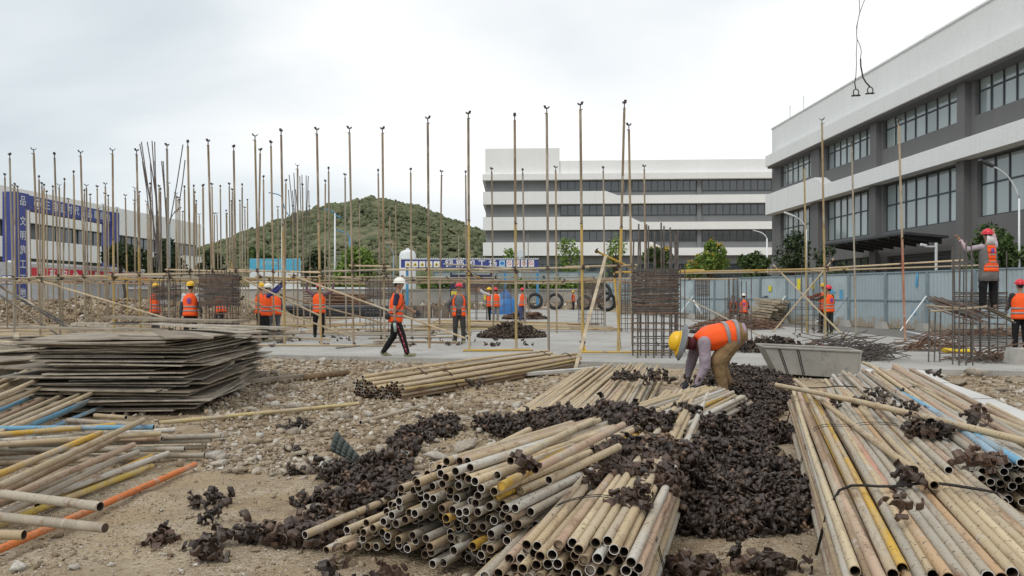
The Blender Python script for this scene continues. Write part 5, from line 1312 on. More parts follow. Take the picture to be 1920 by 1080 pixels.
def tangle(name, label, cx, cy, rx, ry, h, n, mat, ln=(.4, 1.1), r=.011):
    b = MB()
    for i in range(n):
        a = U(0, 2 * PI); q = math.sqrt(U(0, 1)); x, y = cx + rx * q * math.cos(a), cy + ry * q * math.sin(a); z = .12 + h * (1 - q * q) * U(.2, 1)
        l = U(*ln); di = R.gauss(.2, .7); d = Vector((math.cos(di), math.sin(di), U(-.25, .45))).normalized() * l / 2; c = Vector((x, y, z)); m_ = Vector((U(-.08, .08), U(-.08, .08), U(-.05, .12)))
        p0, p1 = c - d, c + d; p0.z = max(p0.z, .11); p1.z = max(p1.z, .11); b.path([p0, c + m_, p1], r, 4, False)
    return tag(b.build(name, mat, None, False, False, 'stuff'), label, 'scrap steel')
tangle('tangled_bars', 'tangled heap of thin grey steel bars behind the mortar trough', 7.35, 17.5, 1.05, .7, .55, 240, M_BAR, (.4, 1.2)); tangle('tangled_rusty_bars', 'rust-brown bars at the near side of the tangled heap behind the trough', 6.7, 17.4, .6, .5, .3, 50, M_BARR, (.4, .9)); tangle('wire_scraps', 'few thin wire scraps lying flat on the slab right of the tangled heap', 9.7, 16.6, .5, .4, .06, 26, M_BAR, (.3, .8), .007)
tangle('rusty_bars_by_cage', 'heap of rust-red bars under the standing woman', 10.6, 20.0, .7, .5, .45, 90, M_BARR, (.5, 1.3)); tangle('bars_at_cage_foot', 'long brown bars lying at the feet of the rebar legs near the yellow sack', 10.3, 17.1, .6, .3, .14, 30, M_BARR, (.8, 1.8), .016)
tangle('rusty_offcuts', 'rusty offcuts on the slab between crouching worker and paired workers', 9.3, 33, 1.8, 1.4, .5, 200, M_BARR, (.5, 1.2), .02); tangle('offcuts_by_hoarding', 'scattered rusty offcuts at the foot of the hoarding', 16.2, 27.2, 1.5, .5, .2, 60, M_BARR, (.5, 1.6), .02)
yb = thing('yellow_sack', G(1794, 660, .12), 'bright yellow flattened sack on the slab below the standing woman', 'sack')
b = MB(); a, c = G(1766, 658, .13), G(1823, 661, .13); d = c - a; n_ = 9
rg = []
for i in range(n_ + 1):
    k = i / n_; p = a + d * k; w = .10 + .03 * math.sin(k * 9); hh_ = (.02 if i in (0, n_) else .055 + .02 * math.sin(k * 7 + 1))
    rg.append([p + Vector((0, w * math.cos(q * PI / 4), hh_ * math.sin(q * PI / 4) + .02)) for q in range(8)])
b.rings(rg, True, True); b.build('sack', plain('sack_yellow', (.74, .52, .02), .55, 0, .12, 8), yb, True)
cb = thing('concrete_block', G(1916, 680, .1), 'pale concrete block at the right-hand edge of the slab', 'block'); q = G(1928, 684, .1)
b = MB(); b.prism([(q.x - .28, q.y, .1), (q.x + .3, q.y, .1), (q.x + .3, q.y, .42), (q.x - .20, q.y, .42)], (0, .4, 0)); b.build('block', M_CONC, cb)
for i, (x0, y0, x1, y1) in enumerate(((1700, 622, 1790, 641), (1480, 598, 1540, 603), (1790, 632, 1792, 645))):
    b = MB(); b.path([G(x0, y0, .2), G(x1, y1, .2)], .035, 8); tag(b.build('plastic_pipe', M_POLEW, None, True), ['long white plastic pipe lying in front of the hoarding by the woman', 'short white plastic pipe near the open rebar cage', 'white pipe end beside the rebar legs'][i], 'pipe', 'white plastic pipes')
b = MB(); b.path([P(1300, 563, 42), P(1316, 588, 42)], .05, 8); tag(b.build('white_post', M_POLEW, None, True), 'black and white striped post leaning beside the small distant rebar column', 'post')
# timber stack by the hoarding
ts = thing('timber_stack', P(1440, 585, 41), 'stack of old square timbers against the hoarding beyond the crouching worker', 'timber stack')
for i in range(9):
    for j in range(4):
        c = P(1418 + i * 2.6 + j * 8, 598 - i * 3.8, 41 + j * .3); c.z = .16 + i * .13; b = MB(); b.box(c + Vector((.1 * j, 0, 0)), (U(.9, 1.5), .22, .10), Matrix.Rotation(U(-.25, .25) - .35, 3, 'Z') @ Matrix.Rotation(U(-.06, .06) + .12, 3, 'Y')); b.build('timber', M_WOODL if (i + j) % 3 else M_WOODP, ts)
# things at mid distance on the left and centre
db = thing('dark_tube_stack', P(615, 583, 52), 'low stack of thick dark tubes behind the scaffold legs', 'tube stack')
for i in range(9):
    b = MB(); q0, q1 = P(508 + i * 3, 0, 52 - i * .25), P(712 + i * 2, 0, 52 - i * .25); zz = .24 + .24 * (i % 3); q0.z = q1.z = zz; b.path([q0, q1], .12, 8); b.build('tube', plain('dark_tube', (.07, .072, .08), .5, 0, .2, 1), db, True)
rb = thing('rust_bar_stack', P(640, 565, 60), 'bank of rusty brown reinforcing bars stacked beyond the dark tubes', 'rebar stack')
for i in range(40):
    b = MB(); q0, q1 = P(575 + U(-8, 8), 0, 60 + U(-1.2, 1.2)), P(695 + U(-12, 8), 0, 60 + U(-1.5, 1.5)); q0.z = .2 + (i // 4) * .17; q1.z = q0.z * U(.75, 1.0); b.path([q0, q1], .05, 5); b.build('bar', M_BARR, rb)
yp = thing('pipe_spread', P(950, 605, 33), 'long yellowish pipes lying loose across the slab behind the brown clamp pile', 'pipe stack')
for i in range(34):
    x0 = 770 + U(0, 120); d0 = 30 + U(0, 7); a = P(x0, 0, d0); a.z = .13 + U(0, .22); c = a + Vector((5.9, U(-.6, .8), 0)); c.z = .13 + U(0, .1); place_pipe(a, c, R.choice((C_TAN2, (.46, .33, .16), C_TAN, C_BRN)), yp, 'pipe', SIMPLE, 1.3)
yq = thing('pipe_spread', G(760, 632, .12), 'few loose pipes on the slab in front of the red-helmet worker', 'pipe stack')
for i, (x0, y0, x1, y1) in enumerate(((690, 622, 850, 618), (700, 628, 862, 625), (690, 634, 860, 632), (560, 622, 700, 616), (480, 628, 610, 618), (700, 640, 862, 642), (600, 608, 740, 604), (420, 618, 520, 612))): place_pipe(G(x0, y0, .14), G(x1, y1, .14), R.choice((C_TAN, C_GREY, C_BRN)), yq, 'pipe', SIMPLE, 1.2)
bp = thing('slab_boards', G(120, 600, .12), 'flat weathered boards and planks spread under the left scaffold', 'boards')
for i in range(46):
    p = G(U(-20, 470), U(596, 645), .13 + .03 * (i % 4)); b = MB(); b.box(p, (U(1.2, 3.0), U(.1, .5), .03), Matrix.Rotation(R.gauss(0, .25), 3, 'Z')); b.build('board', M_WOODP if i % 4 else M_WOODL, bp)
yl = thing('pipe_spread', G(300, 625, .12), 'scattered scaffold pipes lying on the slab between the left scaffold poles', 'pipe stack')
for i in range(52):
    d0 = U(24, 38); a = P(U(-80, 640), HY, d0); a.z = .13 + U(0, .12); c = a + Vector((U(2.5, 5.9), R.gauss(0, .9), 0)); c.z = .13 + U(0, .1); place_pipe(a, c, R.choice((C_TAN, C_GREY, C_BRN, C_TAN2, (.40, .28, .11))), yl, 'pipe', SIMPLE, 1.2)
# blue sheet heap and hose rings
bt = thing('blue_tarpaulin', P(948, 570, 58), 'blue tarpaulin draped over a heap near the far wall', 'tarpaulin')
b = MB(); c = P(948, 0, 58); rg = []
for j in range(9):
    la = j / 8; rg.append([Vector((c.x + 1.05 * math.cos(a) * (1.08 - la ** 2.2) * (1 + .16 * math.sin(3 * a + j)), 58 + .8 * math.sin(a) * (1.08 - la ** 2.2), .1 + 1.75 * la * (1 - .12 * math.sin(2 * a + 1) * (la < .99)))) for a in [2 * PI * k / 18 for k in range(18)]])
b.rings(rg, False, True); b.build('sheet', M_TARP, bt, True)
for i, (px, py, r_, D) in enumerate(((1003, 564, .60, 73), (1041, 565, .62, 71), (1096, 567, .56, 73), (1128, 548, .72, 66), (1137, 566, .70, 67))):
    c = P(px, py, D); b = MB(); zc = max(r_ + .25, c.z) ; b.path([(c.x + r_ * math.cos(a), D + .25 * math.sin(a), zc + r_ * math.sin(a)) for a in [2 * PI * k / 28 for k in range(28)]], .15, 8, False, 0, True)
    tag(b.build('hose_ring', M_BLACK, None, True), ['black coiled hose ring standing left of the other two at the far wall', 'black coiled hose ring right of the blue tarpaulin, middle one', 'black coiled hose ring beside the distant yellow-helmet worker', 'upper large dark coil behind the leaning plank', 'lower large dark coil behind the leaning plank'][i], 'hose ring', 'black hose rings')
ub = thing('steel_box_stack', P(1005, 570, 47), 'rusty brown heap of steel parts beside the worker in blue trousers', 'scrap heap')
for i in range(26): b = MB(); q = P(975 + U(-28, 40), 0, 46 + U(-1, 1)); q.z = .15 + U(0, .6) * (1 - abs(q.x - P(985, 0, 46).x) / 1.6 if abs(q.x - P(985, 0, 46).x) < 1.6 else 0); b.box(q, (U(.2, .6), U(.1, .4), U(.05, .2)), Matrix.Rotation(U(0, 3), 3, 'Z') @ Matrix.Rotation(U(-.4, .4), 3, 'Y')); b.build('part', M_BARR, ub)
wc = thing('stone_cage', P(1076, 575, 75.5), 'small pale crate behind the distant yellow-helmet worker', 'crate')
for dx in (-.9, .9): b = MB(); q = P(1074, 0, 75.5); b.box((q.x + dx, 75.5, .9), (.12, .12, 1.6)); b.build('post', M_WOODL, wc)
for zz in (.4, 1.0, 1.65): b = MB(); b.box((q.x, 75.5, zz), (1.68, .08, .12)); b.build('slat', M_WOODL, wc)
bl = thing('block_row', P(800, 590, 48), 'row of dark crates and stacked steel behind the brown clamp pile', 'crates')
for i in range(7): b = MB(); q = P(755 + i * 16, 0, 48 + U(-.4, .4)); b.box((q.x, q.y, .1 + .38), (.44, .5, .76)); b.build('crate', plain('crate_brown', (.17, .135, .105), .9, 0, .3, 4), bl)

# ================================================================== CLAMP HEAPS
def bumps():
    B = [(1400, 975, 0, .30, .10), (1320, 965, 0, .32, .12), (1468, 965, 0, .24, .08), (1310, 930, 0, .42, .17), (1400, 930, 0, .45, .18), (1480, 930, 0, .26, .10), (1290, 870, 0, .50, .24), (1375, 870, 0, .48, .2), (1480, 915, 0, .14, .06), (1230, 850, .05, .52, .32), (1330, 825, 0, .58, .28), (1420, 810, 0, .40, .16), (1278, 812, .05, .48, .30), (1352, 778, 0, .56, .28), (1415, 772, 0, .34, .14), (1335, 752, 0, .42, .24), (1400, 745, 0, .66, .24), (1368, 722, 0, .52, .2), (1440, 728, 0, .55, .16), (1415, 706, 0, .65, .18), (1370, 700, 0, .5, .14),
         (1195, 792, .40, .30, .12), (1130, 778, .40, .34, .11), (1070, 782, .36, .32, .10), (1010, 792, .26, .30, .10), (960, 800, .06, .30, .08), (1150, 868, .30, .34, .16), (1215, 850, .35, .35, .10), (1105, 912, .28, .20, .12), (1080, 950, .18, .17, .12), (1225, 900, .34, .20, .06), (1190, 940, .40, .09, .04), (1165, 885, .38, .14, .05),
         (905, 800, 0, .26, .08), (860, 800, 0, .34, .10), (810, 805, 0, .30, .09), (770, 822, 0, .22, .08), (748, 850, 0, .22, .09), (715, 872, 0, .22, .10), (680, 880, 0, .30, .13), (650, 886, 0, .20, .12), (705, 905, 0, .26, .11), (665, 922, 0, .20, .10), (755, 895, 0, .14, .06), (615, 950, 0, .22, .10), (585, 970, 0, .17, .09), (645, 972, 0, .22, .09), (690, 955, .05, .20, .09), (545, 1010, 0, .13, .07), (590, 1005, 0, .16, .06), (735, 935, .1, .18, .07), (640, 1000, 0, .14, .06)]
    return B
pos = []
for px, py, zb, rad, h in bumps():
    c = G(px, py, zb + h * .4); n_ = int(rad * rad * PI * 330)
    for i in range(n_):
        a, q = U(0, 2 * PI), math.sqrt(U(0, 1)); x, y = c.x + rad * q * math.cos(a), c.y + rad * q * math.sin(a)
        lift = h * (1 - q ** 1.7)
        if px < 940 and noise.noise((x * 3.1, y * 3.1, 2.0)) < -.08: continue
        if px >= 940 and noise.noise((x * 2.2, y * 2.2, 5.0)) < -.30: continue
        pos.append((x, y, gz(x, y) + zb + .03 + lift * U(.45, 1.08)))
for px, py, n_ in ((312, 998, 4), (400, 1010, 4), (398, 1030, 4), (462, 1000, 6), (415, 962, 4), (425, 915, 5), (392, 928, 4), (545, 795, 5), (575, 790, 4), (555, 835, 3), (555, 872, 5), (600, 862, 4), (1390, 1058, 3), (1290, 1062, 12), (1450, 1062, 12), (640, 1070, 3), (735, 1070, 3), (510, 1005, 5)):
    c = G(px, py, .04)
    for i in range(n_): pos.append((c.x + R.gauss(0, .075), c.y + R.gauss(0, .075), gz(c.x, c.y) + .032 + .03 * (i % 3 == 2)))
for px, py, zb, n_, sp in ((1735, 812, .50, 15, .085), (1700, 905, .455, 2, .02), (1690, 962, .46, 1, .0), (1845, 866, .60, 3, .04), (1660, 745, .46, 8, .14), (1610, 760, .44, 5, .10), (1825, 790, .58, 4, .07), (1745, 700, .40, 3, .1), (1180, 712, .24, 16, .15), (1225, 700, .24, 7, .12), (1240, 712, .22, 5, .1), (1700, 775, .48, 4, .08), (1165, 705, .22, 8, .1), (985, 875, .58, 2, .03), (890, 660 + 60, .3, 2, .06), (1290, 715, .3, 6, .1)):
    c = G(px, py, zb + .03)
    for i in range(n_): pos.append((c.x + R.gauss(0, sp), c.y + R.gauss(0, sp), zb + .035 + abs(R.gauss(0, .03))))
slabpos = []
for i in range(120): c = G(U(470, 1000), U(612, 652), .1); slabpos.append((c.x, c.y, .14))
for i in range(26): c = G(U(1230, 1600), U(612, 655), .1); slabpos.append((c.x, c.y, .14))
pos = np.array(pos)
xx = (pos[:, 0] / pos[:, 1]) * F + 960; yy = HY + (CH - pos[:, 2]) / pos[:, 1] * F
inv = (xx > -20) & (xx < 1940) & (yy < 1095)
pos = pos[inv]; order = np.argsort(pos[:, 1] + 0.0 - pos[:, 2] * 1.2)
NI = 290
near, far = pos[order[:NI]], pos[order[NI:]]
def cl_label(p):
    px = p[0] / p[1] * F + 960; py = HY + (CH - p[2]) / p[1] * F
    if px < 500: return 'rusty scaffold clamp in one of the small clusters on the bare sand', 'clamps scattered on the sand'
    if px < 800: return 'rusty scaffold clamp in the strip of clamps left of the front pipe stack', 'clamps left of the front pipe stack'
    if px > 1560: return 'rusty scaffold clamp lying on top of the right-hand pipes', 'clamps on the right-hand pipes'
    if px < 1240 and py < 1030: return 'rusty scaffold clamp lying among the pipes of the front stack', 'clamps among the front pipes'
    return 'rusty scaffold clamp in the near part of the big dark heap between the pipe bundles', 'clamps of the big heap'
for p in near:
    o = bpy.data.objects.new('scaffold_clamp', R.choice(CPL_ME)); COL.objects.link(o)
    lab, gp = cl_label(p); o.location = p; o.rotation_euler = (U(0, 6.3), U(0, 6.3), U(0, 6.3)); s = U(.92, 1.12); o.scale = (s, s, s)
    tag(o, lab, 'clamp', gp)
n_ = len(far)
link('clamp_heap', scatter('clamp_heap', CPL_NP, far, NR.uniform(.9, 1.12, (n_, 1)) * np.ones((1, 3)), rand_rots(n_), M_CLAMP, NR.beta(1.3, 2.6, n_)))['kind'] = 'stuff'
# dark packed core below the loose clamps
b = MB()
for px, py, zb, rad, h in bumps():
    if zb > .2 or px < 940 or rad < .3: continue
    c = G(px, py, zb + h * .4); rg = []
    for q in (1.0, .75, .5, .25, .05): rg.append([Vector((c.x + .85 * rad * q * math.cos(a), c.y + .85 * rad * q * math.sin(a), gz(c.x, c.y) + zb + h * .55 * (1 - q ** 1.7) - .005)) for a in [2 * PI * k / 14 for k in range(14)]])
    b.rings(rg, False, True)
b.build('clamp_heap_core', plain('packed_rust', (.042, .031, .025), .9, 0, .5, 40, 1.0), None, True, False, 'stuff')
sp = np.array(slabpos)
def heap_np(cx, cy, rx, ry, h, n, zb=.1):
    a, q = NR.uniform(0, 2 * PI, n), np.sqrt(NR.uniform(0, 1, n)); return np.stack([cx + rx * q * np.cos(a), cy + ry * q * np.sin(a), zb + .04 + h * (1 - q ** 1.5) * NR.uniform(.35, 1.05, n)], 1)
c1, c2, c3, c4 = G(955, 627, .2), G(1345, 622, .15), G(1460, 655, .2), G(985, 592, .3)
hp = np.concatenate([heap_np(c1.x, c1.y, 1.0, .75, .48, 620), heap_np(c1.x + .6, c1.y + .2, .6, .5, .3, 160), heap_np(c4.x, c4.y, 1.4, 1.0, .45, 200)])
M_CLAMPB = make_tinted('brown_clamp', (0.045, 0.032, 0.025), (0.105, 0.075, 0.055), (0.20, 0.15, 0.11), .7, .15, 20)
link('brown_clamp_heap', scatter('brown_clamp_heap', CPL_NP, hp, NR.uniform(1.0, 1.5, (len(hp), 1)) * np.ones((1, 3)), rand_rots(len(hp)), M_CLAMPB, NR.uniform(0, 1, len(hp))))['kind'] = 'stuff'
hp = np.concatenate([heap_np(c2.x, c2.y, 1.0, .7, .16, 260), heap_np(c3.x, c3.y + .6, 1.1, .5, .35, 300), sp])
link('slab_clamps', scatter('slab_clamps', CPL_NP, hp, NR.uniform(.9, 1.2, (len(hp), 1)) * np.ones((1, 3)), rand_rots(len(hp)), M_CLAMP, NR.uniform(0, .8, len(hp))))['kind'] = 'stuff'

# dark bent sheet cone in the rubble
ck = thing('bent_sheet', G(645, 880, 0), 'dark grey-green bent sheet standing like a hood among the clamps', 'metal sheet')
c = G(648, 878, 0); b = MB(); rg = []
for i in range(7):
    k = i / 6; r_ = .15 * (1 - k * .82); rg.append([c + Vector((-.10 + .24 * k + .0, .0, .16 * (1 - k))) + Vector((.02 * math.sin(a), r_ * math.cos(a) * 1.0, .14 * (1 - k * .7) * math.sin(a) + .02)) for a in [PI * j / 10 for j in range(11)]])
for i in range(6):
    for j in range(10): b.quad(rg[i][j], rg[i][j + 1], rg[i + 1][j + 1], rg[i + 1][j])
o = b.build('sheet', plain('sheet_dark', (.055, .068, .06), .55, .1, .2, 8), ck, True)
md = o.modifiers.new('thick', 'SOLIDIFY'); md.thickness = .006
ck.rotation_euler = (0, 0, 0)

# ================================================================== STONES
def hull(n, sx=1, sy=1, sz=.7):
    bm = bmesh.new()
    for i in range(n):
        v = Vector((R.gauss(0, 1), R.gauss(0, 1), R.gauss(0, 1))).normalized(); bm.verts.new((v.x * sx * U(.8, 1), v.y * sy * U(.8, 1), v.z * sz * U(.8, 1)))
    rr = bmesh.ops.convex_hull(bm, input=bm.verts)
    bmesh.ops.delete(bm, geom=[g for g in bm.verts if not g.link_faces], context='VERTS')
    bmesh.ops.triangulate(bm, faces=bm.faces[:]); bm.verts.index_update()
    V = np.array([v.co[:] for v in bm.verts]) * .5; Fc = np.array([[v.index for v in f.verts] for f in bm.faces]); bm.free()
    return V, Fc
HULL = [hull(R.randint(7, 10), 1, U(.5, .95), U(.35, .75)) for _ in range(12)]
def rock_me(n):
    V, Fc = hull(n, 1, U(.65, .95), U(.45, .75)); return np_mesh('rock', V, Fc, M_ROCK)
ROCK_ME = [rock_me(R.randint(9, 14)) for _ in range(10)]
def dens(px, py, x, y):
    """how stony the ground is at a place in the photograph"""
    d = .10
    if 380 < px < 1080 and 672 < py < 880: d = .9
    if px > 1700 and 695 < py < 765: d = .55
    if py > 880 and px < 720: d = .16 + .25 * max(0, noise.noise((x * 1.4, y * 1.4, 7)))
    if 860 < px < 1060 and 690 < py < 800: d = .7
    if px < 560 and 880 < py < 1010: d = .06
    return d * (.55 + .9 * max(0, .5 + noise.noise((x * .9, y * .9, 2))))
sp_, ss_ = [], []
tries = 0
while len(sp_) < 24000 and tries < 160000:
    tries += 1
    py = 553 + 10 ** U(math.log10(112), math.log10(545)); px = U(-30, 1950); q = G(px, py, 0)
    if q.y > slab_front(q.x) - .08 or R.random() > dens(px, py, q.x, q.y) * (1.25 if py < 800 else .9): continue
    s = min(.17, (.0175 if py < 880 else .0105) * q.y ** .35 * math.exp(R.gauss(.2, .58)) + .002)
    sp_.append((q.x, q.y, gz(q.x, q.y) + s * .10)); ss_.append(s)
n_ = len(sp_); sz = np.array(ss_)[:, None]
rot = rand_rots(n_)
zr = NR.uniform(0, 2 * PI, n_); flat = np.stack([np.cos(zr), -np.sin(zr), 0 * zr, np.sin(zr), np.cos(zr), 0 * zr, 0 * zr, 0 * zr, 0 * zr + 1], 1).reshape(n_, 3, 3)
tl = rand_rots(n_); rot = np.where((NR.uniform(size=n_) < .65)[:, None, None], flat, tl)
link('rubble_stones', scatter('rubble_stones', HULL, np.array(sp_), sz * np.ones((1, 3)) * NR.uniform(.8, 1.2, (n_, 3)), rot, M_STONE, NR.beta(2.2, 1.9, n_)))['kind'] = 'stuff'
# fine gravel near the camera
m_ = 26000; px = NR.uniform(-30, 1950, m_); py = 553 + 10 ** NR.uniform(math.log10(300), math.log10(545), m_)
D_ = CH * F / (py - HY); gxv = (px - 960) / F * D_
kp = np.array([noise.noise((x * 1.2, y * 1.2, 7)) > -.12 for x, y in zip(gxv, D_)]); gxv, D_ = gxv[kp], D_[kp]; m_ = len(gxv)
gp = np.stack([gxv, D_, np.array([gz(x, y) for x, y in zip(gxv, D_)]) + .002], 1)
link('fine_gravel', scatter('fine_gravel', HULL[:5], gp, NR.lognormal(math.log(.013), .42, (m_, 1)) * np.ones((1, 3)), rand_rots(m_), M_STONE, NR.beta(2.5, 1.8, m_)))['kind'] = 'stuff'
def rock(px, py, s, sq=1.0, z=None):
    q = G(px, py, 0); o = bpy.data.objects.new('rock', R.choice(ROCK_ME)); COL.objects.link(o); o.parent = ground
    o.location = (q.x, q.y, (gz(q.x, q.y) if z is None else z) + s * .12); o.rotation_euler = (U(-.3, .3), U(-.3, .3), U(0, 6.3)); o.scale = (s * U(.85, 1.2), s, s * sq)
    return o
cnt = 0
while cnt < 262:
    py = 553 + 10 ** U(math.log10(115), math.log10(340)); px = U(390, 1080); q = G(px, py, 0)
    if q.y > slab_front(q.x) - .25 or not (670 < py < 885): continue
    if 660 < px < 1085 and abs(py - (757 - (px - 755) * .2)) < 45: continue
    rock(px, py, .095 * math.exp(R.gauss(.25, .42))); cnt += 1
for px, py, s, sq in ((815, 862, .42, .5), (868, 845, .36, .5), (722, 735, .22, .9), (735, 728, .2, .8), (760, 768, .2, .8), (848, 728, .2, .7), (935, 720, .2, .6), (566, 975, .22, .8), (595, 965, .2, .5), (1760, 712, .5, .7), (1830, 705, .55, .7), (1795, 722, .45, .4), (1880, 735, .3, .5), (1745, 735, .2, .6), (1905, 718, .4, .5), (520, 680, .4, .4), (640, 760, .22, .8), (560, 845, .25, .6), (555, 725, .25, .6), (905, 775, .25, .6), (690, 780, .25, .7), (1550, 720, .2, .5), (30, 1060, .16, .6), (140, 1072, .1, .6), (470, 770, .2, .7), (450, 800, .16, .6), (610, 1050, .1, .6), (1570, 1040, .1, .6), (1480, 1050, .08, .6)): rock(px, py, s, sq)

# ------------------------------------------------------------------ bank of rubble behind the left scaffold
mx_, my_ = np.linspace(-34, -9, 100), np.linspace(36.1, 50, 50); MX, MY = np.meshgrid(mx_, my_)
def bank(x, y): return max(0, min(1, (y - 36.1) / 4.5)) * (1.05 + .4 * noise.noise((x * .25, y * .25, 0)) + .25 * noise.noise((x * .9, y * .9, 5))) * max(0, min(1, (-13.5 - x) / 1.5)) - .02
MZ = np.array([bank(x, y) for x, y in zip(MX.ravel(), MY.ravel())])
ii = np.arange(99 * 49); ii = ii // 99 * 100 + ii % 99
link('rubble_bank', np_mesh('rubble_bank', np.stack([MX.ravel(), MY.ravel(), MZ], 1), np.stack([ii, ii + 1, ii + 101, ii + 100], 1), M_DIRT, None, True))['kind'] = 'structure'
m_ = 7000; bx_, by_ = NR.uniform(-33, -13.8, m_), NR.uniform(35.8, 45, m_); bz_ = np.array([max(0, bank(x, y)) for x, y in zip(bx_, by_)])
link('bank_stones', scatter('bank_stones', HULL, np.stack([bx_, by_, bz_ + .05], 1), NR.lognormal(math.log(.18), .55, (m_, 1)).clip(.05, .6) * np.ones((1, 3)), rand_rots(m_), M_STONE, NR.beta(1.1, 2.0, m_)))['kind'] = 'stuff'
m_ = 1500; bx_, by_ = NR.uniform(-9, 9, m_), NR.uniform(76.5, 80.4, m_); bz_ = .25 + 1.3 * np.clip((by_ - 77) / 3.6, 0, 1) * NR.uniform(.3, 1, m_)
link('wall_foot_stones', scatter('wall_foot_stones', HULL, np.stack([bx_, by_, bz_ * .6], 1), NR.lognormal(math.log(.35), .4, (m_, 1)) * np.ones((1, 3)), rand_rots(m_), M_STONE, NR.beta(1.8, 1.5, m_)))['kind'] = 'stuff'

# what the masses are, in words
for nm, lab, cat in (('bank_stones', 'chunky brown and pale rubble covering the bank behind the left scaffold', 'rubble'), ('brown_clamp_heap', 'brown clamp pile on the slab between the scaffold poles', 'clamps'), ('clamp_heap', 'big dark heap of rusty scaffold clamps spreading between the pipe bundles', 'clamps'), ('clamp_heap_core', 'packed rusty clamps inside the big dark heap', 'clamps'), ('fine_gravel', 'fine pale gravel strewn over the nearest sand', 'gravel'), ('rubble_stones', 'broken beige stones covering the ground before the slab', 'rubble'), ('slab_clamps', 'loose dark clamps scattered and piled on the concrete slab', 'clamps'), ('wall_foot_stones', 'pale stones piled at the foot of the far concrete wall', 'rubble'), ('hedge', 'low green hedge on top of the far concrete wall', 'hedge'), ('hill_scrub', 'dense green and olive scrub covering the hill', 'scrub')):
    tag(bpy.data.objects[nm], lab, cat)

# ================================================================== PEOPLE
M_SKIN = plain('skin', (.36, .21, .14), .6, 0, .08, 20)
M_HAIR = plain('hair_black', (.012, .011, .01), .6)
M_VEST = plain('vest_orange', (.98, .105, .010), .65, 0, .10, 5, .0)
M_STRIPE = plain('reflective_grey', (.27, .25, .25), .35, 0, .08, 5)
M_GLOVE = plain('glove_dark', (.05, .055, .065), .8, 0, .2, 20)
M_EMB = plain('emblem_violet', (.20, .10, .42), .6)
M_SHOE = plain('shoe_canvas', (.21, .20, .12), .85, 0, .2, 20)
M_SHOED = plain('shoe_dark', (.03, .03, .03), .8, 0, .2, 20)
HELM = {'yellow': plain('helmet_yellow', (.78, .46, .02), .32, 0, .04, 4), 'red': plain('helmet_red', (.66, .03, .05), .32, 0, .04, 4), 'white': plain('helmet_white', (.78, .77, .70), .35, 0, .04, 4)}
def cloth(name, col):
    """woven cloth with soft folds"""
    k = ('cloth', col)
    if k in _mc: return _mc[k]
    m, nt, bs = mat_new(name); p = geo_pos(nt)
    c = mixc(nt, ramp(nt, nz(nt, p, 7, 5), .3, .7), [x * .78 for x in col], [min(1, x * 1.15) for x in col]); setc(nt, bs, c)
    bs.inputs['Roughness'].default_value = .9; bs.inputs['Specular IOR Level'].default_value = .15
    bump(nt, bs, nz(nt, p, 11, 3, .6), .8, .03); _mc[k] = m
    return m
def remeshed(b, name, mats, voxel, parent, smooth_it=2, wob=0.0, keep=None):
    me = bpy.data.meshes.new('tmp'); me.from_pydata(b.v, [], b.f); o = bpy.data.objects.new('tmp', me); COL.objects.link(o)
    md = o.modifiers.new('r', 'REMESH'); md.mode = 'VOXEL'; md.voxel_size = voxel; md.use_smooth_shade = True
    if smooth_it: s = o.modifiers.new('s', 'SMOOTH'); s.iterations = smooth_it; s.factor = .5
    dg = bpy.context.evaluated_depsgraph_get(); nm = bpy.data.meshes.new_from_object(o.evaluated_get(dg)); bpy.data.objects.remove(o)
    nm.name = name
    if wob:
        for v in nm.vertices: v.co += v.normal * wob * (noise.noise(v.co * 9) + .6 * noise.noise(v.co * 19))
    nm.materials.clear()
    for m in (mats if isinstance(mats, (list, tuple)) else [mats]): nm.materials.append(m)
    return link(name, nm, parent)
def V3(x): return Vector(x)
PGp = 'workers in orange vests'
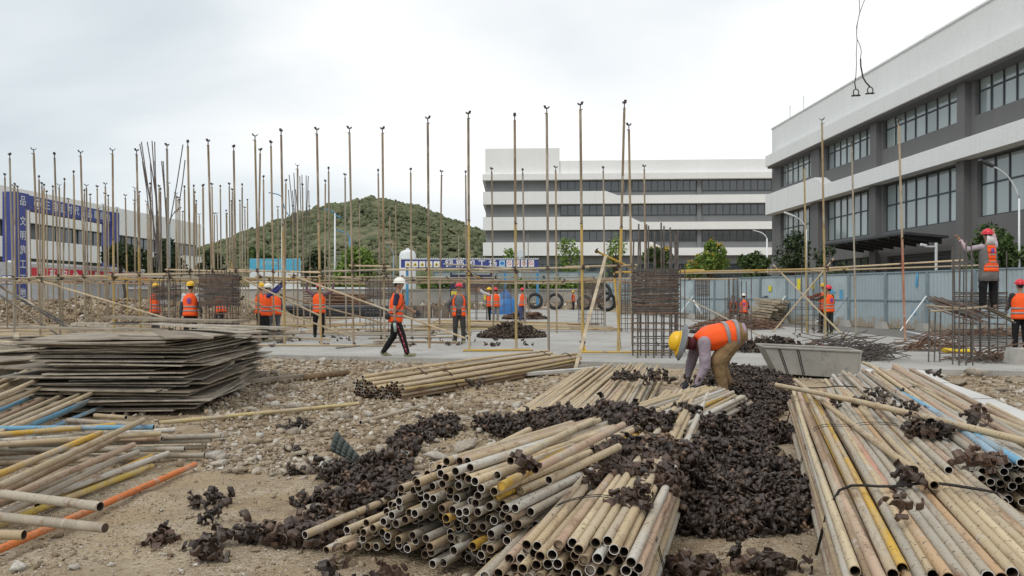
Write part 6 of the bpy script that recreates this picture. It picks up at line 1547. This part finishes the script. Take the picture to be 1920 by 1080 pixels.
def person(label, pos, yaw, shirt, trous, helmet, arms, legs=None, s1=(0, .04, 1), s2=(0, .02, 1), head=None, look=(0, 1, 0), vest='closed', gloves=False, shoe=None, scale=1.0, sleeves='long', extras=(), lift=True, hips=.92, female=False, vox=1.0, sleeve_mat=None, emblem=False, group=PGp, build=1.0, bulk=1.12, vlo=-.13):
    t = thing('person', pos, label, 'person', group, yaw); t.scale = (scale,) * 3
    X = V3((1, 0, 0)); pel = V3((0, 0, hips)); a1, a2 = V3(s1).normalized(), V3(s2).normalized()
    mid = pel + a1 * .25; nb = mid + a2 * .27
    def sp(u):        # spine point and frame, u in metres from the pelvis
        k = u / .52; q = pel * (1 - k) ** 2 + mid * 2 * k * (1 - k) + nb * k * k
        T = ((mid - pel) * (1 - k) + (nb - mid) * k).normalized(); return q, T, T.cross(X).normalized()
    hd = V3(head or a2).normalized(); hc = nb + hd * .20; lk = V3(look); lk = (lk - hd * lk.dot(hd)).normalized(); side = lk.cross(hd)
    bw = build * (.92 if female else 1)
    def ring(u, w, d, n=18, off=0.0):
        q, T, N = sp(u); return [q + X * (w * bw * (abs(math.cos(a)) ** .8) * (1 if math.cos(a) > 0 else -1)) + N * (d * bw * (abs(math.sin(a)) ** .8) * (1 if math.sin(a) > 0 else -1) + off) for a in [2 * PI * k / n for k in range(n)]]
    q, T, N = sp(.46); sh = {}
    for k, sx in (('L', -1), ('R', 1)):
        ar = arms[k]; up, fo = V3(ar[0]).normalized(), V3(ar[1]).normalized()
        raise_ = max(0, up.z) * .06
        S = q + X * sx * .172 * bw + T * (.005 + raise_); E = S + up * .285; Wr = E + fo * .25; sh[k] = (S, E, Wr, fo)
    lg = {}
    legs = legs or {'L': ((-.05, .02, -1), (-.02, -.03, -1)), 'R': ((.05, .02, -1), (.02, -.03, -1))}
    for k, sx in (('L', -1), ('R', 1)):
        th, shn = V3(legs[k][0]).normalized(), V3(legs[k][1]).normalized()
        Hh = pel + X * sx * .088 - V3((0, 0, .02)); Kn = Hh + th * .415; An = Kn + shn * .405; lg[k] = (Hh, Kn, An, V3(legs[k][2]).normalized() if len(legs[k]) > 2 else V3((sx * .18, 1, -.0)).normalized())
    if lift:
        dz = min(l[2].z for l in lg.values()) - .085; t.location.z -= dz * scale
    # ---- body: one continuous surface
    b = MB()
    b.rings([ring(u, w, d) for u, w, d in ((-.06, .10, .08), (0, .15, .105), (.15, .135, .095), (.35, .165, .105), (.46, .15, .085), (.52, .06, .055))], True, True)
    b.capsule(nb - hd * .02, nb + hd * .12, .058, .054)
    b.ell(hc, side * .078, lk * .097, hd * .118, 14, 10); b.ell(hc - hd * .055 + lk * .022, side * .056, lk * .066, hd * .06, 12, 8)
    b.ell(hc + lk * .094 - hd * .012, side * .015, lk * .022, hd * .026, 8, 6)
    for s_ in (-1, 1): b.ell(hc + side * s_ * .078 - hd * .01, side * .012, lk * .022, hd * .033, 8, 6)
    for k in 'LR':
        S, E, Wr, fo = sh[k]; b.ell(S, X * .06, V3((0, .058, 0)), V3((0, 0, .058)), 10, 8); b.capsule(S, E, .047, .040); b.capsule(E, Wr, .041, .029)
        Hh, Kn, An, ft = lg[k]; b.capsule(Hh, Kn, .082, .058); b.capsule(Kn, An, .056, .040); b.capsule(An - V3((0, 0, .04)), An + ft * .14 - V3((0, 0, .055)), .04, .03)
    body = remeshed(b, 'body', [M_SKIN], .015 * vox, t, 2)
    # ---- hands with five fingers
    for k, sx in (('L', -1), ('R', 1)):
        hb = MB()
        S, E, Wr, fo = sh[k]; f = V3((0, 1, .15)); w = f - fo * f.dot(fo)
        if w.length < .25: w = V3((0, 0, 1)) - fo * fo.z
        w.normalize(); nrm = fo.cross(w).normalized()
        pc = Wr + fo * .055; hb.ell(pc, fo * .058, w * .044, nrm * .019, 10, 8)
        curl = nrm * (-sx) * .35
        for i, ln in enumerate((.066, .076, .071, .055)):
            r0 = Wr + fo * .095 + w * (.033 - .022 * i); d1 = (fo + curl * .5 + w * (.10 - .07 * i)).normalized(); d2 = (fo + curl * 1.8).normalized()
            hb.path([r0 - d1 * .02, r0 + d1 * ln * .5, r0 + d1 * ln * .5 + d2 * ln * .5], [.0105, .0095, .007], 6)
        r0 = Wr + fo * .03 + w * .036; d1 = (w * .9 + fo * .8 + curl * .5).normalized(); hb.path([r0 - d1 * .015, r0 + d1 * .035, r0 + d1 * .04 + (fo + curl).normalized() * .028], [.014, .0115, .008], 6)
        hb.build('glove' if gloves else 'hand', M_GLOVE if gloves else M_SKIN, t, True, True)
    # ---- face
    fb = MB()
    for s_ in (-1, 1): fb.ell(hc + side * s_ * .031 + lk * .090 + hd * .012, side * .012, lk * .008, hd * .007, 8, 5)
    fb.build('eyes', M_HAIR, t, True, True)
    fb = MB(); fb.ell(hc + lk * .088 - hd * .062, side * .022, lk * .008, hd * .006, 8, 5); fb.build('mouth', plain('lips', (.25, .10, .08), .6), t, True, True)
    fb = MB(); fb.ell(hc - lk * .012 + hd * .018, side * .084, lk * .098, hd * .11, 14, 8, 0, -20, 90)
    fb.ell(hc - lk * .05 - hd * .02, side * .07, lk * .055, hd * .06, 12, 6); fb.build('hair', M_HAIR, t, True, True)
    # ---- clothes
    ms = cloth('shirt_cloth', shirt); b = MB()
    b.rings([ring(u, w, d) for u, w, d in ((-.10, .165, .125), (0, .168, .122), (.15, .155, .112), (.33, .182, .120), (.46, .165, .098), (.505, .085, .075))], True, True)
    for k in 'LR':
        S, E, Wr, fo = sh[k]; b.ell(S, X * .072, V3((0, .069, 0)), V3((0, 0, .069)), 10, 8)
        if sleeves == 'long': b.capsule(S, E, .064 * bulk, .053 * bulk); b.capsule(E, Wr - fo * .02, .053 * bulk, .043)
        else: b.capsule(S, S.lerp(E, .62), .066, .060)
    remeshed(b, 'shirt', ms, .017 * vox, t, 2, .006)
    if sleeve_mat:
        for k in 'LR':
            S, E, Wr, fo = sh[k]; b = MB(); b.capsule(S.lerp(E, .7), E, .062, .058); b.capsule(E, Wr - fo * .015, .058, .046); remeshed(b, 'oversleeve', sleeve_mat, .017 * vox, t, 1, .004)
    b = MB(); tw = 1.18 if female else 1.0
    b.rings([ring(u, w, d) for u, w, d in ((-.10, .14, .115), (-.03, .172, .13), (.06, .166, .122), (.10, .158, .115))], True, True)
    for k in 'LR':
        Hh, Kn, An, ft = lg[k]; b.capsule(Hh, Kn, .100 * bulk, .076 * tw * bulk); b.capsule(Kn, An - V3((0, 0, .01)), .075 * tw * bulk, .062 * tw)
    remeshed(b, 'trousers', trous if hasattr(trous, 'node_tree') else cloth('trouser_cloth', trous), .017 * vox, t, 2, .007)
    for k in 'LR':
        Hh, Kn, An, ft = lg[k]; b = MB(); b.capsule(An - V3((0, 0, .038)) - ft * .035, An + ft * .05 - V3((0, 0, .042)), .047, .047); b.capsule(An + ft * .04 - V3((0, 0, .05)), An + ft * .165 - V3((0, 0, .058)), .044, .032)
        b.box(An + ft * .065 - V3((0, 0, .083)), (.075, .255, .022), Matrix.Rotation(math.atan2(-ft.x, ft.y), 3, 'Z') @ Matrix.Rotation(math.asin(max(-1, min(1, ft.z))), 3, 'X')); remeshed(b, 'shoe', shoe or M_SHOE, .012 * vox, t, 1)
    # ---- orange vest with reflective bands
    if vest:
        prof = ((vlo, .205, .155), (min(-.06, 0) if vlo < -.1 else vlo + .03, .203, .156), (.05, .192, .148), (.16, .186, .142), (.30, .203, .146), (.38, .196, .138), (.44, .168, .122), (.49, .128, .106), (.515, .092, .088))
        if build > 1: pass
        n_ = 36; op = 4 if vest == 'open' else 0
        c_f = 9                                              # index of the front direction in a ring of 36 (+N)
        # +N of the frame points forwards
        fr_ = V3((0, 1, 0)); q_, T_, N_ = sp(.2); sgn = 1 if N_.dot(fr_) > -.3 else -1
        cf = 9 if sgn > 0 else 27
        sk = (lambda i, k: abs(((k + .5 - cf + 18) % 36) - 18) < (op - (1.6 if i < 3 else 0))) if op else None
        wob = lambda i, k, v: v + (v - sp(max(-.1, min(.5, prof[i][0])))[0]).normalized() * (.016 * noise.noise((k * .5, i * 1.3, pos[0])) + .010 * noise.noise((k * 1.3, i * 2.1, pos[0] + 3)))
        rg = [[wob(i, k, v) for k, v in enumerate(ring(u, w, d, n_))] for i, (u, w, d) in enumerate(prof)]
        b = MB(); b.rings(rg, False, False, 0, sk); vo = b.build('vest', M_VEST, t, True, True)
        md = vo.modifiers.new('thick', 'SOLIDIFY'); md.thickness = .008; md.offset = -1
        def at(u):
            for (u0, w0, d0), (u1, w1, d1) in zip(prof[:-1], prof[1:]):
                if u0 <= u <= u1: k = (u - u0) / (u1 - u0); return w0 + (w1 - w0) * k + .010, d0 + (d1 - d0) * k + .010
        for u0, u1 in ((.005, .05), (.125, .17)):
            b = MB(); b.rings([ring(u0, *at(u0), n_), ring((u0 + u1) / 2, *at((u0 + u1) / 2), n_), ring(u1, *at(u1), n_)], False, False, 0, (lambda i, k: abs(((k + .5 - cf + 18) % 36) - 18) < op - 1.6) if op else None)
            so = b.build('reflective_band', M_STRIPE, vo, True, True); md = so.modifiers.new('thick', 'SOLIDIFY'); md.thickness = .004
        if emblem:
            q_, T_, N_ = sp(.33); bk = -N_ * sgn; c_ = q_ + bk * (.157 * bw + .004); b = MB()
            b.path([c_ + X * .05 * math.cos(a) + T_ * .055 * math.sin(a) for a in [2 * PI * k / 16 for k in range(16)]], .012, 5, False, 0, True); b.ell(c_, X * .03, bk * .006, T_ * .03, 10, 6)
            b.box(c_ - T_ * .085, (.11, .006, .022), Matrix((X, bk, T_)).transposed()); b.build('emblem', M_EMB, vo, True, True)
    # ---- helmet
    if helmet:
        mh = HELM[helmet]; hu = (hd - lk * .10).normalized(); hl = (lk + hd * .10).normalized(); c_ = hc + hd * .040
        b = MB(); b.ell(c_, side * .112, hl * .134, hu * .112, 20, 7, 0, 0, 90)
        for i, (ro, ri) in enumerate((( .128, .100),)):
            rr = []
            for rad, hz_ in ((1.0, 0.004), (1.12, -.010), (1.12, -.016), (.98, -.006)): rr.append([c_ + side * .112 * rad * math.cos(a) + hl * (.134 * rad + (.045 if rad > 1.05 and math.sin(a) > .2 else 0) * math.sin(a)) * math.sin(a) + hu * hz_ for a in [2 * PI * k / 20 for k in range(20)]])
            b.rings(rr)
        ho = b.build('helmet', mh, t, True, True)
        b = MB(); b.path([c_ + hl * .130 * math.cos(a) + hu * .113 * math.sin(a) for a in [math.radians(k) for k in range(20, 161, 14)]], .010, 6); b.build('ridge', mh, ho, True, True)
        b = MB(); b.path([c_ + side * .08 - hd * .03, hc + side * .074 - hd * .06 + lk * .02, hc - hd * .125 + lk * .04, hc - side * .074 - hd * .06 + lk * .02, c_ - side * .08 - hd * .03], .005, 4); b.build('chin_strap', M_STRIPE, ho, True, True)
    for ex in extras: ex(t, dict(sp=sp, ring=ring, nb=nb, hc=hc, hd=hd, lk=lk, side=side, sh=sh, lg=lg, X=X, hu=(hd - lk * .1).normalized()))
    return t
DN = ((.12, .02, -1), (.05, .12, -1)); DNL = ((-.12, .02, -1), (-.05, .12, -1))
Y_AWAY, Y_RIGHT, Y_CAM, Y_LEFT = 0.0, -PI / 2, PI, PI / 2
def at(px, D, z=.1):
    q = P(px, HY, D); q.z = z; return q
NAVY, BLACKC, GREYC, LILAC, KHAKI, WHITEC, BLUEC, DKGREY, BROWNC = (.045, .045, .085), (.018, .017, .018), (.15, .155, .165), (.34, .28, .32), (.25, .165, .085), (.55, .56, .58), (.055, .06, .20), (.055, .053, .052), (.10, .06, .04)

# bending worker with sun brim
def sun_brim(t, d):
    c = d['hc'] + d['hd'] * .036; hu, sd_ = d['hu'], d['side']; hl = sd_.cross(hu) * -1
    b = MB(); rr = []
    for rad, hz_ in ((.118, .004), (.20, -.02), (.235, -.05), (.235, -.056), (.20, -.028), (.115, -.006)): rr.append([c + sd_ * rad * .92 * math.cos(a) + hl * rad * math.sin(a) + hu * hz_ for a in [2 * PI * k / 28 for k in range(28)]])
    b.rings(rr); b.build('sun_brim', plain('brim_grey', (.17, .18, .19), .6), t, True, True)
    b = MB(); b.path([d['nb'] + d['hd'] * .02, d['nb'] + d['hd'] * .12], [.075, .085], 14); b.build('neck_cloth', plain('neck_cloth_red', (.13, .03, .035), .9), t, True, True)
person('man in yellow helmet with grey sun brim bending over the clamp heap', at(1379, 10.9, .05), Y_LEFT, LILAC, KHAKI, 'yellow',
       {'L': ((.0, -.02, -1), (.0, .42, -1)), 'R': ((-.05, .30, -1), (-.02, .25, -1))}, {'L': ((-.05, .62, -.78), (0, -.22, -1)), 'R': ((.07, .40, -.88), (.02, -.42, -.92))},
       (0, .98, -.04), (0, .90, -.46), (0, .95, .14), (0, .1, -1), 'closed', True, M_SHOED, 1.08, 'long', (sun_brim,), build=1.12, bulk=1.38, vlo=.0)

# walking worker with white helmet
def side_trim(t, d):
    for k, sx in (('L', -1), ('R', 1)):
        Hh, Kn, An, ft = d['lg'][k]
        for i in range(13):
            u = (i + .5) / 13; A, B, r0, r1 = (Hh, Kn, .113, .086) if u < .5 else (Kn, An, .085, .066); w = (u * 2) % 1
            c = A.lerp(B, w) + d['X'] * sx * (r0 + (r1 - r0) * w + .004); b = MB(); b.ell(c, d['X'] * .006, V3((0, .017, 0)), V3((0, 0, .026)), 6, 5); b.build('side_trim', plain('trim_pink', (.50, .13, .17), .7) if i % 2 else plain('trim_red', (.32, .03, .05), .7), t, True, True)
def shoulder_bag(t, d):
    q, T, N = d['sp'](.06); b = MB(); b.ell(q + d['X'] * .20 - N * .16 + V3((0, 0, -.06)), d['X'] * .035, V3((0, .06, 0)), V3((0, 0, .075)), 12, 8); b.build('tool_pouch', M_SHOED, t, True, True)
    b = MB(); q0, _, N0 = d['sp'](.48); q1, _, N1 = d['sp'](.28); b.path([q + d['X'] * .21 - N * .12, q + d['X'] * .215 + N * .03 + V3((0, 0, .04)), q1 + d['X'] * .14 + N1 * .14, q0 - d['X'] * .03 + N0 * .125, q0 - d['X'] * .10], .012, 6); b.build('strap', M_SHOED, t, True, True)
    b = MB(); S, E, Wr, fo = d['sh']['R']; b.path([Wr + fo * .06, Wr + fo * .06 + V3((0, .02, -.20))], [.04, .03], 8); b.build('bottle', plain('bottle_green', (.30, .38, .33), .3), t, True, True)
person('man in white helmet striding over the slab in red-trimmed trousers', at(742, 18.15), Y_RIGHT, NAVY, BLACKC, 'white',
       {'L': ((-.10, .55, -1), (-.05, 1.0, -.52)), 'R': ((.12, -.16, -1), (.06, .02, -1))}, {'R': ((.04, .40, -1), (.02, .30, -1), (.05, 1, .16)), 'L': ((-.04, -.16, -1), (-.02, -.66, -1), (-.05, 1, -.28))},
       (0, .08, 1), (0, .12, 1), (0, .12, 1), (.12, 1, -.08), 'closed', True, M_SHOE, 1.03, 'short', (side_trim, shoulder_bag))
person('man in red helmet and open vest over grey shirt, hands behind his hips', at(861, 23.2), Y_CAM, GREYC, DKGREY, 'red',
       {'L': ((-.30, -.12, -1), (-.05, .0, -1)), 'R': ((.72, -.25, -1), (-.15, -.45, -1))}, {'L': ((-.08, .02, -1), (-.02, 0, -1)), 'R': ((.06, .10, -1), (.02, -.08, -1))}, (0, .02, 1), (0, .03, 1), None, (.05, 1, -.35), 'open', False, M_SHOE, .98, group=PGp)
person('worker in red helmet reaching both arms overhead, back turned', at(598, 26.3), Y_AWAY, (.16, .10, .12), BLACKC, 'red',
       {'L': ((-.85, .25, .45), (-.1, .1, 1)), 'R': ((.85, .25, .40), (.15, .1, 1))}, {'L': ((-.09, 0, -1), (-.01, 0, -1)), 'R': ((.06, 0, -1), (0, 0, -1))}, emblem=False, shoe=M_SHOED, head=(0, .1, 1))
person('worker in blue long sleeves and white helmet raising an arm to the pole', at(499, 23.9), -1.1, BLUEC, BLACKC, 'white',
       {'L': ((-.2, .45, .3), (.2, .75, .75)), 'R': ((.45, .5, .30), (.2, .75, .80))}, {'L': ((-.1, .14, -1), (0, -.12, -1)), 'R': ((.08, -.10, -1), (0, -.12, -1))}, (0, .04, 1), (0, .1, 1), None, (0, 1, .2), 'closed', True, M_SHOE, .98)
person('worker in yellow helmet standing close behind the blue-sleeved one', at(489, 25.6), -.6, (.2, .12, .1), BLACKC, 'yellow', {'L': DNL, 'R': DN}, shoe=M_SHOED)
person('worker half hidden right behind the blue-sleeved one, crouched a little, white helmet', at(516, 26.4), .5, (.10, .10, .16), GREYC, 'white', {'L': ((-.2, .4, -1), (.1, .8, -.5)), 'R': ((.25, .3, -1), (.1, .5, -1))}, {'L': ((-.1, .5, -1), (0, -.4, -1)), 'R': ((.1, .5, -1), (0, -.4, -1))}, (0, .2, 1), (0, .3, 1))
person('worker in yellow helmet, white tee and dark oversleeves behind the board stack', at(357, 22.6), Y_AWAY + .1, WHITEC, BLACKC, 'yellow', {'L': ((-.25, 0, -1), (-.12, .05, -1)), 'R': ((.25, .05, -1), (.12, .25, -1))}, sleeves='short', sleeve_mat=M_GLOVE, gloves=True, emblem=True, shoe=M_SHOED)
person('worker in yellow helmet half hidden by the hoops of the left rebar column', at(291, 26.6), -.7, (.36, .36, .36), DKGREY, 'yellow', {'L': ((-.15, .3, -1), (.1, .9, -.2)), 'R': ((.15, .3, -1), (.1, .9, -.1))}, shoe=M_SHOED)
person('worker seen only through the bars of the hooped rebar column by the board stack', at(414, 30.0), .9, BROWNC, DKGREY, 'red', {'L': ((-.2, .5, -1), (.1, .9, -.4)), 'R': ((.2, .5, -1), (-.1, .9, -.4))}, {'L': ((-.1, .5, -1), (0, -.4, -1)), 'R': ((.1, .5, -1), (0, -.4, -1))}, (0, .3, 1), (0, .4, 1))
person('distant worker in yellow helmet pointing with a raised arm, facing the rebar column', at(918, 41.5), Y_LEFT, WHITEC, BLACKC, 'yellow', {'L': ((-.1, .85, .35), (0, .8, .7)), 'R': ((.1, .85, .2), (0, .9, .6))}, vox=1.5)
person('distant worker in red helmet standing beside the pointing one, pale trousers', at(929.5, 41.0), .2, WHITEC, (.26, .23, .19), 'red', {'L': DNL, 'R': DN}, vox=1.5, emblem=False)
person('distant worker in red helmet and blue trousers by the rusty scrap heap', at(980, 42.5), .5, WHITEC, (.07, .09, .19), 'red', {'L': DNL, 'R': ((.15, .3, -1), (.1, .8, -.4))}, vox=1.5)
person('farthest worker, tiny in yellow helmet in front of the black hose rings', at(1075, 73.5), Y_LEFT - .5, (.12, .06, .05), DKGREY, 'yellow', {'L': DNL, 'R': DN}, vox=2)
person('crouching worker in white helmet seen from behind near the timber stack', at(1395, 39.5), Y_AWAY - .2, GREYC, BLACKC, 'white', {'L': ((-.4, .4, -1), (-.1, .8, -.3)), 'R': ((.3, .5, -1), (.1, .8, -.4))}, {'L': ((-.2, .9, -.35), (0, -.45, -1)), 'R': ((.2, .9, -.35), (0, -.45, -1))}, (0, .22, 1), (0, .2, 1), emblem=True, shoe=M_SHOED)
person('dark-clothed worker crouching beside the white-helmet one, facing the camera', at(1374, 39.0), Y_CAM, (.05, .045, .045), BLACKC, None, {'L': ((-.3, .4, -1), (.3, .8, -.3)), 'R': ((.3, .4, -1), (-.3, .8, -.3))}, {'L': ((-.25, .9, -.2), (0, -.4, -1)), 'R': ((.25, .9, -.2), (0, -.4, -1))}, (0, .1, 1), (0, .1, 1), vest='open', shoe=M_SHOED)
person('worker in red helmet seen from behind before the hoarding, dark brown sleeves', at(1554, 28.5), .35, (.08, .055, .04), (.04, .04, .035), 'red', {'L': ((-.5, .6, -.4), (-.5, .8, .1)), 'R': ((.25, .1, -1), (.05, .5, -1))}, emblem=True, shoe=M_SHOE, scale=.98, vox=1.2)
person('taller worker in yellow helmet just behind the red-helmet one at the hoarding', at(1545, 29.6), .2, (.20, .07, .05), BLACKC, 'yellow', {'L': ((-.5, .6, -.3), (-.4, .9, .1)), 'R': DN}, shoe=M_SHOED, scale=1.03, vox=1.2)
# woman on the rebar
def cardigan(t, d):
    b = MB(); pr = ((-.34, .235, .18), (-.2, .222, .172), (-.05, .21, .163), (.1, .203, .153), (.25, .206, .150), (.38, .202, .144), (.45, .172, .126), (.50, .115, .10))
    b.rings([d['ring'](u, w, dd, 36) for u, w, dd in pr], False, False, 0, lambda i, k: abs(((k + .5 - 9 + 18) % 36) - 18) < 5); o = b.build('cardigan', cloth('cardigan_cloth', (.16, .15, .145)), t, True, True); m = o.modifiers.new('thick', 'SOLIDIFY'); m.thickness = .008
    # bib at the back of the vest, orange strip and hem
    b = MB(); rg = []
    for u, w in ((-.11, .185), (-.02, .18), (.05, .165), (.09, .105), (.16, .085), (.3, .095), (.42, .105), (.49, .09)):
        q, T, N = d['sp'](u); dd = float(np.interp(u, [x[0] for x in pr], [x[2] for x in pr])) * .92 + .012
        rg.append([q + d['X'] * (w * (k / 4 - 1)) - N * (dd * math.sqrt(max(.05, 1 - ((w * (k / 4 - 1)) / .225) ** 2))) for k in range(9)])
    for i in range(len(rg) - 1):
        for k in range(8): b.quad(rg[i][k], rg[i][k + 1], rg[i + 1][k + 1], rg[i + 1][k])
    o = b.build('vest', M_VEST, t, True, True); m = o.modifiers.new('thick', 'SOLIDIFY'); m.thickness = .01
    for u0, u1, w in ((.10, .13, .072), (.27, .30, .078), (.0, .025, .15)):
        b = MB(); r2 = []
        for u in (u0, u1):
            q, T, N = d['sp'](u); dd = float(np.interp(u, [x[0] for x in pr], [x[2] for x in pr])) * .92 + .022
            r2.append([q + d['X'] * (w * (k / 4 - 1)) - N * (dd * math.sqrt(max(.05, 1 - ((w * (k / 4 - 1)) / .225) ** 2))) for k in range(9)])
        for k in range(8): b.quad(r2[0][k], r2[0][k + 1], r2[1][k + 1], r2[1][k])
        b.build('reflective_band', M_STRIPE, o, True, True)
    q, T, N = d['sp'](.37); b = MB(); c = q - N * .155; b.path([c + d['X'] * .035 * math.cos(a) + T * .045 * math.sin(a) for a in [2 * PI * k / 12 for k in range(12)]], .010, 5, False, 0, True); b.ell(c, d['X'] * .022, N * .006, T * .03, 8, 5); b.build('emblem', M_EMB, o, True, True)
    b = MB()
    for i in range(7): s_ = (i / 3 - 1); b.path([d['hc'] - d['lk'] * .085 + d['side'] * s_ * .06 - d['hd'] * .02, d['hc'] - d['lk'] * .10 + d['side'] * s_ * .07 - d['hd'] * .10, d['nb'] - d['lk'] * .09 + d['side'] * s_ * .10 - d['hd'] * .03], [.022, .02, .012], 6)
    b.build('head_scarf', plain('scarf_white', (.62, .60, .60), .9), t, True, True)
check = plain('checked_sleeve', (.48, .36, .38), .9, 0, .45, 28)
tw_ = person('woman in red helmet and grey cardigan standing on the rebar cage', at(1853, 16.9, 1.22), .12, (.42, .36, .40), BLACKC, 'red',
       {'L': ((-.72, .45, -.18), (-.42, .35, .85)), 'R': ((.55, .6, .15), (.10, .35, .95))}, {'L': ((-.10, 0, -1), (-.02, 0, -1)), 'R': ((.10, 0, -1), (.02, 0, -1))}, (0, .03, 1), (0, .02, 1), (0, .05, 1), (0, 1, .05), None, False, plain('shoe_brown', (.2, .14, .1), .8), .94, extras=(cardigan,), female=True, sleeve_mat=check)
person('worker in red helmet cut by the right-hand picture edge, dark sleeves', at(1913, 19.7), -.25, (.05, .045, .05), BLACKC, 'red', {'L': ((-.2, .4, -1), (.1, .9, -.4)), 'R': DN}, emblem=False, shoe=M_SHOED)
